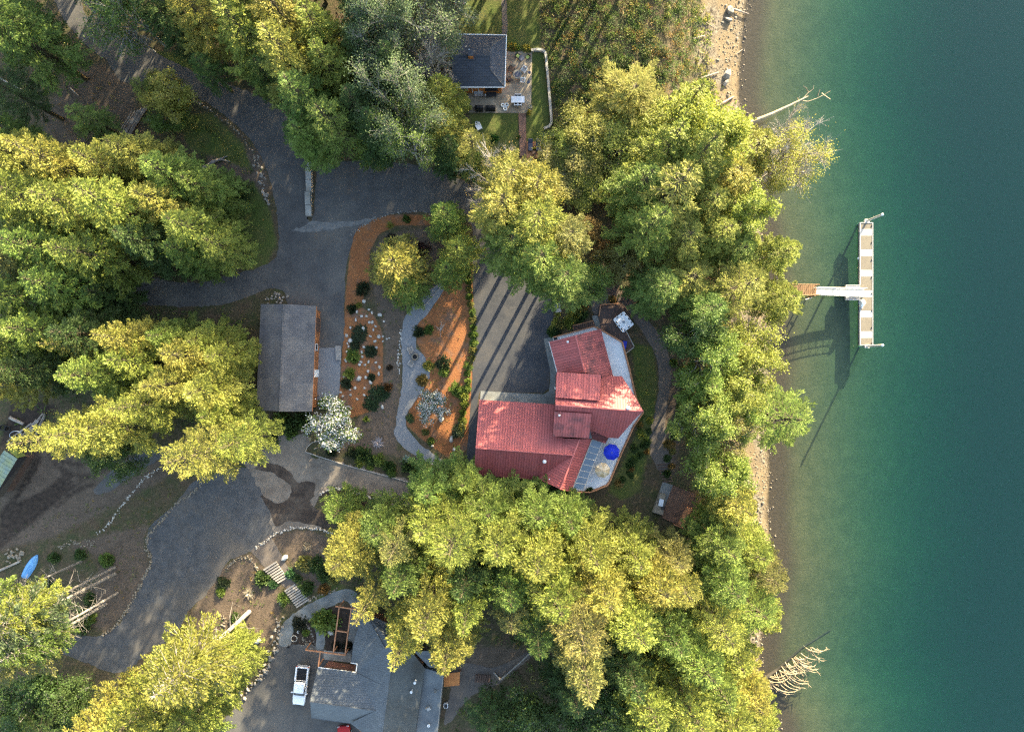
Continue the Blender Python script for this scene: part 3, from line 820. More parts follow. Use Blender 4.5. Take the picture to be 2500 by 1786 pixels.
# walls (one prism per wing)
def hw(z, *pts):
    return [tuple(H(x, y, z))[:2] for x, y in pts]
MB().prism(hw(3.9, (125, 790), (757, 830), (890, 1235), (600, 1420), (85, 1388)), 0, 3.75).build('wall', 'siding_brown', mh)
MB().prism(hw(5.3, (785, 545), (1150, 575), (1320, 585), (1480, 855), (1290, 1065), (1060, 1005), (768, 1010)), 0, 5.2).build('wall', 'siding_brown', mh)
MB().prism(hw(3.9, (732, 280), (1130, 178), (1235, 540), (788, 520)), 0, 3.8).build('wall', 'siding_brown', mh)
MB().prism(hw(3.9, (635, 1428), (805, 1505), (872, 1530), (1055, 1105), (900, 1150)), 0, 3.75).build('wall', 'siding_brown', mh)
MB().prism(hw(7.4, (784, 535), (1148, 560), (1138, 760), (774, 735)), 5.2, 7.5).build('dormer_wall', 'siding_brown', mh)
MB().prism(hw(7.0, (762, 880), (1064, 895), (1045, 1078), (752, 1062)), 5.2, 7.0).build('dormer_wall', 'siding_brown', mh)
RM = 'red_metal'
# wing A (south west gable) and the angled wing D
rA = [H(75, 1175, 6.5), H(912, 1237, 6.5)]; uA = rA[1] - rA[0]
plAN = plane(rA[0], rA[1], H(105, 765, 3.8)); plAS = plane(rA[0], rA[1], H(600, 1447, 3.6))
roof_slope(mh, [on(plAN, Zh, *p) for p in ((105, 765), (757, 805), (752, 1075), (835, 1092), (912, 1237), (75, 1175))], uA, RM)
roof_slope(mh, [on(plAS, Zh, *p) for p in ((75, 1175), (912, 1237), (600, 1447), (62, 1408))], uA, RM)
rD = [H(970, 1100, 6.5), H(912, 1237, 6.5), H(805, 1530, 6.5)]; uD = rD[2] - rD[0]
roof_slope(mh, [rD[1], rD[2], H(610, 1440, 3.7)], uD, RM)
roof_slope(mh, [on(plAN, Zh, 835, 1092), rD[0], rD[1]], uD, RM)
plDR = plane(rD[0], rD[2], H(890, 1552, 4.4))
roof_slope(mh, [rD[0], on(plDR, Zh, 1080, 1098), on(plDR, Zh, 890, 1552), rD[2]], uD, RM)
roof_slope(mh, [H(1060, 1020, 5.25), H(1225, 1088, 5.0), H(1192, 1138, 4.5), H(1080, 1098, 4.9)], H(1225, 1088, 5) - H(1060, 1020, 5), RM)
# wing B (tall middle gable with the prow)
rB = [H(762, 805, 9.0), H(1518, 858, 9.0)]; uB = rB[1] - rB[0]
plBN = plane(rB[0], rB[1], H(1338, 562, 5.4)); plBS = plane(rB[0], rB[1], H(1305, 1092, 5.3))
roof_slope(mh, [on(plBN, Zh, *p) for p in ((762, 805), (768, 545), (1160, 578), (1225, 562), (1338, 562), (1455, 745), (1518, 858))], uB, RM)
roof_slope(mh, [on(plBS, Zh, *p) for p in ((762, 805), (1518, 858), (1445, 930), (1305, 1092), (1215, 1086), (1065, 1020), (752, 1000))], uB, RM)
roof_slope(mh, [H(775, 520, 7.7), H(1157, 545, 7.7), H(1143, 768, 8.75), H(765, 740, 8.75)], uB, RM, name='dormer_roof')
roof_slope(mh, [H(755, 862, 8.6), H(1075, 882, 8.6), H(1052, 1092, 7.2), H(742, 1075, 7.2)], uB, 'red_metal_stained', name='dormer_roof')
# wing C (north gable)
rC = [H(935, 205, 6.4), H(1012, 525, 6.4)]; uC = rC[1] - rC[0]
plCL = plane(rC[0], rC[1], H(710, 262, 4.1)); plCR = plane(rC[0], rC[1], H(1150, 150, 4.1))
roof_slope(mh, [on(plCL, Zh, *p) for p in ((710, 262), (935, 205), (1012, 527), (778, 518))], uC, RM)
roof_slope(mh, [on(plCR, Zh, *p) for p in ((935, 205), (1150, 150), (1258, 560), (1165, 578), (1160, 545), (1012, 527))], uC, 'red_metal_stained')
# ridge caps
for a, c in ((rA[0], rA[1]), (rD[0], rD[2]), (rB[0], rB[1]), (rC[0], rC[1])):
    MB().tube([a + Vector((0, 0, 0.09)), c + Vector((0, 0, 0.09))], 0.14, 6).build('ridge_cap', 'red_trim', mh)
# gutters
for pl, a, c in ((plAN, (105, 765), (757, 805)), (plAS, (62, 1408), (600, 1447)), (plCL, (710, 262), (778, 518)), (plCR, (1150, 150), (1258, 560)), (plDR, (1080, 1098), (890, 1552)), (plBN, (1225, 562), (1338, 562))):
    p, q = on(pl, Zh, *a), on(pl, Zh, *c)
    MB().tube([p - Vector((0, 0, 0.1)), q - Vector((0, 0, 0.1))], 0.085, 6).build('gutter', 'red_trim' if pl is not plCL else 'white_paint', mh)
# vents
for x, y, z, r in ((668, 1290, 5.6, 0.22), (712, 1442, 4.6, 0.1), (868, 262, 5.6, 0.14), (795, 893, 8.55, 0.12), (1385, 828, 8.9, 0.22)):
    c = H(x, y, z)
    MB().lathe((c.x, c.y, c.z - 0.25), [(r * 0.8, 0), (r * 0.8, 0.45), (r * 1.25, 0.46), (r * 1.25, 0.62), (r * 0.3, 0.74)], 10).build('roof_vent', 'white_paint', mh)
# terrace
TER_Z = 1.7
ter = [(742, 224), (1090, 132), (1160, 165), (1333, 268), (1395, 500), (1452, 745), (1512, 868), (1432, 985), (1322, 1225), (1225, 1460), (1202, 1490), (1062, 1546), (905, 1548)]
terw = [tuple(H(x, y, TER_Z))[:2] for x, y in ter]
core = [tuple(H(x, y, TER_Z))[:2] for x, y in ((1000, 1150), (1000, 500), (760, 280))]
tr_o = MB().prism(terw + core, 0.0, TER_Z).build('terrace', 'white_membrane', mh)
rail = MB()
full = terw[:]
for i in range(len(full) - 1):
    a, c = Vector(full[i]), Vector(full[i + 1])
    L_ = (c - a).length; d = (c - a).normalized(); rz = math.atan2(d.y, d.x); m_ = (a + c) / 2
    rail.box((m_.x, m_.y, TER_Z + 0.92), (L_, 0.15, 0.06), rz)
    rail.box((m_.x, m_.y, TER_Z + 0.12), (L_, 0.10, 0.12), rz)
    k = max(1, int(L_ / 1.6))
    for j in range(k + 1):
        q = a + (c - a) * (j / k)
        rail.box((q.x, q.y, TER_Z + 0.45), (0.09, 0.09, 0.9), rz)
rail.build('railing', 'beam_wood', tr_o)
MB().box((*H(762, 232, TER_Z + 0.1)[:2], TER_Z + 0.08), (0.55, 0.45, 0.14), R(14)).build('hatch', 'black_metal', tr_o)
# glass canopy over the terrace
ga, gb, gc, gd = H(1078, 1102, 4.3), H(1166, 1130, 4.1), H(1002, 1540, 4.1), H(912, 1530, 4.3)
canopy = MB()
for t in [i / 8 for i in range(9)]:
    p, q = ga.lerp(gd, t), gb.lerp(gc, t)
    canopy.tube([p, q], 0.045, 4)
canopy.tube([ga, gd], 0.06, 4); canopy.tube([gb, gc], 0.06, 4)
for t in (0.0, 0.5, 1.0):
    q = gb.lerp(gc, t); canopy.tube([q, (q.x, q.y, TER_Z)], 0.05, 4)
can = canopy.build('glass_canopy', 'aluminium', mh)
for i in range(8):
    t0, t1 = i / 8 + 0.006, (i + 1) / 8 - 0.006
    MB().slab3([ga.lerp(gd, t0), gb.lerp(gc, t0), gb.lerp(gc, t1), ga.lerp(gd, t1)], 0.02).build('pane', 'glass_roof', can)
# garage doors and windows facing the court and the lake
aA = hw(3.9, (125, 790), (757, 830))
for t in (0.2, 0.5, 0.8): window_on(mh, aA[1], aA[0], t, 1.35, 2.6, 2.4, 'white_paint', 'white_paint', door=True)
aC = hw(3.9, (732, 280), (788, 520))
for t in (0.3, 0.7): window_on(mh, aC[0], aC[1], t, 1.8, 1.3, 1.3)
pB = hw(5.3, (1320, 585), (1480, 855), (1290, 1065))
for t in (0.2, 0.5, 0.8):
    window_on(mh, pB[1], pB[0], t, 3.4, 1.3, 2.4); window_on(mh, pB[2], pB[1], t, 3.4, 1.3, 2.4)
MB().box((*H(762, 660, 3)[:2], 3.4), (0.16, 0.3, 3.2), 0).build('downpipe', 'white_paint', mh)

def umbrella(name, label, zx, zy, zr, m1, m2):
    r = zr / 3.5304 / FOC * (HC - 4)
    c = H(zx, zy, TER_Z + 2.3)
    t = thing(name, label, 'umbrella', (c.x, c.y, TER_Z), 'parasols on the white terrace')
    ring = [Vector((math.cos(2 * math.pi * (k + 0.3) / 8) * r, math.sin(2 * math.pi * (k + 0.3) / 8) * r, 1.95)) for k in range(8)]
    for k in range(8):
        a, d = ring[k], ring[(k + 1) % 8]
        top = Vector((0, 0, 2.62)); am, dm = a.lerp(top, 0.5) + Vector((0, 0, 0.06)), d.lerp(top, 0.5) + Vector((0, 0, 0.06))
        sag = a.lerp(d, 0.5) * 0.965 + Vector((0, 0, 0.0))
        me_ = MB()
        me_.add([a, sag, d, am, dm, top, a - Vector((0, 0, 0.14)), sag - Vector((0, 0, 0.14)), d - Vector((0, 0, 0.14))], [(0, 1, 4, 3), (1, 2, 4), (3, 4, 5), (0, 6, 7, 1), (1, 7, 8, 2)])
        me_.build('canopy_panel', m1 if k % 2 else m2, t, local=True)
        MB().tube([a, top], 0.02, 4).build('rib', 'aluminium', t, local=True)
    MB().tube([(0, 0, 0), (0, 0, 2.75)], 0.04, 8).build('pole', 'aluminium', t, local=True)
    MB().lathe((0, 0, 2.6), [(0.07, 0), (0.09, 0.08), (0.04, 0.18)], 8).build('finial', m1, t, local=True)
    MB().lathe((0, 0, 0.0), [(0.32, 0), (0.32, 0.08), (0.08, 0.14)], 12).build('base', 'black_metal', t, local=True)
umbrella('patio_umbrella', 'open royal blue parasol on the white terrace', 1250, 1214, 74, 'umbrella_blue', 'umbrella_blue')
umbrella('patio_umbrella', 'open tan and cream parasol on the white terrace', 1172, 1370, 69, 'umbrella_tan', 'umbrella_pale')
for k, (x, y) in enumerate(((1042, 1535), (1062, 1524))):
    c = H(x, y, TER_Z)
    t = thing('potted_plant', ('dark potted plant nearest the glass canopy at the terrace corner', 'dark potted plant at the outer corner of the white terrace')[k], 'potted plant', c)
    MB().lathe((0, 0, 0), [(0.18, 0), (0.26, 0.4), (0.22, 0.4)], 10).build('pot', 'black_metal', t, local=True)
    lv, lq = leaves(np.tile([0, 0, 0.4], (60, 1)).astype(float), RNG.normal(0, 1, (60, 3)) * [1, 1, 0.4] + [0, 0, 0.7], 0.45, 0.1, 0.2, RNG)
    o = link_mesh('foliage', fast_mesh('pot_foliage', lv, lq, 'leaf', np.ones((len(lv), 3)), 'shade'), t); o.color = (0.06, 0.09, 0.03, 1)

# ------------------------------------------------------------------ hot tub deck
def T(x, y, z): return P3(Zt, x, y, z)
DZ = 0.45
dk = thing('hot_tub_deck', 'dark timber deck with low rail holding the hot tub', 'deck', T(1080, 950, 0))
dpts = [(905, 655), (1220, 632), (1312, 735), (1428, 950), (1300, 1060), (1420, 1292), (1295, 1388), (1238, 1230), (920, 1035), (880, 820)]
dw = [tuple(T(x, y, DZ))[:2] for x, y in dpts]
MB().prism(dw, 0.02, DZ).build('deck_floor', 'deck_boards', dk)
def rail_run(parent, pts, z, h=0.9, m='wood_dark', cap=0.14, name='railing'):
    r = MB()
    for i in range(len(pts) - 1):
        a, c = Vector(pts[i]), Vector(pts[i + 1]); L_ = (c - a).length; d = (c - a).normalized(); rz = math.atan2(d.y, d.x); m_ = (a + c) / 2
        r.box((m_.x, m_.y, z + h), (L_ + cap, cap, 0.05), rz)
        for j in range(int(L_ / 1.2) + 1):
            q = a + d * min(L_, j * 1.2); r.box((q.x, q.y, z + h / 2), (0.09, 0.09, h), rz)
    return r.build(name, m, parent)
rail_run(dk, [dw[9], dw[0], dw[1], dw[2]], DZ, m='beam_wood'); rail_run(dk, [dw[4], dw[5], dw[6]], DZ, 0.5, m='wood_grey')
bench = MB()
for a, c in (((940, 690), (1190, 672)),):
    p, q = T(*a, DZ + 0.42), T(*c, DZ + 0.42); m_ = (p + q) / 2; rz = math.atan2(q.y - p.y, q.x - p.x)
    bench.box((m_.x, m_.y, m_.z), ((q - p).length, 0.4, 0.06), rz); bench.box((m_.x, m_.y, DZ + 0.2), ((q - p).length - 0.2, 0.3, 0.4), rz)
bench.build('bench', 'wood_dark', dk)
MB().prism([tuple(T(x, y, 0.5))[:2] for x, y in ((790, 815), (870, 808), (918, 1010), (880, 1010), (812, 985))], 0.02, 0.5).build('ramp_slab', 'concrete_grey', dk)
stp = thing('side_stair', 'short dark timber stair rising to the north end of the terrace', 'stairs', T(650, 960, 0))
for i in range(11):
    t = i / 10
    a, c = T(500 + 305 * t, 985 - 70 * t, 0.2 + 1.4 * t), T(515 + 300 * t, 1035 - 70 * t, 0.2 + 1.4 * t)
    m_ = (a + c) / 2
    MB().box((m_.x, m_.y, m_.z), (0.27, 0.95, 0.06), R(14)).build('tread', 'wood_dark', stp)
MB().tube([T(495, 965, 1.1), T(800, 890, 2.5)], 0.05, 5).build('handrail', 'beam_wood', stp)

tubc = [T(1270, 745, 1.35), T(1425, 950, 1.35), T(1258, 1065, 1.35), T(1105, 875, 1.35)]
tc = sum(tubc, Vector((0, 0, 0))) / 4
ex = (tubc[1] - tubc[0]); LX = ex.length; LY = (tubc[3] - tubc[0]).length
hrz = math.atan2(ex.y, ex.x)
ht = thing('hot_tub', 'square white hot tub with dark headrests on the timber deck', 'hot tub', (tc.x, tc.y, DZ), rz=hrz)
def rrect(sx, sy, r, n=4):
    o = []
    for cx_, cy_, a0 in ((sx / 2 - r, sy / 2 - r, 0), (-sx / 2 + r, sy / 2 - r, 90), (-sx / 2 + r, -sy / 2 + r, 180), (sx / 2 - r, -sy / 2 + r, 270)):
        for k in range(n + 1):
            a = R(a0 + 90 * k / n); o.append((cx_ + r * math.cos(a), cy_ + r * math.sin(a)))
    return o
hh = 1.35 - DZ
MB().prism(rrect(LX - 0.06, LY - 0.06, 0.2), 0, hh - 0.1).build('cabinet', 'tub_grey', ht, local=True)
rings = [(rrect(LX, LY, 0.22), hh - 0.12), (rrect(LX, LY, 0.22), hh - 0.02), (rrect(LX - 0.06, LY - 0.06, 0.2), hh), (rrect(LX - 0.4, LY - 0.4, 0.3), hh - 0.01), (rrect(LX - 0.6, LY - 0.6, 0.32), hh - 0.06), (rrect(LX - 0.75, LY - 0.75, 0.34), hh - 0.09)]
sv = [(x, y, z) for pl, z in rings for x, y in pl]; k = len(rings[0][0]); sf = []
for i in range(len(rings) - 1):
    for j in range(k): sf.append((i * k + j, i * k + (j + 1) % k, (i + 1) * k + (j + 1) % k, (i + 1) * k + j))
sf.append(tuple(range((len(rings) - 1) * k, len(rings) * k)))
MB().add(sv, sf).build('shell', 'white_plastic', ht, local=True)
for x, y, a, s in ((-0.45, 0.62, 0, 1), (0.1, 0.62, 0, 1), (0.55, 0.62, 0, .8), (-0.75, 0.3, 90, 1), (-0.75, -0.25, 90, 1), (0.78, 0.1, 90, 1), (0.78, -0.45, 90, 1), (-0.4, -0.62, 0, 1), (0.05, -0.62, 0, .8), (0.5, -0.62, 0, 1)):
    MB().prism([(x * LX / 2 * 1.12 + p[0], y * LY / 2 * 1.38 + p[1]) for p in [(u_ * math.cos(R(a)) - v_ * math.sin(R(a)), u_ * math.sin(R(a)) + v_ * math.cos(R(a))) for u_, v_ in rrect(0.34 * s, 0.17, 0.07, 2)]], hh - 0.02, hh + 0.03).build('headrest', 'black_cloth', ht, local=True)
for x, y, sx, sy in ((-0.3, 0.15, 0.5, 0.35), (0.35, 0.2, 0.4, 0.5), (0.0, -0.3, 0.7, 0.3)):
    MB().prism([(p[0] + x, p[1] + y) for p in rrect(sx, sy, 0.12, 3)], hh - 0.12, hh - 0.075).build('seat', 'white_paint', ht, local=True)
MB().lathe((0, 0, hh - 0.1), [(0.22, 0), (0.22, 0.06), (0.16, 0.06), (0.14, 0.02)], 14).build('drain_ring', 'tub_grey', ht, local=True)
tp = T(1282, 1255, DZ + 0.1)
props(MB().prism([tuple(T(x, y, DZ + 0.3))[:2] for x, y in ((1255, 1195), (1320, 1205), (1305, 1290), (1290, 1330), (1268, 1270))], DZ + 0.01, DZ + 0.32).build('folded_tarp', 'tarp_blue'), 'crumpled bright blue tarp on the hot tub deck', 'tarp')
u = thing('utility_box', 'small pale equipment box at the edge of the asphalt court', 'utility box', T(258, 700, 0), rz=R(8))
MB().box((0, 0, 0.45), (0.75, 1.3, 0.9)).build('cabinet', 'concrete', u, local=True)
MB().box((0, 0, 0.93), (0.82, 1.38, 0.06)).build('lid', 'concrete', u, local=True)
MB().box((0, 0, 0.98), (0.22, 0.3, 0.06)).build('grille', 'black_metal', u, local=True)
# timber steps of the lake side walk
st = thing('walkway_steps', 'curved run of dark timber steps above the hot tub deck', 'stairs', T(1300, 560, 0))
pA = [(1020, 470), (1090, 430), (1160, 480), (1260, 530), (1370, 590), (1480, 690), (1580, 790), (1680, 880)]
sp = smooth_poly(pA, closed=False, seg=4)
for i in range(0, len(sp) - 1, 2):
    a, c = Vector(sp[i]), Vector(sp[min(i + 2, len(sp) - 1)]); d = (c - a).normalized()
    p = T(sp[i][0], sp[i][1], 0.09)
    MB().box((p.x, p.y, 0.1 + 0.01 * i), (1.55, 0.2, 0.14), math.atan2(-d.y, d.x) + R(90)).build('tread', 'wood_dark', st)

# ------------------------------------------------------------------ barbecue deck by the woods
def RR(x, y, z): return P3(ZR, x, y, z)
bd = thing('barbecue_deck', 'brown timber deck with bench among the shore trees', 'deck', RR(1480, 1250, 0))
bw = [tuple(RR(x, y, 0.3))[:2] for x, y in ((1425, 1075), (1560, 1125), (1690, 1180), (1610, 1475), (1330, 1355), (1330, 1320))]
MB().prism(bw, -1.5, 0.3).build('deck_floor', 'deck_boards_low', bd)
rail_run(bd, [tuple(RR(1425, 1080, 0.3))[:2], tuple(RR(1555, 1128, 0.3))[:2]], 0.3, 0.9, 'wood_dark')
rail_run(bd, [tuple(RR(1425, 1400, 0.3))[:2], tuple(RR(1605, 1475, 0.3))[:2]], 0.3, 0.9, 'beam_wood', 0.2)
MB().prism([tuple(RR(x, y, 0.75))[:2] for x, y in ((1545, 1260), (1590, 1275), (1510, 1430), (1465, 1410))], 0.3, 0.75).build('bench', 'beam_wood', bd)
props(MB().prism([tuple(RR(x, y, 0.12))[:2] for x, y in ((1335, 1045), (1425, 1072), (1325, 1335), (1245, 1305))], -0.2, 0.12).build('concrete_pad', 'concrete_grey'), 'grey concrete pad under the outdoor kitchen', 'concrete pad', kind='structure')
kz = 0.95
ok = thing('outdoor_kitchen', 'stone topped barbecue counter with built in grill beside the brown deck', 'outdoor kitchen', RR(1305, 1230, 0.12))
MB().prism([tuple(RR(x, y, kz))[:2] for x, y in ((1312, 1140), (1362, 1155), (1345, 1210), (1340, 1330), (1250, 1305))], 0.1, kz).build('counter', 'rock_tan', ok)
MB().prism([tuple(RR(x, y, kz))[:2] for x, y in ((1305, 1185), (1342, 1195), (1330, 1255), (1292, 1245))], kz, kz + 0.28).build('grill', 'steel', ok)
MB().tube([RR(1300, 1190, kz + 0.32), RR(1288, 1240, kz + 0.32)], 0.03, 5).build('handle', 'black_metal', ok)
MB().prism([tuple(RR(x, y, kz))[:2] for x, y in ((1322, 1250), (1345, 1255), (1340, 1285), (1317, 1278))], kz, kz + 0.1).build('side_burner', 'black_metal', ok)
sb = thing('shore_steps', 'short run of dark timber steps above the barbecue deck', 'stairs', RR(1340, 960, 0))
for i in range(7):
    p = RR(1325 + i * 9, 895 + i * 24, 0.1)
    MB().box((p.x, p.y, 0.08), (1.5, 0.16, 0.12), R(6)).build('tread', 'wood_dark', sb)

# ------------------------------------------------------------------ grey shed
sd = thing('grey_shed', 'long shed with grey gable roof and orange brown walls', 'shed', W(700, 880, 0))
ez, rz_ = 3.2, 4.9
nw, rt, ne = W(637, 742, ez), W(692, 742, rz_), W(772, 747, ez)
sw, rb, se = W(626, 978, ez), W(682, 1004, rz_), W(762, 1004, ez)
sw2 = W(641, 1001, 3.6)
MB().slab3([nw, rt, rb, sw2, sw], 0.12).build('roof_slope', 'shed_roof', sd)
MB().slab3([rt, ne, se, rb], 0.12).build('roof_slope', 'shed_roof', sd)
MB().tube([rt + Vector((0, 0, .05)), rb + Vector((0, 0, .05))], 0.09, 6).build('ridge_cap', 'shed_roof', sd)
def inset(pts, d):
    c = sum((Vector(p) for p in pts), Vector((0, 0, 0))) / len(pts)
    return [tuple(Vector(p) + (c - Vector(p)).normalized() * d)[:2] for p in pts]
wl4 = inset([nw, ne, se, W(633, 1000, ez)], 0.55)
MB().prism(wl4, 0, ez - 0.05).build('wall', 'cedar', sd)
for z0 in (0,):
    a, c = wl4[2], wl4[1]
    window_on(sd, a, c, 0.35, 1.1, 1.0, 2.1, 'white_paint', 'white_paint', door=True)
    window_on(sd, a, c, 0.62, 1.5, 0.9, 1.1); window_on(sd, a, c, 0.85, 1.2, 2.2, 2.2, 'cedar', 'wood_dark', door=True)
MB().tube([ne - Vector((0, 0, .1)), se - Vector((0, 0, .1))], 0.07, 5).build('gutter', 'cedar', sd)
for (x, y) in ((780, 835), (778, 965)):
    p = W(x, y, 0); MB().box((p.x, p.y, 1.6), (0.12, 0.12, 3.1)).build('post', 'cedar', sd)
bn = thing('slat_bench', 'weathered grey slatted bench on the edge of the gravel pad', 'bench', W(826, 861, 0))
for i in range(5):
    p = W(820.5 + i * 2.6, 861, 0.45)
    MB().box((p.x, p.y, 0.45), (0.12, 2.15, 0.05), R(3)).build('slat', 'wood_grey', bn)
for y in (846, 876):
    p = W(826, y, 0.2); MB().box((p.x, p.y, 0.21), (0.6, 0.1, 0.42), R(3)).build('leg', 'wood_grey', bn)

# ------------------------------------------------------------------ small navy roofed house
def Q(x, y, z): return P3(Zp, x, y, z)
nh = thing('navy_house', 'small house with navy shingle roof and orange south wall', 'house', Q(500, 420, 0))
e, m_, r = 3.3, 4.6, 5.7
NE, SE, SWc, NWc = Q(795, 118, e), Q(778, 692, e), Q(205, 690, e), Q(185, 106, e)
a1, a2 = Q(615, 250, m_), Q(615, 495, m_)
r0, r1 = Q(190, 340, r), Q(615, 345, r)
MB().slab3([NE, a1, a2, SE], 0.1).build('roof_slope', 'navy_shingle', nh)
MB().add([NE, NWc, r0, r1, a1], [(0, 1, 2, 3, 4)]).build('roof_slope', 'navy_shingle', nh)
MB().add([SWc, SE, a2, r1, r0], [(0, 1, 2, 3, 4)]).build('roof_slope', 'navy_shingle', nh)
MB().add([a1, r1, a2], [(0, 1, 2)]).build('gable', 'navy_shingle', nh)
for a, c in ((NWc, NE), (NE, SE), (SE, SWc)):
    MB().tube([a, c], 0.085, 5).build('gutter', 'white_paint', nh)
MB().tube([r0, r1], 0.1, 5).build('ridge_cap', 'navy_shingle', nh); MB().tube([NE, a1], 0.07, 5).build('hip_cap', 'shed_roof', nh); MB().tube([SE, a2], 0.07, 5).build('hip_cap', 'shed_roof', nh)
nwl = [tuple(Q(x, y, 3.2))[:2] for x, y in ((225, 140), (750, 150), (740, 665), (235, 665))]
MB().prism(nwl, 0, 3.2).build('wall', 'orange_wall', nh)
a, c = nwl[3], nwl[2]
window_on(nh, a, c, 0.18, 1.6, 0.9, 0.9); window_on(nh, a, c, 0.42, 1.15, 0.95, 2.1, 'white_paint', 'orange_wall', door=True); window_on(nh, a, c, 0.78, 1.7, 1.8, 1.1, 'black_metal')
a, c = nwl[2], nwl[1]
for t in (0.3, 0.7): window_on(nh, a, c, t, 1.5, 1.4, 1.3)
cp = Q(400, 320, 6.2)
ch = MB().prism([tuple(Q(x, y, 6.2))[:2] for x, y in ((372, 295), (425, 295), (428, 355), (375, 355))], 4.8, 6.2).build('chimney', 'orange_wall', nh)
MB().prism([tuple(Q(x, y, 6.3))[:2] for x, y in ((368, 285), (430, 285), (430, 345), (372, 345))], 6.2, 6.3).build('cap', 'navy_shingle', ch)
MB().tube([Q(385, 285, 6.2), Q(385, 275, 6.7)], 0.09, 6).build('flue', 'steel', ch)

# ------------------------------------------------------------------ grey hipped house at the bottom
def B_(x, y, z): return P3(Zb, x, y, z)
lh = thing('grey_hip_house', 'large house with complex blue-grey shingle hip roof beside the white pickup', 'house', B_(700, 1100, 0))
E, RG = 3.4, 7.2
S = 'grey_shingle'
rN, rS = B_(1040, 640, RG), B_(905, 1640, RG)
pk = B_(940, 665, 6.9)
wS = B_(830, 1378, 6.6)
def slope(m, *pts):
    MB().slab3(list(pts), 0.12).build('roof_slope', m, lh)
slope(S, B_(672, 250, E), B_(718, 265, E + .1), pk, B_(575, 625, E + 0.2))
slope(S, B_(718, 265, E + .1), B_(990, 385, E + 0.2), rN, pk)
slope(S, B_(575, 625, E + .2), pk, B_(620, 842, 4.4), B_(548, 830, E + 0.3))
slope(S, pk, rN, B_(975, 1120, RG), B_(620, 942, 4.5), B_(620, 842, 4.4))
slope(S, B_(172, 882, E), B_(610, 942, 4.5), B_(975, 1120, RG), wS, B_(80, 1275, 5.6))
slope(S, B_(975, 1120, RG), rS, B_(700, 1640, 4.9), B_(540, 1522, 4.2), wS)
slope(S, B_(80, 1275, 5.6), wS, B_(540, 1522, E), B_(95, 1460, E))
slope('grey_shingle_dark', rN, B_(1240, 700, 5.2), B_(1395, 890, E), B_(1285, 1640, E), rS)  # east slope: darker tone of the grey shingle
slope(S, B_(1270, 700, 4.9), B_(1560, 690, 3.6), B_(1570, 890, E), B_(1448, 882, E))
slope(S, rN, B_(990, 385, E + .2), B_(1250, 560, 4.0), B_(1270, 700, 4.9))
for a, c in ((pk, B_(718, 265, E + .1)), (rN, rS), (B_(80, 1275, 5.6), wS)):
    MB().tube([a + Vector((0, 0, .03)), c + Vector((0, 0, .03))], 0.08, 5).build('ridge_cap', S, lh)
for a, c in ((B_(172, 882, E), B_(605, 942, 4.3)), (B_(605, 942, 4.3), B_(620, 842, 4.4)), (B_(620, 842, 4.4), B_(548, 830, E + .3)), (B_(95, 1460, E), B_(540, 1522, E)), (B_(80, 1275, 5.6), B_(172, 882, E))):
    MB().tube([a, c], 0.07, 5).build('gutter', 'white_paint' if a.y > -45 else S, lh)
lw = [tuple(B_(x, y, 3.3))[:2] for x, y in ((690, 300), (960, 410), (1270, 720), (1360, 900), (1270, 1700), (720, 1700), (540, 1480), (130, 1430), (110, 1290), (200, 940), (590, 985), (590, 640))]
MB().prism(lw, 0, 3.35).build('wall', 'siding_brown', lh)
window_on(lh, lw[9], lw[8], 0.5, 1.3, 2.6, 2.2, 'white_paint', 'white_paint', door=True)
for i, t in ((11, 0.5), (8, 0.5)):
    window_on(lh, lw[i], lw[(i + 1) % 12], t, 1.6, 1.2, 1.2)
MB().prism([tuple(B_(x, y, 1.2))[:2] for x, y in ((270, 850), (605, 900), (600, 935), (255, 885))], 0, 1.2).build('porch_wall', 'brick_rust', lh)
MB().prism([tuple(B_(x, y, 0.08))[:2] for x, y in ((240, 690), (550, 720), (550, 830), (230, 790))], 0.0, 0.08).build('porch_slab', 'concrete', lh)
dkp = [tuple(B_(x, y, 2.6))[:2] for x, y in ((1395, 890), (1612, 960), (1590, 1130), (1540, 1640), (1290, 1640))]
ld = MB().prism(dkp, 0, 2.6).build('deck', 'deck_grey', lh)
rail_run(lh, [dkp[1], dkp[2], dkp[3]], 2.6, 0.9, 'wood_grey', 0.08)
for x, y in ((1280, 1055), (1240, 1160)):
    p = B_(x, y, 5.0)
    MB().lathe((p.x, p.y, p.z - 0.8), [(0.13, 0), (0.13, 0.8), (0.2, 0.82), (0.2, 1.0), (0.05, 1.1)], 8).build('roof_vent', 'white_paint', lh)
# pergola over the walk
pg = thing('pergola', 'open red cedar pergola frame over the walk by the grey house', 'pergola', B_(430, 450, 0))
PH = 2.7
for a, c in (((372, 183), (815, 252)), ((415, 192), (345, 720)), ((550, 218), (480, 745)), ((385, 462), (518, 482)), ((28, 683), (475, 742)), ((195, 715), (175, 878)), ((825, 195), (815, 252))):
    p, q = B_(*a, PH), B_(*c, PH)
    d = (q - p); mm = (p + q) / 2
    MB().box((mm.x, mm.y, PH), (d.length, 0.16, 0.2), math.atan2(d.y, d.x)).build('beam', 'beam_wood', pg)
for a in ((415, 192), (550, 218), (345, 715), (480, 742), (30, 685), (178, 872), (815, 250)):
    p = B_(*a, PH)
    MB().box((p.x, p.y, PH / 2), (0.16, 0.16, PH)).build('post', 'beam_wood', pg)
cpf = thing('cedar_platform', 'small orange cedar slat platform beside the grey deck', 'platform', B_(1700, 1020, 0))
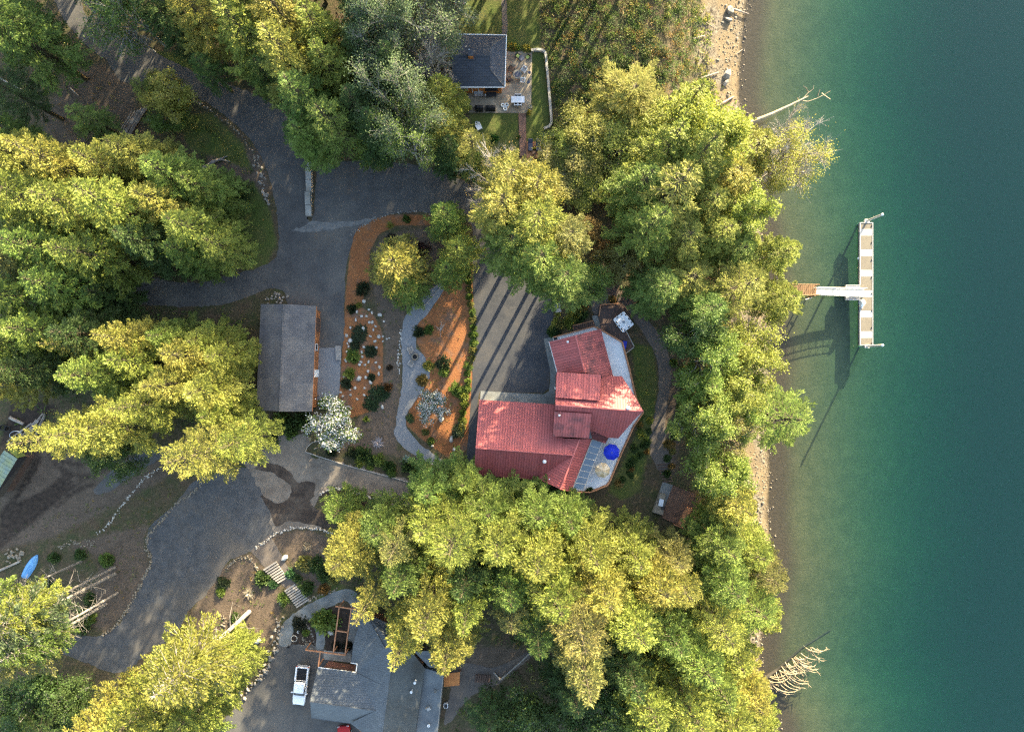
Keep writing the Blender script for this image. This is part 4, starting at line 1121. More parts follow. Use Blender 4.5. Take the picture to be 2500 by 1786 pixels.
for i in range(10):
    t = (i + 0.5) / 10
    a, c = B_(1618 + 180 * t, 955 - 20 * t, 1.2), B_(1612 + 178 * t, 1105 - 18 * t, 1.2)
    mm = (a + c) / 2; d = c - a
    MB().box((mm.x, mm.y, 1.2), (d.length, 0.215, 0.06), math.atan2(d.y, d.x)).build('slat', 'orange_wall', cpf)
for x, y in ((1625, 962), (1795, 942), (1617, 1098), (1785, 1080)):
    p = B_(x, y, 1.1); MB().box((p.x, p.y, 0.6), (0.12, 0.12, 1.15)).build('leg', 'cedar', cpf)

# ------------------------------------------------------------------ green roofed shed at the left edge
def LL(x, y, z): return P3(ZL, x, y, z)
gs = thing('green_shed', 'green metal roofed shed at the left edge with mossy gable', 'shed', LL(20, 980, 0))
g0, g1, g2, g3 = LL(-190, 830, 2.8), LL(40, 772, 2.8), LL(150, 845, 3.6), LL(-160, 1330, 3.6)
ra, rb_ = LL(150, 845, 3.6), LL(-60, 1190, 3.6)
roof_pts = [LL(35, 772, 2.7), ra, rb_, LL(-190, 1110, 2.7)]
n_ = 12
gbase = MB().slab3([p - Vector((0, 0, 0.05)) for p in roof_pts], 0.08).build('roof_slope', 'green_roof', gs)
for i in range(n_):
    t0, t1 = i / n_, (i + 0.8) / n_
    MB().slab3([roof_pts[0].lerp(roof_pts[3], t0), roof_pts[1].lerp(roof_pts[2], t0), roof_pts[1].lerp(roof_pts[2], t1), roof_pts[0].lerp(roof_pts[3], t1)], 0.05).build('roof_panel', 'green_roof', gbase)
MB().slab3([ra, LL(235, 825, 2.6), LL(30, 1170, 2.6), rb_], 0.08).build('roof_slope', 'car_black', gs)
MB().slab3([LL(60, 765, 2.72), LL(140, 758, 2.72), LL(225, 815, 2.75), LL(150, 838, 3.62)], 0.05).build('moss_patch', 'moss', gs)
MB().prism(inset([LL(40, 790, 2.5), LL(215, 830, 2.5), LL(10, 1160, 2.5), LL(-180, 1100, 2.5)], 0.3), 0, 2.6).build('wall', 'wood_dark', gs)
# ------------------------------------------------------------------ vehicles
def pickup(label, rear, front, paint, bed=True):
    a, c = W(*rear, 0), W(*front, 0)
    d = c - a; mid = (a + c) / 2
    t = thing('pickup_truck', label, 'pickup truck', mid, rz=math.atan2(d.y, d.x))
    Lh = d.length / 2; w = 0.97
    def b(name, m, M=None, sm=False): return M.build(name, m, t, local=True, smooth=sm)
    def loft(secs):
        m = MB(); k = len(secs[0]); vs_ = [p for s in secs for p in s]; fs_ = []
        for i in range(len(secs) - 1):
            for j in range(k): fs_.append((i * k + j, i * k + (j + 1) % k, (i + 1) * k + (j + 1) % k, (i + 1) * k + j))
        fs_.append(tuple(range(k - 1, -1, -1))); fs_.append(tuple(range((len(secs) - 1) * k, len(secs) * k)))
        return m.add(vs_, fs_)
    def sec(x, hw_, z0, z1, r=0.12):
        return [(x, -hw_, z0), (x, hw_, z0), (x, hw_, z1 - r), (x, hw_ - r * 0.8, z1), (x, -hw_ + r * 0.8, z1), (x, -hw_, z1 - r)]
    # lower body with hood
    body = loft([sec(0.35, w, 0.45, 1.08), sec(Lh * 0.32, w, 0.45, 1.1), sec(Lh * 0.6, w * 0.99, 0.45, 1.12), sec(Lh * 0.88, w * 0.95, 0.45, 1.05), sec(Lh * 0.98, w * 0.86, 0.5, 0.95), sec(Lh, w * 0.78, 0.55, 0.85)])
    bo = b('body', paint, body)
    b('rear_body', paint, loft([sec(-0.75, w, 0.45, 1.08), sec(0.36, w, 0.45, 1.08)]))
    # bed: side walls, tailgate, floor
    x0, x1 = -Lh + 0.06, -0.76
    for s in (-1, 1):
        b('bed_side', paint, MB().box(((x0 + x1) / 2, s * (w - 0.1), 0.82), (x1 - x0, 0.2, 0.74)))
    b('tailgate', paint, MB().box((x0 + 0.06, 0, 0.8), (0.12, 2 * w - 0.42, 0.7)))
    b('bed_floor', 'black_cloth', MB().box(((x0 + x1) / 2, 0, 0.66), (x1 - x0, 2 * w - 0.41, 0.2)))
    b('bumper', 'steel', MB().box((-Lh, 0, 0.55), (0.14, 2 * w * 0.95, 0.2)))
    # cab
    cab = loft([sec(-0.78, w * 0.8, 1.06, 1.5, .05), sec(-0.6, w * 0.82, 1.06, 1.82), sec(0.1, w * 0.83, 1.06, 1.88), sec(0.7, w * 0.8, 1.06, 1.8), sec(0.78, w * 0.79, 1.06, 1.74)])
    b('cab', paint, cab)
    b('windshield', 'glass_dark', MB().add([(0.8, -w * 0.75, 1.72), (0.8, w * 0.75, 1.72), (1.42, w * 0.86, 1.14), (1.42, -w * 0.86, 1.14), (0.76, -w * 0.72, 1.5), (0.76, w * 0.72, 1.5)], [(0, 3, 2, 1), (0, 1, 5, 4), (1, 2, 5), (0, 4, 3), (3, 4, 5, 2)]))
    b('rear_window', 'glass_dark', MB().add([(-0.63, -w * 0.7, 1.76), (-0.63, w * 0.7, 1.76), (-0.84, w * 0.74, 1.2), (-0.84, -w * 0.74, 1.2)], [(0, 1, 2, 3)]))
    for s in (-1, 1):
        b('side_window', 'glass_dark', MB().box((0.36, s * w * 0.81, 1.45), (0.72, 0.1, 0.42)))
        b('side_window', 'glass_dark', MB().box((-0.3, s * w * 0.81, 1.45), (0.42, 0.1, 0.42)))
        b('mirror', paint, MB().box((0.95, s * (w + 0.12), 1.22), (0.14, 0.26, 0.2)))
        b('headlight', 'headlight', MB().box((Lh * 0.965, s * w * 0.68, 0.86), (0.2, 0.34, 0.16)))
        b('taillight', 'taillight', MB().box((-Lh + 0.05, s * (w - 0.1), 0.95), (0.1, 0.16, 0.3)))
        for x in (Lh * 0.62, -Lh * 0.58):
            wh = b('wheel', 'rubber', MB().tube([(x, s * (w - 0.22), 0.38), (x, s * (w + 0.02), 0.38)], 0.38, 14))
            MB().tube([(x, s * (w + 0.0), 0.38), (x, s * (w + 0.035), 0.38)], 0.22, 10).build('rim', 'steel', wh, local=True)
    b('grille', 'black_metal', MB().box((Lh * 0.99, 0, 0.78), (0.08, w * 1.0, 0.22)))
    return t
pickup('white crew cab pickup truck parked beside the grey hipped roof house', ZB(861, 1036), ZB(822, 1362), 'car_white')
pickup('red pickup truck half hidden under the roof edge at the bottom of the picture', ZB(1240, 1880), ZB(1205, 1545), 'red_paint')
pickup('black pickup truck parked under the trees north of the navy roofed house', V(1024, -62), V(1022, 14), 'car_black')

# ------------------------------------------------------------------ dock
def DD(x, y, z): return P3(Zd, x, y, z)
dz = WATER_Z + 0.5
dock = thing('floating_dock', 'long floating dock with alternating tan and white deck sections', 'dock', DD(340, 870, WATER_Z))
p0, p1 = DD(267, 195, dz), DD(411, 1545, dz)
fr_ = MB()
def bx2(m, x0, y0, x1, y1, z0, z1):
    a, c = DD(x0, y0, dz), DD(x1, y1, dz)
    m.box(((a.x + c.x) / 2, (a.y + c.y) / 2, (z0 + z1) / 2), (abs(c.x - a.x), abs(c.y - a.y), z1 - z0)); return m
bx2(fr_, 270, 198, 409, 1543, dz - 0.75, dz - 0.06); bx2(fr_, 114, 884, 271, 1046, dz - 0.74, dz - 0.065)
fr_.build('float', 'black_metal', dock)
ys = [200, 265, 340, 490, 565, 715, 790, 940, 1015, 1165, 1240, 1390, 1465, 1541]
for i in range(len(ys) - 1):
    bx2(MB(), 274, ys[i] + 0.6, 405, ys[i + 1] - 0.6, dz - 0.06, dz).build('deck_section', 'dock_tan' if i % 2 == 0 else 'dock_white', dock)
bx2(MB(), 118, 888, 272.5, 1043, dz - 0.06, dz - 0.002).build('deck_section', 'dock_white', dock)
for r_ in ((266, 194, 273.5, 882), (266, 1048, 273.5, 1546), (405.5, 194, 412, 1546), (273.8, 194, 405.2, 199.5), (273.8, 1541.5, 405.2, 1546), (111, 881, 266, 887.5), (111, 1043.5, 266, 1049), (111, 887.8, 117.5, 1043.2)):
    bx2(MB(), *r_, dz - 0.35, dz + 0.06).build('rub_rail', 'dock_edge', dock)
for y in (230, 415, 605, 795, 975, 1165, 1350, 1525):
    bx2(MB(), 393, y - 6, 402, y + 6, dz, dz + 0.1).build('cleat', 'black_metal', dock)
for k, (x, y) in enumerate(((328, 183), (330, 1556))):
    p = DD(x, y, WATER_Z)
    t = thing('dock_piling', ('tall steel piling with white cap at the north end of the dock', 'tall steel piling with white cap at the south end of the dock')[k], 'piling', (p.x, p.y, WATER_Z - 7), 'pilings holding the dock')
    MB().tube([(0, 0, 0), (0, 0, 12.0)], 0.17, 12).build('shaft', 'aluminium', t, local=True)
    MB().lathe((0, 0, 12.0), [(0.2, 0), (0.2, 0.12), (0.02, 0.42)], 12).build('cap', 'white_plastic', t, local=True)
    MB().box((0, (0.0), 7.45), (0.75, 0.55, 0.2)).build('collar', 'dock_edge', t, local=True)
def S5(x, y, z): return P3(Z5, x, y, z)
gw = thing('gangway', 'pale aluminium gangway with truss rails sloping down to the floating dock', 'gangway', S5(660, 955, WATER_Z))
ga_, gb_ = [S5(440, 928, -3.6), S5(440, 985, -3.6)], [S5(880, 935, dz + 0.12), S5(880, 1003, dz + 0.12)]
MB().slab3([ga_[0], gb_[0], gb_[1], ga_[1]], 0.08).build('walkway_deck', 'aluminium', gw)
for i in (0, 1):
    a, c = ga_[i], gb_[i]
    up = Vector((0, 0, 1.0))
    rl = MB(); rl.tube([a + up, c + up], 0.06, 6); rl.tube([a + Vector((0, 0, .05)), c + Vector((0, 0, .05))], 0.07, 6)
    for j in range(9):
        q = a.lerp(c, j / 8); rl.tube([q, q + up], 0.035, 5)
        if j < 8: rl.tube([q, a.lerp(c, (j + 1) / 8) + up], 0.025, 4)
    rl.build('railing', 'aluminium', gw)
pr = thing('wooden_pier', 'short brown timber pier between the beach and the gangway', 'pier', S5(300, 950, WATER_Z))
pz = -3.5
pa, pb = [S5(60, 903, pz), S5(60, 996, pz)], [S5(472, 905, pz), S5(472, 992, pz)]
for i in range(24):
    t0, t1 = i / 24 + 0.004, (i + 1) / 24 - 0.002
    MB().slab3([pa[0].lerp(pb[0], t0), pa[0].lerp(pb[0], t1), pa[1].lerp(pb[1], t1), pa[1].lerp(pb[1], t0)], 0.06).build('plank', 'pier_wood', pr)
for i in (0, 1):
    rl = MB(); a, c = pa[i], pb[i]; up = Vector((0, 0, 1.0))
    rl.tube([a + up, c + up], 0.07, 4)
    for j in range(7):
        q = a.lerp(c, j / 6); rl.tube([q - Vector((0, 0, 0.1)), q + up], 0.05, 4)
    rl.build('railing', 'pier_wood', pr)
    for j in (0.1, 0.5, 0.97):
        q = a.lerp(c, j); MB().tube([(q.x, q.y, -8.0), (q.x, q.y, pz)], 0.13, 8).build('pile', 'pier_wood', pr)
cv = thing('dock_box', 'white peaked canvas cover standing on the dock deck', 'dock box', DD(302, 1078, dz))
cpts = [(276, 1048), (310, 1040), (335, 1075), (308, 1118), (280, 1115)]
cw_ = [DD(x, y, dz + 0.6) for x, y in cpts]; apex = DD(300, 1075, dz + 1.05)
m__ = MB(); vs_ = [Vector((p.x, p.y, dz)) for p in cw_] + cw_ + [apex]; n5 = 5
m__.add(vs_, [(i, (i + 1) % n5, n5 + (i + 1) % n5, n5 + i) for i in range(n5)] + [(n5 + i, n5 + (i + 1) % n5, 10) for i in range(n5)])
m__.build('cover', 'white_membrane', cv); bx2(MB(), 280, 1112, 292, 1140, dz, dz + 0.25).build('step', 'white_plastic', cv)
bo_ = DD(250, 590, WATER_Z)
props(MB().lathe((bo_.x, bo_.y, WATER_Z - 0.1), [(0.1, 0), (0.18, 0.12), (0.18, 0.24), (0.08, 0.36)], 10).build('mooring_buoy', 'white_plastic'), 'small white buoy floating beside the dock', 'buoy')
ld_ = S5(400, 1018, -4)
props(MB().tube([S5(375, 1028, -5.2), S5(430, 1012, -5.0)], 0.09, 6).build('loose_pole', 'aluminium'), 'white pole lying below the timber pier', 'pole')

# ------------------------------------------------------------------ patio furniture
def chair(label, zx, zy, rz, frame, seat, cush=None, s=0.6):
    p = Q(zx, zy, 0.05)
    t = thing('patio_chair', label, 'chair', p, 'chairs on the patio', rz)
    for dx in (-1, 1):
        for dy in (-1, 1):
            MB().box((dx * s * .45, dy * s * .45, 0.2), (0.06, 0.06, 0.4)).build('leg', frame, t, local=True)
        MB().box((dx * s * .47, 0, 0.6), (0.07, s, 0.05)).build('armrest', frame, t, local=True)
    MB().box((0, 0, 0.42), (s * 0.9, s * 0.95, 0.07)).build('seat', seat, t, local=True)
    MB().box((0, s * 0.5, 0.68), (s * 0.9, 0.08, 0.55)).build('backrest', frame, t, local=True)
    if cush: MB().box((0, -0.02, 0.5), (s * 0.82, s * 0.8, 0.1)).build('cushion', cush, t, local=True)
    return t
chair('dark chair with lime green cushion west of the small round table', 920, 362, R(50), 'black_metal', 'black_metal', 'cushion_green')
chair('dark chair with lime green cushion east of the small round table', 1030, 374, R(-40), 'black_metal', 'black_metal', 'cushion_green')
chair('empty dark frame chair nearest the east wall of the navy roofed house', 850, 502, R(60), 'black_metal', 'wood_dark', s=0.8)
chair('dark frame chair southwest of the glass fire table', 832, 622, R(120), 'black_metal', 'wood_dark', s=0.7)
chair('white cushioned armchair northeast of the glass fire table', 988, 513, R(-35), 'white_paint', 'white_paint', 'dock_white', s=0.75)
chair('white cushioned armchair southeast of the glass fire table', 972, 628, R(-95), 'white_paint', 'white_paint', 'dock_white', s=0.75)
for k, (x, y) in enumerate(((903, 812), (940, 812), (900, 893), (942, 893))):
    chair(('black chair on the north side of the grey table, nearer the house', 'black chair on the north side of the grey table, nearer the lawn', 'black chair on the south side of the grey table, nearer the house', 'black chair on the south side of the grey table, nearer the lawn')[k], x, y, 0 if k < 2 else R(180), 'steel', 'black_cloth', s=0.5)
def round_table(label, x, y, r, h, m):
    p = Q(x, y, 0.05); t = thing('round_table', label, 'table', p)
    MB().lathe((0, 0, h - 0.05), [(r, 0), (r, 0.05)], 20).build('tabletop', m, t, local=True)
    MB().tube([(0, 0, 0), (0, 0, h - 0.05)], 0.07, 8).build('pedestal', 'black_metal', t, local=True)
    MB().lathe((0, 0, 0), [(r * 0.5, 0), (r * 0.4, 0.05)], 14).build('base', 'black_metal', t, local=True)
    return t
round_table('small dark round table between the lime cushioned chairs', 962, 388, 0.42, 0.6, 'cushion_navy')
ft = round_table('large round glass fire table in the middle of the patio', 915, 566, 0.68, 0.65, 'concrete_grey')
MB().lathe((0, 0, 0.65), [(0.42, 0), (0.42, 0.03), (0.3, 0.05)], 18).build('burner', 'cushion_navy', ft, local=True)
for k, (x, y) in enumerate(((1048, 545), (1038, 650))):
    p = Q(x, y, 0.05); t = thing('patio_heater', ('dark slim side table at the lawn edge, the northern one', 'dark slim side table at the lawn edge, the southern one')[k], 'side table', p)
    MB().lathe((0, 0, 0.5), [(0.24, 0), (0.24, 0.05)], 12).build('top', 'cushion_navy', t, local=True); MB().tube([(0, 0, 0), (0, 0, .5)], .04, 6).build('stem', 'black_metal', t, local=True)
    MB().tube([(0.02, 0.2, 0.6), (0.05, 0.6, 0.9)], .04, 5).build('arm', 'black_metal', t, local=True)
    t.name = 'side_table'
p = Q(921, 846, 0.05); t = thing('dining_table', 'long grey metal dining table on the patio', 'table', p)
MB().box((0, 0, 0.74), (2.0, 0.98, 0.05)).build('tabletop', 'steel', t, local=True)
for dx in (-.9, .9):
    for dy in (-.4, .4): MB().box((dx, dy, .36), (.07, .07, .72)).build('leg', 'steel', t, local=True)
for k, (x, y) in enumerate(((754, 890), (798, 887), (780, 930))):
    p = Q(x, y, 0.06); m = MB()
    pr_ = [(0.15, 0.02), (0.28, 0.0), (0.33, 0.08), (0.28, 0.18), (0.15, 0.16)]
    vs_ = []; fs_ = []
    for i in range(20):
        a = 2 * math.pi * i / 20
        vs_ += [(p.x + r * math.cos(a), p.y + r * math.sin(a), p.z + z) for r, z in pr_]
        fs_ += [(i * 5 + j, i * 5 + (j + 1) % 5, ((i + 1) % 20) * 5 + (j + 1) % 5, ((i + 1) % 20) * 5 + j) for j in range(5)]
    m.add(vs_, fs_)
    props(m.build('white_ring', 'tyre_white', smooth=True), ('white ring shaped float nearest the house, one of three', 'white ring shaped float nearest the grey table, one of three', 'southernmost white ring shaped float of three on the patio')[k], 'ring float', 'white rings on the patio')
def covered_grill(label, x, y, sx, sy, m, h=1.0):
    p = Q(x, y, 0.05); t = thing('covered_grill', label, 'grill', p)
    MB().box((0, 0, h * 0.42), (sx, sy, h * 0.84), 0, 0.94).build('cover', m, t, local=True)
    MB().tube([(-sx * .46, 0, h * .84), (-sx * .2, 0, h), (sx * .2, 0, h), (sx * .46, 0, h * .84)], [sy * .3, sy * .36, sy * .36, sy * .3], 10).build('lid', m, t, local=True)
    for dx in (-1, 1): MB().tube([(dx * sx * .4, -sy * .45, .1), (dx * sx * .4, -sy * .52, .1)], .1, 8).build('wheel', 'rubber', t, local=True)
    return t
covered_grill('round shouldered black covered grill at the south edge of the patio', 495, 935, 1.2, 0.75, 'black_cloth')
covered_grill('boxy black covered grill nearer the white rings', 622, 934, 1.55, 0.7, 'black_cloth', 0.9)
covered_grill('small black covered kettle grill half under the conifer branches', 388, 925, 0.5, 0.6, 'black_cloth', 0.9)
p = Q(490, 785, 0.05); t = thing('garden_bench', 'grey slatted bench against the orange wall', 'bench', p)
for i in range(4): MB().box((0, -0.2 + i * 0.15, 0.45), (1.4, 0.11, 0.05)).build('slat', 'steel', t, local=True)
for dx in (-.6, .6): MB().box((dx, 0, .22), (.08, .55, .42)).build('leg', 'black_metal', t, local=True)
MB().box((0, 0.32, 0.75), (1.4, .07, .4)).build('backrest', 'steel', t, local=True)
p = Q(632, 787, 0.05); t = thing('console_table', 'low black table below the orange wall window', 'table', p)
MB().box((0, 0, .6), (1.5, .75, .06)).build('tabletop', 'black_metal', t, local=True)
for dx in (-.65, .65):
    for dy in (-.3, .3): MB().box((dx, dy, .29), (.07, .07, .58)).build('leg', 'black_metal', t, local=True)
p = Q(566, 785, 0.05); props(MB().lathe(p, [(0.12, 0), (0.16, .3), (0.1, .5)], 10).build('white_urn', 'white_paint'), 'small white urn between the bench and the black table', 'urn')
p = Q(640, 735, 0.05); t = thing('wall_shelf', 'black shelf rack with pots standing against the orange wall', 'shelf', p)
for z in (0.4, 0.9, 1.4): MB().box((0, 0, z), (2.0, .35, .04)).build('shelf_board', 'black_metal', t, local=True)
for dx in (-.95, .95): MB().box((dx, 0, .72), (.05, .33, 1.44)).build('upright', 'black_metal', t, local=True)
for dx in (-.8, -.3, .2, .7): MB().lathe((dx, 0, 1.42), [(.1, 0), (.13, .2)], 8).build('pot', 'white_paint', t, local=True)
p = Q(290, 722, 0.05); t = thing('planter_box', 'pale wooden planter box at the corner of the orange wall', 'planter', p)
for dx, dy, sx, sy in ((0, .25, .6, .06), (0, -.25, .6, .06), (.28, 0, .06, .44), (-.28, 0, .06, .44)): MB().box((dx, dy, .25), (sx, sy, .5)).build('side', 'wood_grey', t, local=True)
MB().box((0, 0, .38), (.5, .44, .1)).build('soil', 'wood_dark', t, local=True)
# lawn things
p = Q(492, 1138, 0.0); t = thing('lawn_chair', 'white plastic lawn chair tipped on the grass by the conifers', 'chair', p, rz=R(25))
MB().box((0, 0, .38), (.75, .8, .06)).build('seat', 'white_plastic', t, local=True)
for i in range(4): MB().box((-.3 + i * .2, .42, .7), (.14, .06, .7)).build('back_slat', 'white_plastic', t, local=True)
for dx in (-.36, .36):
    MB().box((dx, 0, .58), (.09, .85, .05)).build('armrest', 'white_plastic', t, local=True)
    for dy in (-.36, .36): MB().box((dx, dy, .18), (.07, .07, .36)).build('leg', 'white_plastic', t, local=True)
p = Q(468, 1086, 0.02); m = MB(); m.tube([(p.x + .22 * math.cos(a), p.y + .26 * math.sin(a), .05) for a in np.linspace(0, 6.28, 17)], .035, 5)
props(m.build('hose_ring', 'white_plastic'), 'small white hoop lying on the lawn above the lawn chair', 'hoop')
# boardwalk and lounge deck
bwk = thing('boardwalk', 'straight brown plank boardwalk across the lawn from the patio', 'boardwalk', Q(970, 1200, 0))
for i in range(42):
    y = 980 + i * 11.2
    a, c = Q(928 + i * .4, y, 0.12), Q(1010 + i * .15, y + 9.8, 0.12)
    MB().box(((a.x + c.x) / 2, (a.y + c.y) / 2, 0.1), (abs(c.x - a.x), abs(c.y - a.y), 0.05)).build('plank', 'boardwalk_side', bwk)
ldk = thing('lounge_deck', 'square brown timber lounge deck at the end of the boardwalk', 'deck', Q(1095, 1380, 0))
for i in range(14):
    x = 1016 + i * 11.6
    a, c = Q(x, 1288, 0.3), Q(x + 10.4, 1470, 0.3)
    MB().box(((a.x + c.x) / 2, (a.y + c.y) / 2, 0.27), (abs(c.x - a.x), abs(c.y - a.y), 0.06)).build('plank', 'beam_wood', ldk)
MB().prism([tuple(Q(x, y, .2))[:2] for x, y in ((1018, 1290), (1174, 1290), (1174, 1468), (1018, 1468))], 0, 0.22).build('frame', 'wood_dark', ldk)
for i in range(3):
    a = Q(1062, 1480 + i * 14, 0.2); MB().box((a.x, a.y, .2 - i * .06), (1.1, .2, .06)).build('step', 'wood_dark', ldk)
for k, x in enumerate((1060, 1146)):
    p = Q(x, 1345, .3); t = thing('sun_lounger', ('navy cushioned lounger nearer the boardwalk', 'navy cushioned lounger nearer the retaining wall')[k], 'lounger', p)
    MB().box((0, 0, .25), (.72, 1.5, .08)).build('frame', 'wood_dark', t, local=True); MB().box((0, -.15, .34), (.68, 1.1, .12)).build('cushion', 'cushion_navy', t, local=True)
    MB().add([(-.34, .4, .3), (.34, .4, .3), (.34, .95, .7), (-.34, .95, .7), (-.34, .5, .22), (.34, .5, .22), (.34, 1.03, .62), (-.34, 1.03, .62)], [(0, 1, 2, 3), (7, 6, 5, 4), (0, 4, 5, 1), (1, 5, 6, 2), (2, 6, 7, 3), (3, 7, 4, 0)]).build('backrest', 'cushion_navy', t, local=True)
    for dx in (-.3, .3):
        for dy in (-.6, .6): MB().box((dx, dy, .12), (.07, .07, .22)).build('leg', 'wood_dark', t, local=True)
p = Q(1098, 1420, .3); t = thing('low_table', 'small dark wooden table between the loungers', 'table', p)
MB().box((0, 0, .42), (.5, .5, .05)).build('tabletop', 'wood_dark', t, local=True)
for dx in (-.2, .2):
    for dy in (-.2, .2): MB().box((dx, dy, .2), (.05, .05, .4)).build('leg', 'wood_dark', t, local=True)
# curved concrete retaining wall by the lawn
rw = thing('retaining_wall', 'low curved pale concrete wall bordering the lawn strip', 'wall', Q(1250, 700, 0))
rp = smooth_poly([(1068, 282), (1130, 272), (1185, 278), (1218, 300), (1232, 345), (1240, 450), (1255, 600), (1268, 760), (1280, 900), (1290, 1020), (1288, 1085), (1262, 1120), (1208, 1142)], False, 2)
rpw = [Q(x, y, 0.5) for x, y in rp]
for i in range(len(rpw) - 1):
    a, c = rpw[i], rpw[i + 1]; d = c - a; mm = (a + c) / 2
    MB().box((mm.x, mm.y, 0.25), (d.length - 0.015, 0.36, 0.55), math.atan2(d.y, d.x)).build('wall_segment', 'concrete', rw)

# ------------------------------------------------------------------ garden things
fp = thing('fire_pit', 'round stone fire pit ring on the gravel path', 'fire pit', W(*Zg(683, 673), 0))
for i in range(14):
    a = 2 * math.pi * i / 14
    m = MB(); m.box((0.44 * math.cos(a), .44 * math.sin(a), .2), (.2, .19, .4), a, .9); m.build('stone', 'rock_tan', fp, local=True)
MB().lathe((0, 0, 0.02), [(.36, 0), (.36, .08), (.1, .12)], 12).build('ash_bed', 'black_cloth', fp, local=True)
for k, (x, y, rz) in enumerate(((645, 612, R(205)), (648, 735, R(-35)))):
    t = thing('adirondack_chair', ('pale weathered garden chair north of the stone fire pit', 'pale weathered garden chair south of the stone fire pit')[k], 'chair', W(*Zg(x, y), 0), 'chairs at the fire pit', rz)
    for i in range(5): MB().box((0, -.3 + i * .15, .36 - i * .02), (.6, .11, .04)).build('seat_slat', 'wood_grey', t, local=True)
    for i in range(5):
        x_ = -.26 + i * .13
        MB().add([(x_ - .05, .3, .3), (x_ + .05, .3, .3), (x_ + .06, .62, .95), (x_ - .06, .62, .95)], [(0, 1, 2, 3)]).build('back_slat', 'wood_grey', t, local=True)
    for s in (-1, 1):
        MB().box((s * .36, 0, .55), (.13, .75, .04)).build('armrest', 'wood_grey', t, local=True)
        MB().box((s * .34, -.33, .27), (.06, .08, .54)).build('leg', 'wood_grey', t, local=True); MB().box((s * .34, .3, .2), (.06, .08, .4)).build('leg', 'wood_grey', t, local=True)
ROCKS = [(245, 195, 20), (285, 265, 15), (312, 293, 18), (382, 312, 26), (222, 325, 16), (265, 322, 16), (172, 355, 17), (288, 375, 16), (315, 375, 18), (415, 368, 13), (342, 410, 15), (325, 440, 16), (125, 420, 16), (240, 432, 22), (95, 490, 20), (298, 497, 16), (370, 500, 22), (337, 540, 18), (125, 530, 26), (110, 585, 14), (95, 628, 14), (245, 590, 17), (225, 633, 15), (350, 592, 17), (85, 707, 18), (230, 672, 15), (217, 717, 16), (203, 740, 17), (250, 742, 15), (282, 715, 17), (345, 722, 17), (375, 762, 16), (277, 797, 17), (370, 820, 20), (260, 850, 18), (300, 893, 22), (165, 940, 18), (247, 943, 15), (125, 958, 12), (42, 978, 16), (243, 1003, 14), (128, 1000, 15), (285, 1032, 13), (328, 965, 12), (185, 1037, 14), (405, 495, 13), (440, 520, 12), (460, 512, 11), (405, 540, 12), (180, 285, 15), (70, 845, 13), (100, 560, 12), (60, 1010, 14)]
rock_meshes = []
for i in range(9):
    m = MB(); m.rock((0, 0, 0), 1.0, 100 + i, 0.75); rock_meshes.append(m.mesh('boulder', 'rock_white'))
def place_rock(p, s, label, group, mi, name='boulder', rz=None):
    o = link_mesh(name, rock_meshes[mi % 9], None, (p.x, p.y, p.z + s * 0.32))
    o.scale = (s, s, s); o.rotation_euler = (0, 0, random.uniform(0, 6.28) if rz is None else rz)
    props(o, label, 'boulder', group); return o
for i, (x, y, s) in enumerate(ROCKS):
    place_rock(W(*Zg(x, y), 0), s / 3.53 / 16 * 0.9, 'white angular boulder set in the orange mulch rock garden beside the shed', 'white boulders in the rock garden', i)
place_rock(W(*Zg(200, 862), 0), 0.52, 'largest rounded white boulder in the orange rock garden', None, 3)
place_rock(W(*Zg(403, 1105), 0), 0.36, 'lone white boulder on the dark green groundcover mound', None, 2)
place_rock(W(*Zg(908, 1207), 0), 0.5, 'white boulder at the foot of the smaller blossoming tree', None, 5)
place_rock(W(*Zg(995, 1380), 0), 0.5, 'white boulder beside the round grey shrub near the red house', None, 6)
place_rock(W(*Zg(832, 1440), 0), 0.26, 'small white stone at the bend of the gravel garden path', None, 1)
place_rock(W(*Zg(1023, 1468), 0), 0.3, 'small pale stone by the driveway corner of the mulch bed', None, 4)
place_rock(W(*ZB(690, 118), 0), 0.5, 'pale boulder beside the top of the log stairs', None, 4, rz=1.0)
place_rock(W(*ZB(1085, 765), 0), 0.55, 'white boulder below the green bush by the pergola', None, 3)
place_rock(W(*ZB(655, 512), 0), 0.34, 'small tan boulder left of the lower log stairs', None, 0)
place_rock(W(*ZB(445, 825), 0), 0.75, 'grey boulder at the right edge of the big conifer crown', None, 8)
place_rock(W(*ZB(372, 1252), 0), 0.3, 'small tan stone at the lower end of the dark rock bank', None, 2)

def stone_border(label, pts, size, mat_, closed=False, spread=0.12, per=1.0, z=0.0):
    w = [tuple(W(p[0], p[1], z))[:2] for p in pts]
    w = smooth_poly(w, closed, 6) if len(w) > 2 else w
    m = MB(); rg = random.Random(len(pts) * 31 + int(pts[0][0])); acc = 0.0
    if closed: w = w + [w[0]]
    for i in range(len(w) - 1):
        a, c = Vector(w[i]), Vector(w[i + 1]); L_ = (c - a).length; acc += L_
        while acc > size * 1.1 / per:
            acc -= size * 1.1 / per
            q = c + (a - c) * rg.random()
            s = size * .8 * rg.uniform(0.5, 1.25)
            m.rock((q.x + rg.gauss(0, spread), q.y + rg.gauss(0, spread), z + s * .3), s, rg.random(), .7)
    o = m.build('stone_border', mat_)
    return props(o, label, 'stone border', kind='stuff')
stone_border('thin line of pale stones along the inner curve of the upper driveway', [Z1(*p) for p in ((1640, 845), (1760, 915), (1890, 1005), (2000, 1090), (2090, 1180), (2150, 1270), (2185, 1340), (2230, 1440))], 0.2, 'rock_tan')
stone_border('rough grey boulders lining the driveway above the side road', [Z1(*p) for p in ((2190, 1350), (2240, 1450), (2260, 1560))] + [Z7(60, 20), Z7(90, 120), Z7(120, 190)], 0.36, 'rock_grey', spread=0.3, per=1.6)
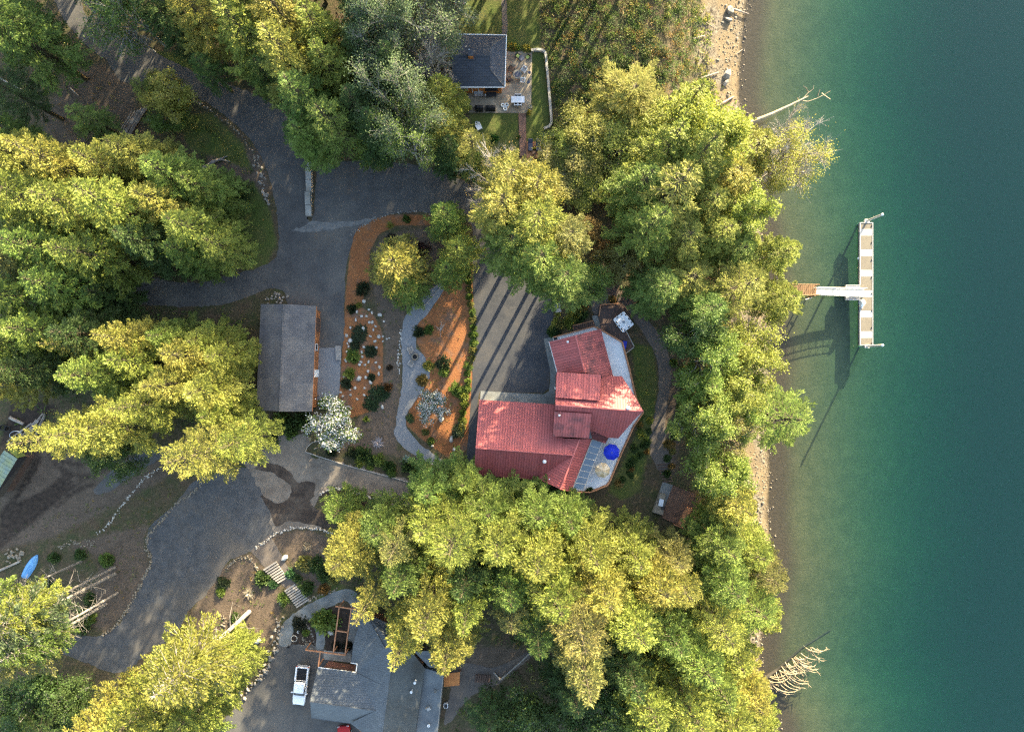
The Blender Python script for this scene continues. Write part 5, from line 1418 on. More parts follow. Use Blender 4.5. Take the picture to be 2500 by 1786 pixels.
stone_border('pale stone edging along the left side of the gravel turning area', vp((448, 1072), (430, 1090), (400, 1110), (375, 1135), (350, 1165), (332, 1190), (323, 1212), (335, 1235), (332, 1255), (318, 1285), (300, 1320), (282, 1352), (262, 1382), (236, 1402), (225, 1408)), 0.2, 'rock_tan', spread=0.14, per=1.8)
stone_border('broken line of small stones across the grassy bank', [ZL(*p) for p in ((1390, 920), (1250, 1010), (1180, 1100), (1085, 1200), (1010, 1310), (950, 1390), (880, 1465), (830, 1480))], 0.15, 'rock_white', per=1.3)
stone_border('scattered stones on the bare slope above the blue boat', [ZL(*p) for p in ((830, 1540), (750, 1580), (600, 1570), (500, 1620))], 0.17, 'rock_tan', spread=.3, per=1.6)
stone_border('pale stone edging round the lower planted island', vp((565, 1218), (600, 1192), (622, 1180), (660, 1170), (700, 1172), (740, 1185)), 0.17, 'rock_white', per=1.8)
stone_border('pale stone edging at the tip of the brown planted wedge', vp((500, 1268), (515, 1248), (540, 1236), (556, 1238), (566, 1252), (576, 1270)), 0.2, 'rock_tan', per=1.7)
stone_border('curved pale stone edging of the dark bed below the tan track', vp((708, 1098), (730, 1086), (760, 1085), (790, 1092), (820, 1103), (850, 1118), (875, 1138)), 0.18, 'rock_white', per=1.8)
stone_border('dark rubble bank along the left side of the lower court', vp((628, 1372), (615, 1405), (606, 1440), (598, 1470), (580, 1498), (556, 1520), (540, 1540)), 0.34, 'rock_grey', spread=.35, per=2.2)
stone_border('white stones lining the west side of the garden path', [Zg(*p) for p in ((700, 138), (640, 190), (605, 232))], 0.22, 'rock_white', per=1.5)
stone_border('row of white stones west of the fire pit', [Zg(*p) for p in ((560, 440), (558, 520), (548, 600), (542, 690), (542, 760), (545, 820))], 0.2, 'rock_white', per=1.3)
stone_border('small stones edging the north rim of the orange mulch bed', [Z7(*p) for p in ((830, 480), (900, 420), (1000, 360), (1150, 300), (1300, 275), (1440, 270), (1530, 300))], 0.16, 'rock_grey', per=1.0)
stone_border('dark rock pile beside the grey shed and side road', [Z7(100, 1045), Z7(160, 1010), Z7(210, 990), Z7(240, 1040), Z7(180, 1050)], 0.3, 'rock_grey', spread=.35, per=2.0)
stone_border('stone edging of the planted island inside the concrete walk', [ZB(*p) for p in ((860, 640), (900, 720), (930, 800), (940, 870))], 0.16, 'rock_grey', per=1.2)
stone_border('cobbles piled at the foot of the planted island', [ZB(*p) for p in ((830, 850), (880, 830), (905, 860), (880, 880))], 0.2, 'rock_tan', spread=.3, per=2.5)
stone_border('tan stones along the upper side of the concrete walk', [ZB(*p) for p in ((1160, 385), (1090, 410), (1010, 450), (930, 470), (880, 500))], 0.22, 'rock_tan', per=1.2)
stone_border('big pale rubble heap above the blue boat', [ZBL(*p) for p in ((40, 90), (90, 70), (140, 90), (200, 90), (120, 140), (50, 150))], 0.36, 'rock_tan', spread=.4, per=2.2)
stone_border('mossy stones around the felled trunk base', [ZBL(*p) for p in ((1870, 610), (1930, 640), (1940, 690), (1900, 720))], 0.2, 'rock_tan', spread=.15, per=1.5)
# timber edging of the track
def edging(label, pts, w_=0.14, h=0.16, m='wood_grey'):
    t = thing('timber_edging', label, 'edging', W(*pts[0], 0))
    for a, c in zip(pts[:-1], pts[1:]):
        p, q = W(*a, 0), W(*c, 0); d = q - p; mm = (p + q) / 2
        MB().box((mm.x, mm.y, h / 2), (d.length - .02, w_, h), math.atan2(d.y, d.x)).build('timber', m, t)
edging('long pale timber edging below the planted bank of the tan track', [ZM(*p) for p in ((445, 785), (560, 825), (690, 865), (830, 910), (970, 945), (1100, 980), (1230, 1015), (1335, 1045))])
edging('curved pale timber edging at the west end of the planted bank', [ZM(*p) for p in ((560, 690), (500, 705), (460, 745), (445, 780))], .1, .12)
edging('straight pale timber edging beside the lit garden path', [Z7(*p) for p in ((1620, 910), (1530, 1015), (1440, 1115))])
edging('weathered timber edging of the south walk', [ZBC(*p) for p in ((735, 890), (600, 1020), (430, 1170), (370, 1105))], .2, .2)
edging('low brown timber edging by the woodland steps', [P for P in (Zt(700, 130), Zt(800, 220), Zt(895, 268))], .16, .3, 'wood_dark')

# log stairs
def log_stairs(label, tl, tr_, bl, br, n, mat_='bark_pale'):
    mid = W((tl[0] + br[0]) / 2, (tl[1] + br[1]) / 2, 0)
    t = thing('log_stairs', label, 'stairs', mid)
    for i in range(n):
        k = i / (n - 1)
        a = W(tl[0] + (bl[0] - tl[0]) * k, tl[1] + (bl[1] - tl[1]) * k, .12); c = W(tr_[0] + (br[0] - tr_[0]) * k, tr_[1] + (br[1] - tr_[1]) * k, .12)
        d = c - a; mm = (a + c) / 2
        MB().box((mm.x, mm.y, .13), (d.length, .24, .2), math.atan2(d.y, d.x)).build('tread', mat_, t)
log_stairs('upper flight of pale timber log stairs beside the planted wedge', ZB(508, 228), ZB(618, 158), ZB(628, 338), ZB(705, 292), 8, 'wood_grey')
log_stairs('lower flight of pale timber log stairs reaching the concrete walk', ZB(690, 410), ZB(780, 352), ZB(790, 548), ZB(898, 478), 9, 'wood_grey')
log_stairs('short run of dark timber steps on the south walk', ZBC(212, 1195), ZBC(222, 1130), ZBC(330, 1195), ZBC(338, 1130), 7, 'wood_dark')

# concrete block wall in the driveway
bwl = thing('block_wall', 'row of big concrete blocks dividing the two driveway arms', 'wall', W(757, 440, 0))
y = 350.0
for i, ln in enumerate((30, 27, 31, 29, 33, 26)):
    a = W(755 + (0.8 if i % 2 else -0.8) - i * .9, y + ln / 2, 1.0)
    MB().box((a.x, a.y, 0.5), (0.85, ln / 16 - 0.04, 1.0 if i < 5 else .7), R(2), .97).build('block', 'concrete', bwl); y += ln
# logs
def log(m, a, c, r0, r1=None, n=7):
    a, c = Vector(a), Vector(c); r1 = r1 or r0 * .8
    k = a.lerp(c, .5) + Vector((0, 0, .05))
    return m.tube([a, k, c], [r0, (r0 + r1) / 2, r1], n)
rgl = random.Random(4)
for i in range(7):
    x0 = 1275 - i * 22 + rgl.uniform(-6, 6); y0 = 915 + i * 8
    x1 = x0 - 170 - rgl.uniform(-10, 12); y1 = y0 + 265
    a, c = W(*Z1(x0, y0), .25 + .12 * (i % 2)), W(*Z1(x1, y1), .2)
    props(log(MB(), a, c, .17 if i < 3 else .11).build('felled_log', 'log_grey'), '%s long grey log from the right in the pile by the upper driveway' % ('first', 'second', 'third', 'fourth', 'fifth', 'sixth', 'seventh')[i], 'log', 'felled logs by the upper driveway')
for i in range(16):
    x0 = 400 - i * 14 + rgl.uniform(-25, 25); y0 = 440 + i * 13 + rgl.uniform(-20, 20)
    a_ = rgl.uniform(.55, 1.25); l_ = rgl.uniform(90, 210)
    a, c = W(*ZL(x0, y0), .2 + .35 * rgl.random()), W(*ZL(x0 - l_ * math.cos(a_), y0 + l_ * math.sin(a_)), .15 + .3 * rgl.random())
    props(log(MB(), a, c, rgl.uniform(.08, .16)).build('woodpile_log', 'log_grey'), 'grey pole in the jumbled woodpile near the green shed', 'log', 'poles of the woodpile')
props(log(MB(), W(*ZL(85, 490), .2), W(*ZL(205, 545), .2), .28).build('cut_log', 'log_grey'), 'thick grey log lying above the black hose coils', 'log')
for k, (x, y) in enumerate(((35, 575), (75, 585))):
    p = W(*ZL(x, y), .06); m = MB(); m.tube([(p.x + .42 * math.cos(a), p.y + .42 * math.sin(a), .08 + .02 * a) for a in np.linspace(0, 18.8, 40)], .05, 5)
    props(m.build('hose_coil', 'rubber'), ('black hose coil nearest the left edge by the woodpile', 'black hose coil nearest the woodpile')[k], 'hose')
m = MB()
p = W(*ZL(140, 640), .4); m.tube([(p.x + .9 * math.cos(a), p.y + .6 * math.sin(a), .4 + .05 * a) for a in np.linspace(0, 6.0, 24)], .04, 5)
props(m.build('loose_hose', 'steel'), 'pale loop of pipe draped over the woodpile', 'pipe')
sx_ = thing('driftwood_stump', 'weathered silver stump with curling roots in the brown bed', 'stump', W(*Z1(1850, 1420), 0))
MB().tube([W(*Z1(1735, 1465), .35), W(*Z1(1790, 1430), .5), W(*Z1(1850, 1385), .45), W(*Z1(1910, 1370), .3)], [.42, .3, .24, .16], 9).build('trunk', 'bark_pale', sx_)
for a, c in (((1740, 1470), (1715, 1500)), ((1760, 1470), (1770, 1510)), ((1905, 1372), (1985, 1395)), ((1900, 1370), (1960, 1345)), ((1730, 1450), (1700, 1440))):
    MB().tube([W(*Z1(*a), .35), W(*Z1(*c), .2)], [.16, .06], 6).build('root', 'bark_pale', sx_)
m = MB(); st_ = W(*Z1(1490, 1290), 0)
# rowboat
bt = thing('rowboat', 'upturned light blue rowboat on the bank by the rubble heap', 'rowboat', W(*ZBL(255, 195), 0))
A_, C_ = W(*ZBL(318, 100), .2), W(*ZBL(205, 290), .2)
dv = (C_ - A_); sdv = Vector((-dv.y, dv.x, 0)).normalized()
secs = []
for t, hw_, hz in ((0, .05, .15), (.12, .34, .38), (.3, .58, .5), (.55, .68, .55), (.8, .62, .52), (1, .5, .42)):
    c = A_ + dv * t; c.z = 0
    secs.append([c + sdv * hw_ + Vector((0, 0, .05)), c + sdv * hw_ * .8 + Vector((0, 0, hz * .7)), c + sdv * hw_ * .25 + Vector((0, 0, hz)), c + Vector((0, 0, hz + .06)), c - sdv * hw_ * .25 + Vector((0, 0, hz)), c - sdv * hw_ * .8 + Vector((0, 0, hz * .7)), c - sdv * hw_ + Vector((0, 0, .05))])
m = MB(); k = 7; m.add([p for s in secs for p in s], [(i * k + j, i * k + j + 1, (i + 1) * k + j + 1, (i + 1) * k + j) for i in range(5) for j in range(6)] + [(6, 5, 4, 3, 2, 1, 0), tuple(range(35, 42))])
m.build('hull', 'boat_blue', bt, smooth=True)
MB().tube([A_ + Vector((0, 0, .1)), A_ + dv * .5 + Vector((0, 0, .42)), C_ + Vector((0, 0, .32))], .05, 5).build('keel', 'boat_blue', bt)
MB().tube([s[0] for s in secs], .04, 5).build('gunwale', 'boat_blue', bt); MB().tube([s[6] for s in secs], .04, 5).build('gunwale', 'boat_blue', bt)
# island bits by the lower court
p = W(*ZB(780, 805), 0); t = thing('metal_trellis_ring', 'thin pale metal hoop standing in the planted island', 'hoop', p)
MB().tube([(.46 * math.cos(a), .46 * math.sin(a), .6) for a in np.linspace(0, 6.283, 21)], .035, 5).build('ring', 'aluminium', t, local=True)
for a in (0, 2.1, 4.2): MB().tube([(.46 * math.cos(a), .46 * math.sin(a), 0), (.46 * math.cos(a), .46 * math.sin(a), .6)], .02, 4).build('leg', 'aluminium', t, local=True)
p = W(*ZB(811, 755), 0); props(MB().lathe(p, [(.16, 0), (.2, .3), (.15, .3), (.13, .1)], 12).build('white_pot', 'white_paint'), 'small white pot above the metal hoop', 'pot')
p = W(*ZB(725, 885), 0); props(MB().lathe(p, [(.16, 0), (.2, .35), (.15, .35), (.13, .1)], 12).build('black_pot', 'black_metal'), 'black pot at the edge of the lower court', 'pot')
for k, (x, y) in enumerate(((1440, 1340), (1515, 1150), (1440, 1540))):
    p = B_(x, y, 2.6)
    if k == 0:
        t = thing('deck_chair', 'pale canvas chair on the grey deck', 'chair', p, rz=R(30))
        MB().box((0, 0, .4), (.55, .55, .06)).build('seat', 'dock_white', t, local=True); MB().box((0, .3, .65), (.55, .07, .5)).build('backrest', 'dock_white', t, local=True)
        for dx in (-.24, .24):
            for dy in (-.24, .24): MB().box((dx, dy, .2), (.05, .05, .4)).build('leg', 'black_metal', t, local=True)
    else:
        props(MB().lathe(p, [(.16, 0), (.22, .3), (.17, .3), (.14, .12)], 12).build('deck_pot', 'white_paint' if k == 2 else 'concrete'), ('', 'round pale pot on the upper part of the grey deck', 'round white pot on the lower part of the grey deck')[k], 'pot')
p = B_(1638, 1305, 0); t = thing('water_tub', 'white tub with dark water beside the grey deck', 'tub', p)
MB().prism([(x + p.x * 0, y_) for x, y_ in rrect(.62, .7, .15)], 0, .5).build('body', 'white_plastic', t, local=True); MB().prism(rrect(.5, .58, .12), .5, .515).build('water_surface', 'black_metal', t, local=True)
p = B_(1800, 928, 0); props(MB().lathe(p, [(.2, 0), (.26, .5), (.2, .5), (.16, .3)], 12).build('garden_pot', 'concrete'), 'pale round pot at the corner of the cedar platform', 'pot')
for k, (x, y) in enumerate(((1052, 920), (1042, 978))):
    p = Q(x, y, .05); t = thing('planter', ('white urn planter at the patio corner', 'round planter of yellow-green shrub at the patio corner')[k], 'planter', p)
    MB().lathe((0, 0, 0), [(.16, 0), (.26, .4), (.2, .4)], 10).build('pot', 'white_paint' if k == 0 else 'wood_dark', t, local=True)
    lv, lq = leaves(RNG.normal(0, .12, (90, 3)) + [0, 0, .5], RNG.normal(0, 1, (90, 3)) + [0, 0, .4], .26, .09, .2, RNG)
    o = link_mesh('foliage', fast_mesh('planter_foliage', lv, lq, 'leaf', np.ones((len(lv), 3)), 'shade'), t); o.color = ((.25, .26, .22, 1), (.22, .20, .03, 1))[k]
# ------------------------------------------------------------------ vegetation prototypes
def tubes_np(segs, n=3):
    """many thin tapered sticks: (p, q, r0, r1)"""
    p = np.array([s[0] for s in segs], float); q = np.array([s[1] for s in segs], float)
    r0 = np.array([s[2] for s in segs])[:, None]; r1 = np.array([s[3] for s in segs])[:, None]
    d = q - p; d /= np.linalg.norm(d, axis=1, keepdims=True) + 1e-9
    ref = np.where(np.abs(d[:, 2:3]) < .9, [[0, 0, 1.0]], [[1.0, 0, 0]])
    s = np.cross(d, ref); s /= np.linalg.norm(s, axis=1, keepdims=True) + 1e-9; t = np.cross(d, s)
    vs_ = []
    for rr, b_ in ((r0, p), (r1, q)):
        for k in range(n):
            a = 2 * math.pi * k / n
            vs_.append(b_ + (s * math.cos(a) + t * math.sin(a)) * rr)
    v = np.stack(vs_, 1).reshape(-1, 3); m = len(segs); base = (np.arange(m) * 2 * n)[:, None]
    qd = np.concatenate([base + np.array([[k, (k + 1) % n, n + (k + 1) % n, n + k]]) for k in range(n)])
    return v, qd
def rand_unit(n, rng):
    v = rng.normal(0, 1, (n, 3)); return v / np.linalg.norm(v, axis=1, keepdims=True)
def conifer(seed, H=24.0, Rr=4.6, cb=0.3, nb=150, droop=0.25, ll=0.31, lw=0.066, sparse=1, lift=0.6, dead=0, bark='bark', power=0.8, tr_=.013):
    rng = np.random.default_rng(seed)
    segs = []
    zs = np.linspace(0, 1, 9)
    lean = rng.normal(0, .25, 2)
    def axis_at(t): return np.array([lean[0] * t * t, lean[1] * t * t, H * t])
    r_b = tr_ * H
    for a, c in zip(zs[:-1], zs[1:]):
        segs.append((axis_at(a), axis_at(c), r_b * (1 - a) + .03, r_b * (1 - c) + .03))
    tv, tq = tubes_np(segs, 8)
    bs = []; C = []; D = []; SH = []
    def plume(o, h, e0, L_, shade, wood_r, depth):
        """one feathery bough: midrib with short side sprays, forked once"""
        nn = max(4, int(L_ / .17)); s = np.linspace(.04, 1, nn)
        sd = np.array([-h[1], h[0], 0.0]); bend = rng.normal(0, .16)
        P = o + h * (L_ * s * math.cos(e0))[:, None] + sd * (bend * L_ * s * s)[:, None]
        P[:, 2] += L_ * s * math.sin(e0) - droop * L_ * s * s + .14 * L_ * s ** 4
        tang = np.gradient(P, axis=0); tang /= np.linalg.norm(tang, axis=1, keepdims=True)
        for k in range(0, nn - 1, 4):
            k2 = min(k + 4, nn - 1)
            bs.append((P[k], P[k2], wood_r * (1 - s[k]) + .010, wood_r * (1 - s[k2]) + .008))
        side = np.cross(tang, [0, 0, 1.0]); side /= np.linalg.norm(side, axis=1, keepdims=True) + 1e-9
        keep = s > (.22 if depth else .1)
        for sg in (-1, 1):
            lat = (.42 * np.minimum(1, (1.08 - s) * 2.0) + .10) * rng.uniform(.7, 1.25, nn) * (.75 + .08 * L_)
            dd = tang * .85 + side * sg * .55 + rng.normal(0, .08, (nn, 3)); dd[:, 2] -= .05
            dd /= np.linalg.norm(dd, axis=1, keepdims=True)
            for f_ in (.05, .5, .9):
                m_ = keep & (lat > f_ * .32)
                C.append((P + dd * (lat * f_)[:, None])[m_] + rng.normal(0, .04, (m_.sum(), 3)))
                D.append(dd[m_]); SH.append(np.full(m_.sum(), shade))
        C.append(np.repeat(P[-1][None], 3, 0) - tang[-1] * .1); D.append(np.repeat(tang[-1][None], 3, 0) + rng.normal(0, .2, (3, 3))); SH.append(np.full(3, shade))
        if depth and L_ > 1.3:
            for k in range(int(.6 + L_ * .62)):
                f_ = rng.uniform(.22, .8); q = P[int(f_ * (nn - 1))]; a_ = math.atan2(h[1], h[0]) + rng.choice([-1, 1]) * rng.uniform(.28, .55)
                plume(q, np.array([math.cos(a_), math.sin(a_), 0]), e0 * .6 - droop * f_ + rng.normal(.05, .12), L_ * (1 - f_ * .6) * rng.uniform(.45, .65), shade * rng.uniform(.85, 1.15), .02, 0)
    nw = max(6, int(nb / 6.5))
    for w_ in range(nw):
        xw = (w_ + .5) / nw; az0 = w_ * 1.1 + rng.uniform(0, .5); nbr = int(rng.integers(6, 9)) if xw < .8 else 5
        lw_ = rng.uniform(.85, 1.12)
        for b_ in range(nbr):
            x = min(.995, max(0, xw + rng.normal(0, .012))); t = cb + (0.985 - cb) * x
            az = az0 + 6.2832 * b_ / nbr + rng.normal(0, .13)
            L_ = Rr * ((1 - x) ** power) * min(1, (x + .12) / .3) ** .5 * lw_ * (rng.uniform(.82, 1.15) if rng.random() < .82 else rng.uniform(.45, .8)) + .3
            plume(axis_at(t), np.array([math.cos(az), math.sin(az), 0]), -0.12 + lift * x + rng.normal(0, .06), L_, rng.uniform(.75, 1.25), .045, 1)
    for k in range(dead):
        x = rng.uniform(0, 1); t = cb * rng.uniform(.35, 1.05); az = rng.uniform(0, 6.28); L_ = rng.uniform(1.2, 3.2)
        o = axis_at(t); h = np.array([math.cos(az), math.sin(az), rng.normal(-.1, .2)])
        m1 = o + h * L_ * .5; m2 = o + h * L_ + np.array([0, 0, -.15 * L_]) + rng.normal(0, .2, 3)
        bs += [(o, m1, .05, .035), (m1, m2, .035, .012)]
        for _ in range(3):
            q = m1 + (m2 - m1) * rng.random(); bs.append((q, q + rng.normal(0, .45, 3), .018, .008))
    C = np.concatenate(C); D = np.concatenate(D); SH = np.concatenate(SH)
    v, q = leaves(C, D, ll, lw, .22, rng)
    sh = np.repeat(SH * rng.uniform(.85, 1.15, len(SH)), 4)[:, None] * np.ones((1, 3))
    print('leaves', len(C)); crown = fast_mesh('conifer_crown', v, q, 'leaf', sh, 'shade')
    bv, bq = tubes_np(bs, 3)
    wood = fast_mesh('conifer_trunk', np.concatenate([tv, bv]), np.concatenate([tq, bq + len(tv)]), bark)
    return dict(trunk=wood, crown=crown, H=H, R=Rr, mid=cb + (1 - cb) * .38)
def broadleaf(seed, H=14.0, Rr=4.5, nleaf=7000, ll=.34, lw=.13, bark='twig_grey', blossom=False, cz=.62, vert=.42, twigs=900):
    rng = np.random.default_rng(seed)
    segs = []; tips = []
    fork = H * .28
    segs.append((np.zeros(3), np.array([0, 0, fork]), .018 * H, .013 * H))
    nl = 11
    for i in range(nl):
        az = i * 2.4 + rng.normal(0, .3); u = rng.uniform(-.1, 1)
        e = math.asin(np.clip(u, -1, 1)) ; r = rng.uniform(.75, 1.0)
        end = np.array([math.cos(az) * math.cos(e) * Rr * r, math.sin(az) * math.cos(e) * Rr * r, H * cz + math.sin(e) * H * vert * r * .9])
        st_ = np.array([0, 0, fork + rng.uniform(-.5, 1.0)]); mid = (st_ + end) / 2 + np.array([0, 0, .08 * H]) + rng.normal(0, .3, 3)
        segs += [(st_, mid, .009 * H, .006 * H), (mid, end, .006 * H, .02)]
        for j in range(9):
            f = rng.uniform(.25, 1); b_ = st_ + (mid - st_) * f * 2 if f < .5 else mid + (end - mid) * (f - .5) * 2
            dr = (b_ - np.array([0, 0, H * .45])); dr /= np.linalg.norm(dr) + 1e-6; dr = dr + rng.normal(0, .55, 3); dr /= np.linalg.norm(dr)
            e2 = b_ + dr * rng.uniform(.18, .38) * Rr; segs.append((b_, e2, .035, .016)); tips.append(e2)
            for _ in range(max(1, twigs // 100)):
                e3 = e2 + (dr + rng.normal(0, .6, 3)) * rng.uniform(.1, .2) * Rr; segs.append((e2 if rng.random() < .6 else (b_ + e2) / 2, e3, .018, .007)); tips.append(e3)
    tips = np.array(tips)
    v, q = tubes_np(segs, 4)
    out_ = dict(trunk=fast_mesh('broadleaf_trunk', v, q, bark), H=H, R=Rr, mid=cz)
    if nleaf:
        idx = rng.integers(0, len(tips), nleaf)
        c = tips[idx] + rng.normal(0, .075 * Rr, (nleaf, 3)); d = rand_unit(nleaf, rng); d[:, 2] += .15
        lv, lq = leaves(c, d, ll, lw, .2, rng)
        cs = rng.uniform(.75, 1.3, len(tips))[idx]
        out_['crown'] = fast_mesh('broadleaf_crown', lv, lq, 'leaf', np.repeat(cs, 4)[:, None] * np.ones((1, 3)), 'shade')
        if blossom:
            n2 = int(nleaf * .9); idx = rng.integers(0, len(tips), n2)
            c = tips[idx] + rng.normal(0, .07 * Rr, (n2, 3)) + [0, 0, .06 * Rr]
            lv, lq = leaves(c, rand_unit(n2, rng), .17, .085, .2, rng)
            out_['blossom'] = fast_mesh('blossom', lv, lq, 'petal')
    return out_
def bush(seed, n=900, Rr=1.0, Hh=.8, ll=.3, lw=.1, up=.25, core=.55):
    rng = np.random.default_rng(seed)
    k = 26
    cl = rand_unit(k, rng) * rng.uniform(core, 1, (k, 1)); cl[:, 2] = np.abs(cl[:, 2])
    idx = rng.integers(0, k, n); c = cl[idx] * [Rr, Rr, Hh] * .8 + rng.normal(0, .16, (n, 3)) * Rr
    c[:, 2] = np.maximum(c[:, 2], .02)
    d = c / [Rr, Rr, Hh]; d = d / (np.linalg.norm(d, axis=1, keepdims=True) + 1e-6) + rng.normal(0, .5, (n, 3)); d[:, 2] += up
    v, q = leaves(c, d, ll, lw, .25, rng)
    cs = rng.uniform(.7, 1.3, k)[idx]
    return fast_mesh('bush', v, q, 'leaf', np.repeat(cs, 4)[:, None] * np.ones((1, 3)), 'shade')
def spiky(seed, n=140, Rr=.7):
    rng = np.random.default_rng(seed)
    d = rand_unit(n, rng); d[:, 2] = np.abs(d[:, 2]) * .7 + .12
    c = np.zeros((n, 3)) + rng.normal(0, .05, (n, 3)); c[:, 2] = .05
    v, q = leaves(c, d, Rr, .035, .05, rng)
    return fast_mesh('spiky', v, q, 'leaf', np.ones((len(v), 3)), 'shade')

PROTO = {
    'c': [conifer(1, H=20, Rr=4.6, nb=135, cb=.2, droop=.24, power=.9), conifer(2, H=20, Rr=4.6, nb=120, cb=.25, droop=.20, lift=.6, power=.85), conifer(3, H=20, Rr=4.6, nb=130, cb=.22, droop=.28, power=.8), conifer(4, H=20, Rr=4.6, nb=118, cb=.18, droop=.2, power=.95), conifer(5, H=20, Rr=4.6, nb=108, cb=.22, droop=.16, lift=.7, power=.95)],
    'u': [conifer(6, H=20, Rr=4.6, nb=100, cb=.44, droop=.28, power=.6), conifer(7, H=20, Rr=4.6, nb=95, cb=.48, droop=.2, lift=.6, power=.65)],
    'f': [conifer(11, Rr=4.0, nb=85, cb=.3, droop=.12, lift=.75, ll=.28, lw=.05, dead=12), conifer(12, Rr=4.3, nb=75, cb=.35, droop=.15, lift=.6, ll=.28, lw=.05, dead=18)],
    's': [conifer(21, Rr=3.6, nb=62, cb=.25, droop=.2, lift=.45, ll=.28, lw=.05, power=.85), conifer(22, Rr=3.8, nb=58, cb=.3, droop=.1, lift=.5, ll=.28, lw=.05)],
    't': [conifer(31, H=28, Rr=4.2, nb=95, cb=.62, droop=.3, tr_=.0075, dead=24, bark='bark_pale', ll=.30), conifer(32, H=28, Rr=4.4, nb=100, cb=.55, droop=.25, tr_=.0085, dead=20, bark='bark_pale', ll=.30)],
    'y': [conifer(41, H=9, Rr=2.8, nb=90, cb=.05, droop=.15, lift=.9, ll=.26, lw=.05), conifer(42, H=9, Rr=2.6, nb=80, cb=.05, droop=.1, lift=1.0, ll=.26, lw=.05)],
    'a': [broadleaf(51, nleaf=11000, ll=.2, lw=.075), broadleaf(52, nleaf=9500, ll=.2, lw=.075, cz=.6)],
    'm': [broadleaf(61, nleaf=15000, ll=.28, lw=.12, H=15), broadleaf(62, nleaf=14000, ll=.28, lw=.12, H=15, cz=.58), broadleaf(63, nleaf=14000, ll=.26, lw=.11, H=15, cz=.6)],
    'b': [broadleaf(71, nleaf=500, ll=.2, lw=.07, twigs=1600), broadleaf(72, nleaf=250, ll=.2, lw=.07, twigs=1800)],
    'w': [broadleaf(81, H=4.5, Rr=2.6, nleaf=4200, ll=.22, lw=.08, blossom=True, cz=.6)],
    'o': [broadleaf(91, nleaf=6000, ll=.4, lw=.16, H=12, cz=.55)],
}
BUSH = [bush(s) for s in (1, 2, 3)] + [bush(4, 1300, ll=.2, lw=.07, core=.75)]
SPIKY = [spiky(1), spiky(2)]
TINT = {'y': (.186, .216, .044), 'Y': (.232, .230, .050), 'g': (.098, .148, .034), 'd': (.055, .092, .026), 'o': (.178, .176, .052), 'a': (.085, .118, .055), 'k': (.142, .196, .042), 'r': (.22, .155, .05)}
NAMES = {'u': 'conifer_tree', 'c': 'conifer_tree', 'f': 'fir_tree', 's': 'young_fir_tree', 't': 'tall_conifer_tree', 'y': 'young_conifer_tree', 'a': 'alder_tree', 'm': 'maple_tree', 'b': 'bare_tree', 'w': 'blossom_tree', 'o': 'olive_leaf_tree'}
CATS = {'u': 'conifer', 'c': 'conifer', 'f': 'fir tree', 's': 'fir tree', 't': 'conifer', 'y': 'conifer', 'a': 'alder', 'm': 'maple', 'b': 'bare tree', 'w': 'blossom tree', 'o': 'broadleaf tree'}
HUE = {'y': 'yellow-green', 'Y': 'golden yellow', 'g': 'green', 'd': 'dark green', 'o': 'olive', 'a': 'grey-green', 'k': 'bright green', 'r': 'rusty'}
KIND = {'u': 'high crowned cedar', 'c': 'cedar', 'f': 'fir', 's': 'sparse star shaped fir', 't': 'tall bare trunked conifer', 'y': 'young conifer', 'a': 'rounded alder', 'm': 'broadleaf tree', 'b': 'leafless tree', 'w': 'white blossoming tree', 'o': 'olive leaved tree'}
ORD = 'first second third fourth fifth sixth seventh eighth ninth tenth eleventh twelfth thirteenth fourteenth fifteenth sixteenth seventeenth eighteenth nineteenth twentieth twenty-first twenty-second twenty-third twenty-fourth'.split()
PC = {}
def tree(typ, base, h, rad, tint, label, group=None, rz=None):
    pr_ = PROTO[typ]; i = PC.get(typ, 0); PC[typ] = i + 1
    pr_ = pr_[i % len(pr_)]
    t = thing(NAMES[typ], label, CATS[typ], base, group, random.uniform(0, 6.28) if rz is None else rz)
    sx, sz = rad / pr_['R'], h / pr_['H']
    for part, nm in (('trunk', 'trunk'), ('crown', 'crown'), ('blossom', 'blossom')):
        if part in pr_:
            o = link_mesh(nm, pr_[part], t); o.scale = (sx, sx, sz)
            f = random.uniform(.86, 1.16); c = TINT[tint]
            o.color = (c[0] * f * random.uniform(.94, 1.06), c[1] * f, c[2] * f, 1)
    return t
def crown_place(vx, vy, h, mid, rpx):
    """where a tree stands whose crown (middle at mid*h) is seen at view pixel vx, vy"""
    px_, py_ = V(vx, vy); z = 0.0
    for _ in range(10):
        p = W(px_, py_, z + h * mid); z = float(terrain(p.x, p.y))
    z = max(z, WATER_Z + .2)
    p = W(px_, py_, z + h * mid)
    return Vector((p.x, p.y, z - .15)), rpx * 1.1 / FOC * (HC - z - h * mid)
def stand(where, trees, hk=1.0, grade=0.0):
    """one stand of trees; each label: colour, kind, place in the stand from the top of the photograph"""
    key = {}; mx_ = sum(e[0] for e in trees) / len(trees); my_ = sum(e[1] for e in trees) / len(trees)
    for k, e in enumerate(trees): key.setdefault((e[4], e[5]), []).append((e[1], k))
    for (typ, tint), lst in key.items():
        lst.sort()
        for j, (_, k) in enumerate(lst):
            vx, vy, r_, h, _, _ = trees[k]; h *= hk * random.uniform(.92, 1.08) * (1 - grade * ((vx - mx_) * .47 - (vy - my_) * .88))
            base, rad = crown_place(vx, vy, h, PROTO[typ][0]['mid'], r_ * 1.17)
            desc = HUE[tint] + ' ' + KIND[typ]
            lab = ('the only %s %s' % (desc, where)) if len(lst) == 1 else '%s %s from the top %s' % (ORD[j], desc, where)
            tree(typ, base, h, rad, tint, lab, 'trees ' + where)
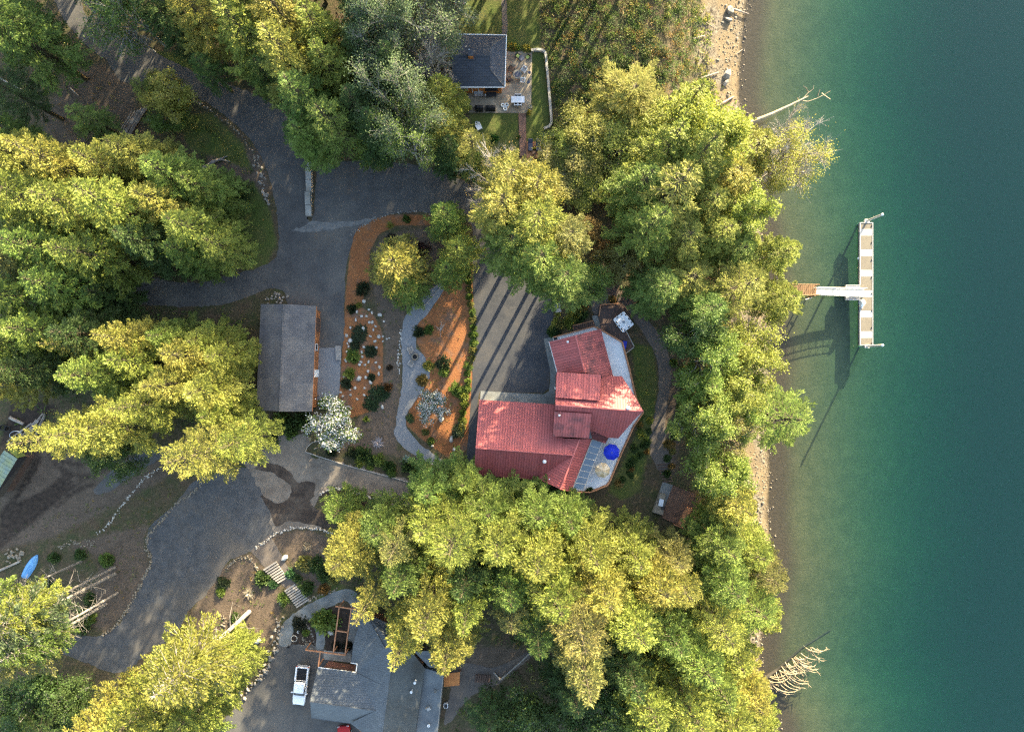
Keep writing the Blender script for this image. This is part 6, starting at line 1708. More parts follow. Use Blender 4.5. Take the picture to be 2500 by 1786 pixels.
# (view x, view y, crown radius in view pixels, height m, kind, tint)
stand('in the top left corner', [(55, 85, 85, 22, 'c', 'g'), (0, 30, 70, 22, 'c', 'g'), (275, 15, 72, 17, 'a', 'g'), (355, 25, 60, 20, 'c', 'd'), (270, 50, 42, 12, 'b', 'a'), (20, 200, 55, 18, 'f', 'd'), (10, 290, 45, 16, 'c', 'g')], 1.15)
stand('right of the upper driveway', [(455, 45, 75, 25, 'c', 'Y'), (545, 20, 75, 27, 'c', 'y'), (560, 100, 75, 24, 'c', 'y'), (640, 55, 80, 29, 'c', 'Y'), (720, 90, 70, 26, 'c', 'y'), (655, 150, 78, 25, 'c', 'Y'), (740, 170, 65, 24, 'c', 'y'), (600, 170, 50, 15, 'f', 'g'), (690, 240, 75, 22, 'c', 'g'), (740, 280, 70, 20, 'f', 'k'), (690, 310, 50, 16, 'c', 'k'), (800, 250, 60, 20, 'c', 'd'), (800, 130, 50, 20, 'f', 'd'), (470, 160, 40, 14, 'f', 'g')], 0.95)
stand('left of the navy roofed house', [(960, 40, 75, 18, 'a', 'a'), (850, 40, 60, 18, 'a', 'a'), (855, 95, 60, 17, 'a', 'a'), (930, 150, 60, 13, 'b', 'a'), (965, 140, 50, 11, 'b', 'a'), (885, 175, 60, 16, 'c', 'd'), (840, 300, 55, 15, 'c', 'd'), (895, 235, 70, 18, 'a', 'a'), (905, 305, 55, 15, 'a', 'g'), (985, 225, 62, 14, 'c', 'y'), (985, 290, 60, 12, 'c', 'Y'), (1055, 335, 52, 11.5, 's', 'Y'), (1000, 345, 45, 9, 'c', 'd'), (1060, 360, 40, 8, 'c', 'k'), (800, 20, 55, 20, 'c', 'd'), (820, 330, 38, 8, 'y', 'k')], 1.28)
stand('inside the upper driveway bend', [(375, 215, 42, 8, 'm', 'Y'), (372, 255, 32, 6, 'm', 'k'), (330, 205, 32, 9, 's', 'y'), (195, 270, 42, 12, 's', 'k'), (235, 280, 35, 10, 's', 'g'), (520, 425, 30, 6, 'y', 'd')])
stand('above the side road left', [(45, 350, 75, 26, 'c', 'Y'), (150, 370, 78, 26, 'c', 'Y'), (255, 375, 75, 24, 'c', 'Y'), (330, 350, 65, 22, 'c', 'Y'), (400, 400, 75, 23, 'c', 'k'), (470, 430, 65, 20, 'c', 'k'), (380, 460, 70, 25, 'c', 'Y'), (450, 520, 80, 22, 'c', 'y'), (500, 552, 56, 17, 'f', 'y'), (430, 562, 66, 18, 'c', 'k'), (290, 480, 85, 26, 'c', 'y'), (200, 470, 80, 26, 'c', 'y'), (100, 450, 80, 27, 'c', 'y'), (20, 460, 75, 26, 'c', 'y'), (345, 545, 62, 22, 'c', 'd'), (230, 570, 80, 25, 'c', 'y')], 0.9, .0008)
stand('left of the grey shed', [(120, 560, 80, 26, 'c', 'k'), (40, 580, 75, 25, 'c', 'o'), (60, 660, 80, 25, 'c', 'k'), (170, 650, 78, 24, 'c', 'k'), (250, 650, 56, 18, 'c', 'd'), (20, 760, 75, 25, 'c', 'k'), (120, 740, 75, 25, 'c', 'k'), (215, 740, 75, 22, 'c', 'd'), (190, 770, 40, 23, 's', 'Y'), (312, 758, 56, 22, 'c', 'Y'), (395, 748, 52, 18, 'c', 'k'), (470, 752, 52, 17, 'c', 'y'), (510, 790, 60, 17, 'c', 'y'), (430, 790, 70, 21, 'c', 'Y'), (330, 800, 75, 22, 'c', 'y'), (230, 830, 65, 22, 'c', 'k'), (100, 820, 60, 22, 'c', 'd'), (30, 850, 60, 25, 'c', 'Y'), (480, 865, 75, 21, 'c', 'Y'), (400, 850, 65, 22, 'c', 'Y'), (500, 915, 55, 16, 'c', 'y')], 0.9, .0008)
stand('over the gravel drive', [(255, 945, 78, 29, 'c', 'Y'), (330, 900, 60, 22, 'f', 'y'), (160, 965, 60, 26, 'f', 'Y'), (470, 1000, 78, 25, 'f', 'Y'), (550, 975, 62, 21, 'f', 'y'), (255, 1010, 45, 10, 'm', 'd')])
stand('in the bottom left group', [(45, 1365, 62, 26, 't', 'y'), (20, 1395, 75, 28, 't', 'a'), (70, 1425, 60, 25, 't', 'g'), (30, 1460, 65, 26, 't', 'o'), (-40, 1345, 50, 24, 't', 'k')])
stand('left of the white pickup', [(400, 1500, 95, 30, 't', 'Y'), (505, 1475, 62, 20, 'c', 'y'), (330, 1560, 90, 29, 'c', 'y'), (450, 1560, 75, 22, 'c', 'y'), (240, 1610, 80, 27, 'c', 'Y'), (400, 1640, 80, 24, 'c', 'k'), (100, 1610, 70, 14, 'f', 'd'), (150, 1560, 50, 8, 'm', 'd'), (60, 1570, 60, 10, 'm', 'd')])
stand('below the red house', [(760, 1125, 45, 8, 'y', 'k'), (790, 1220, 70, 19, 'c', 'Y'), (850, 1170, 65, 18, 'c', 'g'), (885, 1195, 58, 22, 's', 'o'), (960, 1085, 70, 15, 'c', 'g'), (1030, 1065, 55, 13, 'c', 'k'), (960, 1150, 75, 20, 'c', 'y'), (1010, 1190, 80, 24, 'f', 'y'), (1085, 1120, 75, 18, 'c', 'k'), (1110, 1190, 80, 22, 'c', 'y'), (1190, 1140, 70, 17, 'c', 'k'), (1265, 1150, 65, 16, 'c', 'k'), (1200, 1215, 80, 23, 'c', 'y'), (1310, 1210, 75, 20, 'c', 'y'), (900, 1260, 75, 20, 'c', 'g'), (1040, 1270, 75, 19, 'c', 'd'), (1130, 1290, 70, 20, 'c', 'g'), (830, 1320, 42, 20, 's', 'Y'), (960, 1330, 85, 24, 'c', 'Y'), (1040, 1330, 60, 22, 'c', 'y'), (910, 1390, 60, 22, 'c', 'Y'), (1000, 1410, 70, 22, 'c', 'Y'), (1140, 1350, 55, 18, 's', 'o')], 1.0, .0006)
stand('right of the grey hip house', [(1230, 1300, 85, 26, 'c', 'y'), (1330, 1290, 80, 26, 'c', 'Y'), (1280, 1370, 85, 27, 'f', 'o'), (1190, 1400, 50, 20, 'f', 'g'), (1290, 1450, 85, 25, 'c', 'o'), (1270, 1520, 65, 17, 'c', 'd'), (1400, 1220, 70, 19, 'c', 'y'), (1390, 1370, 80, 24, 'c', 'y'), (1450, 1290, 80, 22, 'c', 'Y'), (1490, 1235, 56, 18, 'f', 'o'), (1500, 1290, 60, 22, 'f', 'Y'), (1480, 1390, 70, 20, 'c', 'g'), (1390, 1470, 70, 20, 'c', 'd'), (1430, 1530, 80, 24, 'c', 'y'), (1530, 1450, 75, 23, 'c', 'k'), (1520, 1550, 80, 24, 'c', 'y'), (1430, 1620, 80, 23, 'c', 'k'), (1330, 1580, 70, 12, 'm', 'd'), (1600, 1580, 85, 22, 'c', 'y'), (1180, 1600, 60, 9, 'm', 'd'), (1090, 1590, 55, 9, 'f', 'd')], 1.0, .0006)
stand('along the lower shore', [(1590, 1050, 50, 14, 'm', 'k'), (1620, 1110, 68, 16, 'c', 'Y'), (1605, 1140, 55, 15, 'c', 'y'), (1590, 1200, 65, 17, 'c', 'k'), (1650, 1220, 65, 15, 'c', 'y'), (1690, 1270, 62, 15, 'f', 'o'), (1600, 1290, 70, 18, 'c', 'k'), (1660, 1340, 75, 17, 'f', 'k'), (1590, 1380, 70, 19, 'f', 'y'), (1690, 1360, 55, 14, 'c', 'y'), (1620, 1440, 70, 17, 'c', 'y'), (1650, 1530, 70, 17, 'c', 'Y'), (1680, 1600, 60, 15, 'c', 'y'), (1580, 1500, 70, 19, 'c', 'k')])
stand('on the shore below the pier', [(1660, 790, 58, 14, 'm', 'y'), (1570, 800, 52, 13, 'm', 'k'), (1560, 860, 58, 14, 'c', 'k'), (1610, 870, 50, 13, 'm', 'y'), (1725, 925, 78, 16, 's', 'k'), (1560, 940, 50, 13, 'm', 'k'), (1610, 960, 48, 12, 'a', 'o'), (1640, 920, 45, 12, 'm', 'k')])
stand('on the shore above the pier', [(1720, 565, 52, 15, 'c', 'y'), (1725, 665, 55, 13, 'c', 'y'), (1640, 640, 70, 16, 'f', 'Y'), (1560, 690, 65, 15, 'c', 'g'), (1540, 740, 45, 12, 'm', 'd'), (1625, 560, 65, 13, 'c', 'k'), (1530, 620, 65, 11, 's', 'Y'), (1450, 640, 62, 14, 'c', 'g'), (1640, 470, 50, 14, 'm', 'y')], 1.2)
stand('in the upper shore wood', [(1400, 215, 85, 6.5, 'c', 'Y'), (1300, 290, 55, 4, 'm', 'Y'), (1510, 255, 75, 20, 'c', 'y'), (1560, 300, 65, 17, 'm', 'y'), (1655, 345, 70, 15, 'c', 'Y'), (1735, 335, 72, 15, 'b', 'o'), (1740, 360, 60, 14, 'a', 'Y'), (1270, 355, 62, 3.6, 'm', 'o'), (1250, 320, 40, 3.4, 'm', 'y'), (1285, 408, 45, 3.2, 'm', 'y'), (1385, 325, 72, 3.4, 'm', 'y'), (1470, 345, 75, 20, 'c', 'y'), (1530, 370, 80, 20, 'c', 'y'), (1610, 400, 75, 14.5, 'c', 'Y'), (1415, 420, 75, 18, 'c', 'k'), (1480, 440, 80, 22, 's', 'Y'), (1560, 460, 75, 14, 'c', 'y'), (1430, 510, 75, 18, 'c', 'k'), (1510, 530, 72, 12, 'f', 'y'), (1385, 570, 45, 6, 'm', 'o'), (1580, 530, 60, 13, 'c', 'y')], 1.22)
stand('above the asphalt court', [(1105, 400, 55, 17, 'b', 'r'), (1140, 400, 70, 18, 'u', 'Y'), (1195, 420, 62, 19, 'u', 'Y'), (1120, 470, 70, 20, 'u', 'Y'), (1190, 500, 75, 21, 'u', 'y'), (1130, 545, 65, 18, 'u', 'k'), (1200, 580, 72, 19, 'u', 'k'), (1255, 530, 60, 18, 'u', 'o'), (1250, 620, 64, 18, 'u', 'g'), (1303, 628, 38, 9, 'm', 'k'), (1310, 520, 26, 5, 'm', 'r'), (1345, 560, 24, 5, 'm', 'r')], 1.08)
stand('in the garden island', [(885, 590, 62, 13.5, 'y', 'Y'), (905, 640, 46, 8, 'y', 'k'), (992, 490, 44, 11.5, 'y', 'k'), (1022, 560, 44, 11.5, 'y', 'y'), (995, 605, 36, 9, 'y', 'k')])
tree('w', W(*ZM(735, 540), -.1), 4.8, 3.1, 'g', 'larger white blossoming tree below the grey shed')
tree('w', W(*Zg(850, 1085), -.1), 4.0, 2.0, 'a', 'smaller white blossoming tree in the orange mulch bed')
# woods going on beyond the top edge
for vx_, vy_ in ((190, -70), (260, -120), (150, -150)):
    base, rad = crown_place(vx_, vy_, 26, .5, 70)
    tree('c', base, 27, rad, 'g', 'conifer of the wood beyond the top edge', 'wood beyond the top edge')
for i in range(24):
    vx = -60 + i * 68 + random.uniform(-20, 20); vy = -60 - random.uniform(0, 260)
    if 1000 < vx < 1230: vy -= 120
    if vx > 1440: continue
    base, rad = crown_place(vx, vy, 24, .5, 75)
    tree('c', base, random.uniform(24, 30), rad * .9, 'g', 'conifer of the wood beyond the top edge', 'wood beyond the top edge')

for i in range(34):
    vx = -150 + i * 47 + random.uniform(-15, 15); vy = -190 - random.uniform(0, 200)
    base, rad = crown_place(vx, vy, 26, .5, 80)
    tree('c', base, random.uniform(26, 31), rad, 'g', 'conifer of the wood beyond the top edge', 'wood beyond the top edge')

# ------------------------------------------------------------------ shrubs and garden plants
SHC = [0]; ROWS = {}
def shrub(label, sp_, r_m, h_m, tint, kind=0, name='shrub', group=None):
    c = TINT.get(tint, tint) if isinstance(tint, str) else tint
    p = G(*sp_)
    me_ = SPIKY[SHC[0] % 2] if kind == 's' else BUSH[(SHC[0] + kind) % 4 if kind < 3 else 3]
    SHC[0] += 1
    o = link_mesh(name, me_, None, (p.x, p.y, p.z - .03)); k = 1 / .7 if kind == 's' else 1.0
    o.scale = (r_m * k, r_m * k, h_m * k); o.rotation_euler = (0, 0, random.uniform(0, 6.28)); o.color = (c[0], c[1], c[2], 1)
    if group: ROWS.setdefault((group, label), []).append((sp_[1], o))
    return props(o, label, 'shrub' if kind != 's' else 'plant', group)
D_ = (.035, .05, .022)
shrub('round dark green shrub at the top of the rock garden', Zg(232, 95), 1.1, 1.1, D_, 3)
shrub('dark green shrub beside the yellow bush in the rock garden', Zg(140, 262), .75, .8, D_, 0)
shrub('small yellow leaved bush in the rock garden', Zg(195, 232), .5, .6, 'Y', 1)
shrub('largest dark mat of groundcover among the white boulders', Zg(200, 480), 1.4, .5, D_, 3)
shrub('dark mat of groundcover below the largest mat among boulders', Zg(170, 560), 1.0, .5, D_, 3)
shrub('yellow-green feathery shrub in the middle of the rock garden', Zg(150, 670), 1.05, .9, 'k', 1)
shrub('dark green shrub right of the feathery shrub in the rock garden', Zg(305, 630), .95, .6, D_, 2)
shrub('pale yellow grassy shrub near the gravel pad corner', Zg(120, 820), .9, .7, 'y', 2)
shrub('small dark shrub beside the pale grassy shrub', Zg(310, 850), .6, .5, D_, 0)
shrub('dark shrub at the lower west edge of the rock garden', Zg(90, 905), .8, .6, D_, 1)
shrub('large dark green groundcover mound above the blossoming tree', Zg(370, 990), 1.5, .6, (.03, .055, .02), 3)
shrub('dark green groundcover mound joining the large mound', Zg(300, 1075), 1.2, .5, (.03, .055, .02), 3)
shrub('rusty brown shrub on the groundcover mound', Zg(450, 935), .7, .6, (.14, .07, .025), 1)
shrub('bright green small shrub below the groundcover mound', Zg(262, 1210), .45, .5, 'k', 0)
shrub('twiggy dark shrub near the white stone row', Zg(465, 765), .5, .5, (.05, .04, .025), 1)
shrub('silver spiky plant below the larger blossoming tree', Zg(365, 1410), .95, .7, (.42, .38, .38), 's', 'spiky_plant')
shrub('pale blue-green spiky plant near the tan track', Zg(612, 1560), .85, .6, (.30, .38, .30), 's', 'spiky_plant')
shrub('dark shrub at the narrow bend of the garden path', Zg(715, 460), .9, .8, D_, 0)
shrub('green shrub just right of the path bend shrub', Zg(800, 445), .8, .8, 'g', 1)
shrub('dark green shrub in the lit mulch bed', Zg(925, 730), 1.1, .9, D_, 2)
shrub('yellow-green shrub below the dark one in the lit mulch bed', Zg(935, 800), .8, .8, 'k', 0)
shrub('yellow lit shrub at the middle of the garden path', Zg(800, 750), .8, .8, 'Y', 1)
shrub('golden lit shrub left of the smaller blossoming tree', Zg(745, 880), .9, .8, 'r', 2)
shrub('green shrub right of the smaller blossoming tree', Zg(1035, 950), 1.1, .9, 'k', 0)
shrub('second green shrub in the lower driveway hedge', Zg(1080, 990), .8, .8, 'g', 1)
shrub('round grey-green shrub near the house corner of the mulch bed', Zg(1055, 1310), 1.15, 1.1, (.09, .12, .06), 3)
shrub('white flowering low shrub by the path fork', Zg(640, 1200), .7, .5, (.10, .14, .05), 1)
shrub('olive shrub on the lower mulch bed', Zg(770, 1320), .6, .5, 'o', 0)
shrub('small green shrub at the lower mulch bed tip', Zg(820, 1400), .6, .6, 'g', 2)
shrub('yellow grass tuft in the upper mulch rim', Z7(1175, 390), .7, .6, 'Y', 's', 'grass_tuft')
shrub('small green shrub on the upper mulch rim', Z7(1315, 335), .65, .8, 'g', 1)
shrub('dark purple brown shrub inside the garden island', Z7(1450, 600), 1.2, .8, (.05, .03, .025), 2)
shrub('dark low shrub left of the garden island conifers', Z7(1180, 520), 1.0, .6, (.04, .035, .022), 0)
for i in range(22):
    y_ = 740 + i * 66; x_ = np.interp(y_, [740, 1000, 1400, 1650, 2130], [1850, 1868, 1895, 1850, 1790]) + random.uniform(-14, 8)
    shrub('shrub in the court side hedge', Z7(x_, y_), random.uniform(.5, .8), random.uniform(.5, .9), random.choice(['y', 'k', 'g', 'o', 'Y']), i % 3, 'hedge_shrub', 'hedge along the asphalt court')
for i, (x, y, r_, tn) in enumerate(((850, 790, 1.0, D_), (940, 800, 1.2, 'd'), (920, 870, .9, 'y'), (1010, 860, .9, 'd'), (1080, 850, 1.0, 'k'), (1160, 910, 1.0, 'd'), (1190, 950, .9, 'g'), (670, 790, .8, D_), (1000, 910, .6, 'k'), (1330, 900, 1.1, 'd'), (1420, 960, 1.1, 'g'))):
    shrub('leafy shrub on the tan track bank', ZM(x, y), r_, r_ * .9, tn, i % 4, 'bank_shrub', 'shrubs of the planted bank')
for i, (x, y, r_) in enumerate(((250, 520, 1.4), (330, 560, 1.3), (420, 510, 1.3), (320, 620, 1.0), (480, 560, 1.0), (170, 680, .9), (600, 360, .8))):
    shrub('dark shrub in the thicket below the shed', ZM(x, y), r_, r_, ('g', 'd', 'd')[i % 3], i % 3, 'thicket_shrub', 'thicket below the shed')
for i, (x, y, r_, tn) in enumerate(((500, 300, 1.2, 'd'), (585, 350, .8, (.05, .11, .04)), (740, 260, .8, (.05, .12, .045)), (870, 170, 1.3, 'o'), (960, 180, 1.2, 'd'), (1040, 260, 1.3, 'd'), (1030, 390, 1.0, (.18, .11, .03)), (880, 380, 1.2, 'd'), (680, 480, 1.0, 'g'), (800, 300, .7, 'd'), (1110, 300, 1.0, 'o'), (140, 400, .6, 'k'))):
    shrub('low shrub on the bank beside the log stairs', ZB(x, y), r_, r_ * .7, tn, i % 3, 'bank_shrub', 'shrubs by the log stairs')
shrub('big bright green fern like bush beside the pergola', ZB(1040, 660), 1.9, 1.5, 'k', 1)
shrub('round clipped dark shrub on the bare bank above the felled trunk', ZB(280, 640), 1.0, 1.0, 'd', 3)
shrub('dark shrub inside the concrete walk island', ZB(820, 690), 1.2, .7, (.03, .035, .02), 2)
shrub('small yellow-green shrub in the concrete walk island', ZB(870, 765), .6, .6, 'k', 0)
shrub('dark shrub between the pergola and the house', ZB(1230, 880), .8, .8, (.025, .03, .02), 1)
shrub('second dark shrub under the pergola', ZB(1130, 880), .7, .7, (.025, .03, .02), 2)
shrub('tan ornamental grass by the long pale boulder', ZB(885, 25), .8, .6, (.40, .33, .22), 's', 'ornamental_grass')
shrub('tan ornamental grass near the yellow conifer crown', ZB(1030, 60), .7, .6, (.40, .33, .22), 's', 'ornamental_grass')
shrub('pale fallen ornamental grass on the planted wedge', ZB(385, 425), .9, .5, (.42, .37, .27), 's', 'ornamental_grass')
shrub('dark hedge like shrub along the planted wedge', ZB(160, 330), 1.0, .6, D_, 1)
shrub('yellow-green shrub at the lower end of the planted wedge', ZB(140, 420), .7, .5, 'k', 2)
for i, (x, y, r_, tn) in enumerate(((700, 100, .9, 'd'), (470, 120, .9, 'd'), (930, 140, 1.1, 'g'), (740, 620, 1.5, 'k'), (720, 700, 1.3, 'd'), (780, 480, 1.0, 'd'), (390, 380, 1.3, 'd'), (560, 860, .8, 'g'))):
    shrub('low shrub below the bare trunks', ZBL(x, y), r_, r_ * .8, tn, i % 3, 'slope_shrub', 'shrubs on the lower left slope')
for i, (x, y, r_, tn) in enumerate(((865, 255, .7, 'Y'), (1020, 270, .7, 'Y'), (905, 265, .5, 'k'))):
    shrub('yellow-green shrub at the north end of the patio', Zp(x, y), r_, r_, tn, i, 'patio_shrub', 'shrubs at the patio')
shrub('bright green round shrub on the lower lawn', Zp(662, 1255), .65, .7, (.05, .13, .03), 3)
shrub('small yellow bush on the lounge deck', Zp(1105, 1372), .35, .9, 'Y', 0)
shrub('small shrub along the boardwalk', Zp(935, 1245), .35, .4, 'g', 1)
for i, (x, y) in enumerate(((262, 800), (232, 880), (195, 935), (160, 1005))):
    shrub('flowering shrub beside the asphalt court', Zt(x, y), .42, .5, (.36, .36, .08), 0, 'flowering_shrub', 'flowering row by the court')
for i, (x, y, r_, tn) in enumerate(((560, 700, 1.2, 'Y'), (640, 680, .9, 'r'), (500, 820, 1.1, 'Y'), (420, 920, .9, 'y'), (300, 960, .9, 'o'), (580, 850, .9, 'd'), (180, 1060, .9, 'd'), (650, 790, .8, 'd'), (240, 1080, .8, D_), (1100, 570, .7, 'r'))):
    shrub('shrub in the hot tub bed', Zt(x, y), r_, r_ * .8, tn, i % 3, 'bed_shrub', 'shrubs of the hot tub bed')
for i in range(22):
    t = i / 21; x_ = 1210 + 50 * math.sin(t * 3) - 230 * t * t + random.uniform(-60, 60); y_ = 560 + 620 * t
    shrub('shrub on the slope below the terrace', ZR(x_ - 60, y_ - 100), random.uniform(.4, .8), random.uniform(.3, .6), random.choice(['o', 'y', 'r', 'd', 'g']), i % 3, 'slope_shrub', 'shrubs below the terrace')
for i in range(16):
    t = i / 15
    shrub('low shrub lining the lake side of the walkway', ZR(1440 + 70 * math.sin(t * 5) + random.uniform(-20, 40), 20 + 950 * t), random.uniform(.5, .9), random.uniform(.4, .8), random.choice(['d', 'g', 'o', 'r']), i % 3, 'walk_shrub', 'shrubs lining the lake walk')

for (g_, lab), lst in ROWS.items():
    lst.sort(key=lambda e_: e_[0])
    for j, (_, o) in enumerate(lst):
        o['label'] = '%s from the top, %s' % (ORD[j], lab)

# ------------------------------------------------------------------ undergrowth nobody could count
def scatter(name, label, polys, per_m2, size, hgt, tints, seed, nl=26, ll=.3, lw=.09, avoid=None):
    rng = np.random.default_rng(seed); cs = []
    for pts in polys:
        w = np.array([tuple(G(*p))[:2] for p in pts]); lo, hi = w.min(0), w.max(0)
        n = int((hi - lo).prod() * per_m2)
        q = rng.uniform(lo, hi, (n, 2)); ins = np.zeros(n, bool)
        for i in range(len(w)):
            a, c = w[i], w[(i + 1) % len(w)]
            cc = (a[1] > q[:, 1]) != (c[1] > q[:, 1])
            ins ^= cc & (q[:, 0] < (c[0] - a[0]) * (q[:, 1] - a[1]) / (c[1] - a[1] + 1e-12) + a[0])
        cs.append(q[ins])
    q = np.concatenate(cs); n = len(q)
    z = terrain(q[:, 0], q[:, 1])
    sz = rng.uniform(size[0], size[1], n); hz = rng.uniform(hgt[0], hgt[1], n) * sz
    tt = np.array([TINT[t] for t in tints])[rng.integers(0, len(tints), n)] * rng.uniform(.6, 1.25, (n, 1))
    d = rand_unit(n * nl, rng); d[:, 2] = np.abs(d[:, 2])
    c = np.repeat(np.column_stack([q, z]), nl, 0) + d * np.column_stack([np.repeat(sz, nl), np.repeat(sz, nl), np.repeat(hz, nl)]) * rng.uniform(.3, 1, (n * nl, 1))
    dd = d + rng.normal(0, .4, d.shape)
    v, f = leaves(c, dd, ll, lw, .2, rng)
    o = link_mesh(name, fast_mesh(name, v, f, 'leaf_scatter', np.repeat(np.repeat(tt, nl, 0), 4, 0), 'tint'))
    return props(o, label, 'undergrowth', kind='stuff')
scatter('undergrowth_slope', 'dense dark brambles and scrub on the slope beside the lawn', [vp((1200, 0), (1560, -10), (1545, 110), (1575, 180), (1600, 240), (1560, 330), (1300, 330), (1222, 300), (1226, 200), (1212, 110), (1198, 60))], 2.6, (.35, .95), (.5, 1.3), ['d', 'd', 'd', 'g', 'g', 'a', 'o', 'r'], 5, 40, .2, .065)
scatter('undergrowth_shore', 'yellow scrub along the top of the beach', [vp((1535, 20), (1580, 0), (1570, 110), (1590, 200), (1620, 280), (1640, 380), (1660, 500), (1670, 620), (1640, 620), (1600, 420), (1560, 300), (1545, 180)), vp((1560, 700), (1650, 700), (1660, 900), (1650, 1050), (1670, 1200), (1660, 1420), (1640, 1600), (1560, 1600), (1560, 1100))], .8, (.4, .9), (.5, 1.0), ['Y', 'y', 'o', 'k'], 6, 24)
scatter('undergrowth_woods', 'dark fern and salal cover on the forest floor', [vp((0, 0), (110, 0), (150, 110), (100, 200), (0, 330)), vp((400, 80), (800, 0), (1000, 0), (1000, 90), (1000, 350), (720, 345), (640, 200), (440, 150)), vp((0, 330), (300, 330), (540, 480), (600, 590), (320, 610), (250, 680), (560, 690), (560, 900), (400, 980), (60, 960), (0, 900)), vp((1230, 300), (1560, 300), (1640, 640), (1560, 720), (1500, 700), (1380, 640), (1240, 460)), vp((930, 1080), (1300, 1110), (1480, 1160), (1640, 1100), (1640, 1640), (1000, 1640), (1020, 1560), (1190, 1440), (1000, 1430), (800, 1350), (760, 1200)), vp((0, 1500), (280, 1500), (330, 1640), (0, 1640)), vp((400, 250), (540, 300), (560, 400), (480, 420), (420, 330))], .28, (.4, .9), (.5, .9), ['d', 'd', 'g', 'o'], 8, 18)
scatter('scattered_weeds', 'low weeds and tufts scattered on bare ground and beds', [vp((90, 160), (260, 180), (300, 260), (240, 330), (100, 330)), vp((0, 1180), (330, 1060), (430, 1070), (330, 1190), (320, 1280), (230, 1400), (140, 1400), (150, 1220)), vp((480, 1270), (560, 1230), (630, 1300), (620, 1400), (560, 1440), (440, 1360)), vp((780, 640), (880, 640), (890, 960), (760, 990), (800, 900)), vp((930, 700), (1040, 640), (1045, 900), (1000, 1010), (920, 940)), vp((1380, 740), (1460, 780), (1470, 900), (1430, 1060), (1380, 1110), (1330, 1100), (1430, 930)), vp((470, 300), (580, 330), (610, 540), (590, 590), (540, 560))], .5, (.12, .35), (.4, .8), ['d', 'g', 'o', 'k', 'r'], 9, 8, .18, .05)
# ------------------------------------------------------------------ driftwood and fallen trees on the shore
def branchy(m, rng, a, d, L_, r_, depth):
    a = np.array(a, float); d = np.array(d, float); d /= np.linalg.norm(d)
    pts = [a]; cur = d.copy()
    for k in range(4):
        cur = cur + rng.normal(0, .22, 3); cur /= np.linalg.norm(cur); pts.append(pts[-1] + cur * L_ / 4)
    m.tube([Vector(p) for p in pts], [r_, r_ * .85, r_ * .7, r_ * .5, r_ * .3], 5)
    if depth:
        for k in (1, 2, 3, 4):
            for _ in range(2 if depth > 1 else 1):
                branchy(m, rng, pts[k], cur + rng.normal(0, .7, 3), L_ * rng.uniform(.35, .6), r_ * .5, depth - 1)
rng = np.random.default_rng(3)
ft_ = thing('fallen_tree', 'bare yellowed trunk fallen from the beach out over the water', 'fallen tree', W(*V(1610, 296), -4))
tip = W(*ZU(400, 830), -4.6)
MB().tube([W(*Z4(1850, 1150), -4.2), W(*ZU(80, 985), -4.0), W(*ZU(250, 905), -4.3), tip], [.34, .26, .18, .1], 9).build('trunk', 'dead_wood', ft_)
m = MB()
for pts in (((340, 868), (400, 875), (470, 850), (540, 815), (590, 785)), ((515, 803), (550, 830), (592, 858)), ((350, 855), (400, 800), (440, 770), (447, 735)), ((400, 795), (385, 765), (358, 742)), ((310, 870), (308, 840)), ((480, 830), (490, 800), (500, 770))):
    m.tube([W(*ZU(*p), -4.6 + .15 * i) for i, p in enumerate(pts)], [.09 - .015 * i for i in range(len(pts))], 5)
m.build('branch', 'dead_wood', ft_)
f2 = thing('sunken_tree', 'half sunken dead tree with curling pale branches at the bottom right shore', 'fallen tree', W(*ZBR(560, 1190), WATER_Z))
MB().tube([W(*ZBR(540, 1200), -5.6), W(*ZBR(700, 1080), -6.3), W(*ZBR(900, 900), -6.7), W(*ZBR(1160, 740), -7.2)], [.32, .3, .24, .1], 8).build('trunk', 'wet_log', f2)
m = MB()
for i in range(50):
    t = rng.uniform(0, .95); x = 580 + 430 * t + rng.normal(0, 12); y = 1200 - 330 * t + rng.normal(0, 8)
    a = np.array(W(*ZBR(x, y), -5.75)); ang = rng.normal(-1.0, .45); L_ = rng.uniform(2.0, 5.0) * (1.1 - .45 * t)
    pts = [a]; cur = np.array([math.cos(ang), math.sin(ang), .8])
    for k in range(5):
        cur[2] -= .22; cur[:2] = cur[:2] @ np.array([[math.cos(.22), math.sin(.22)], [-math.sin(.22), math.cos(.22)]]); pts.append(pts[-1] + cur * L_ / 5)
    m.tube([Vector(p) for p in pts], [.085, .075, .065, .055, .04, .025], 5)
    for k in (2, 3, 4, 5):
        q = pts[k]; m.tube([Vector(q), Vector(q + rng.normal(0, .35, 3))], [.045, .02], 4)
m.build('branch', 'dead_wood', f2)
DW = [((1935, 85), (2070, 130), .16, 'dark log jutting from the beach into the water at the top'), ((1775, 935), (1940, 840), .17, 'pale log lying on the smooth sand'), ((1660, 680), (1810, 630), .15, 'mossy log on the upper beach'), ((1590, 340), (1690, 315), .14, 'short weathered log at the edge of the scrub'),
      ((1700, 200), (1780, 250), .1, 'thin dark branch on the pebbles'), ((1960, 475), (2020, 430), .07, 'thin stick at the waterline'), ((1880, 590), (1905, 660), .12, 'dark stump leg beside the beach boulder'), ((1830, 980), (1930, 965), .08, 'bleached branch above the fallen trunk')]
for a, c, r_, lab in DW:
    p, q = G(*Z4(*a)), G(*Z4(*c)); p.z += r_ + .05; q.z += r_ + .1
    props(log(MB(), p, q, r_, r_ * .6).build('driftwood_log', 'log_grey'), lab, 'driftwood')
m = MB()
p = G(*Z4(1890, 1010)); p.z += .25
for i in range(14): branchy(m, rng, p, (rng.normal(0, 1), rng.normal(0, 1), rng.uniform(.05, .35)), rng.uniform(1.2, 2.2), .07, 1)
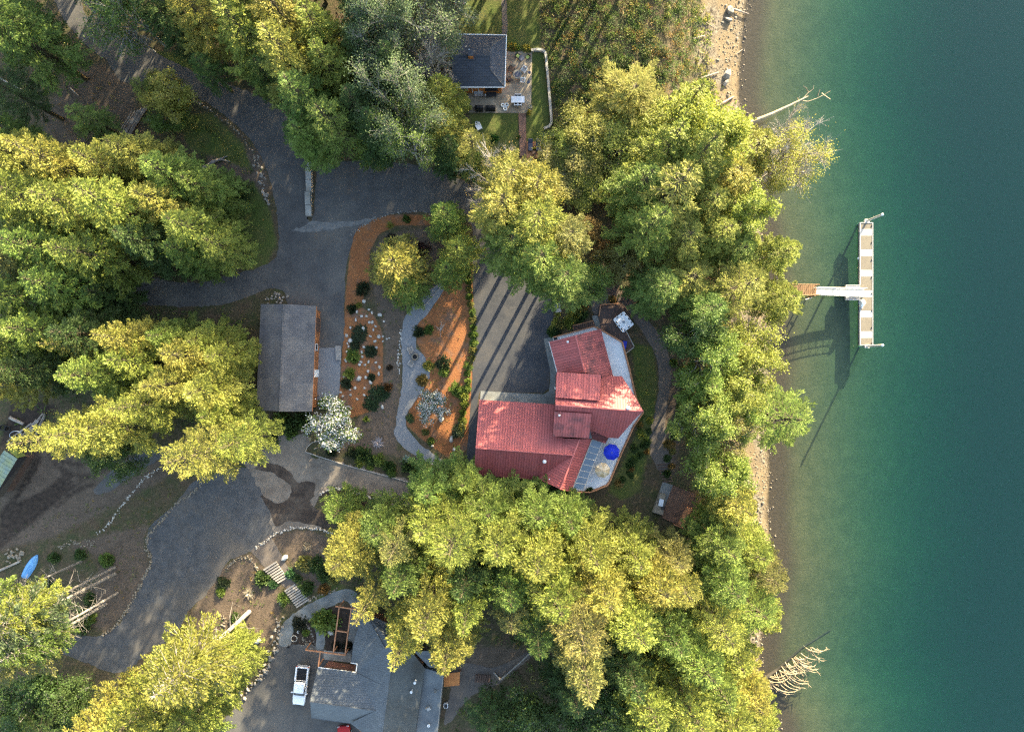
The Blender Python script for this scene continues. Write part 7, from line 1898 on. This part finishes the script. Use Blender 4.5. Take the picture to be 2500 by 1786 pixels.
props(m.build('driftwood_tangle', 'dead_wood'), 'tangle of bleached branches on the sand above the fallen trunk', 'driftwood')
for a, s, lab in (((1905, 95), .75, 'dark rock at the top of the beach'), ((1895, 175), .6, 'mossy boulder on the upper pebbles'), ((1885, 655), .85, 'big dark boulder in the middle of the beach'), ((1870, 720), .6, 'dark boulder just below the big beach boulder')):
    p = G(*Z4(*a)); o = place_rock(p, s, lab, None, int(s * 10)); o.data = o.data.copy(); o.data.materials.clear(); o.data.materials.append(MATS['rock_grey'])
# pebbles
rg = random.Random(5); m = MB()
for i in range(2600):
    y_ = rg.uniform(-62, 62); xs = float(np.interp(y_, _sy, _sx)); d = abs(rg.gauss(0, 2.6)) + rg.uniform(-1.5, 1.0)
    if d > 6.5: continue
    x_ = xs - d; s = rg.uniform(.05, .15) if rg.random() < .95 else rg.uniform(.16, .3)
    m.rock((x_, y_, float(terrain(x_, y_)) + s * .25), s, i, .6)
props(m.build('beach_pebbles', 'rock_tan'), 'loose tan stones strewn along the beach', 'pebbles', kind='stuff')
# bare trunks and downed trunks seen in the woods
for a, c, r_, lab in ((Z2(2, 580), Z2(130, 690), .22, 'grey log lying on the bank right of the upper driveway'), (Z1(10, 680), Z1(200, 780), .14, 'thin grey log in the brush near the left edge'), (ZBL(-10, 235), ZBL(180, 150), .2, 'pale log left of the blue rowboat'), (Z1(1540, 330), Z1(1575, 355), .1, 'short pale stick on the grass beside the upper driveway'), (Z1(610, 760), Z1(685, 830), .1, 'small pale fallen stick on the brown slope'), (ZM(520, 760), ZM(560, 745), .06, 'pale twig on the planted bank')):
    p, q = G(*a), G(*c); p.z += r_; q.z += r_
    props(log(MB(), p, q, r_).build('fallen_log', 'log_grey'), lab, 'log')
# felled saplings with bare branches in the garden
m = MB()
p = W(*Zg(900, 450), .3)
for i in range(9): branchy(m, rng, p, (rng.normal(0, 1), rng.normal(0, 1), rng.uniform(.0, .5)), rng.uniform(.9, 1.7), .03, 1)
props(m.build('bare_shrub', 'twig_grey'), 'leafless pale shrub in the lit orange mulch bed', 'bare shrub')
m = MB()
for i in range(5): branchy(m, rng, W(*ZM(1400, 830), .2), (rng.normal(0, 1), rng.normal(0, 1), rng.uniform(.1, .8)), 1.0, .03, 1)
props(m.build('bare_shrub', 'twig_grey'), 'small leafless shrub beside the end of the garden path', 'bare shrub')
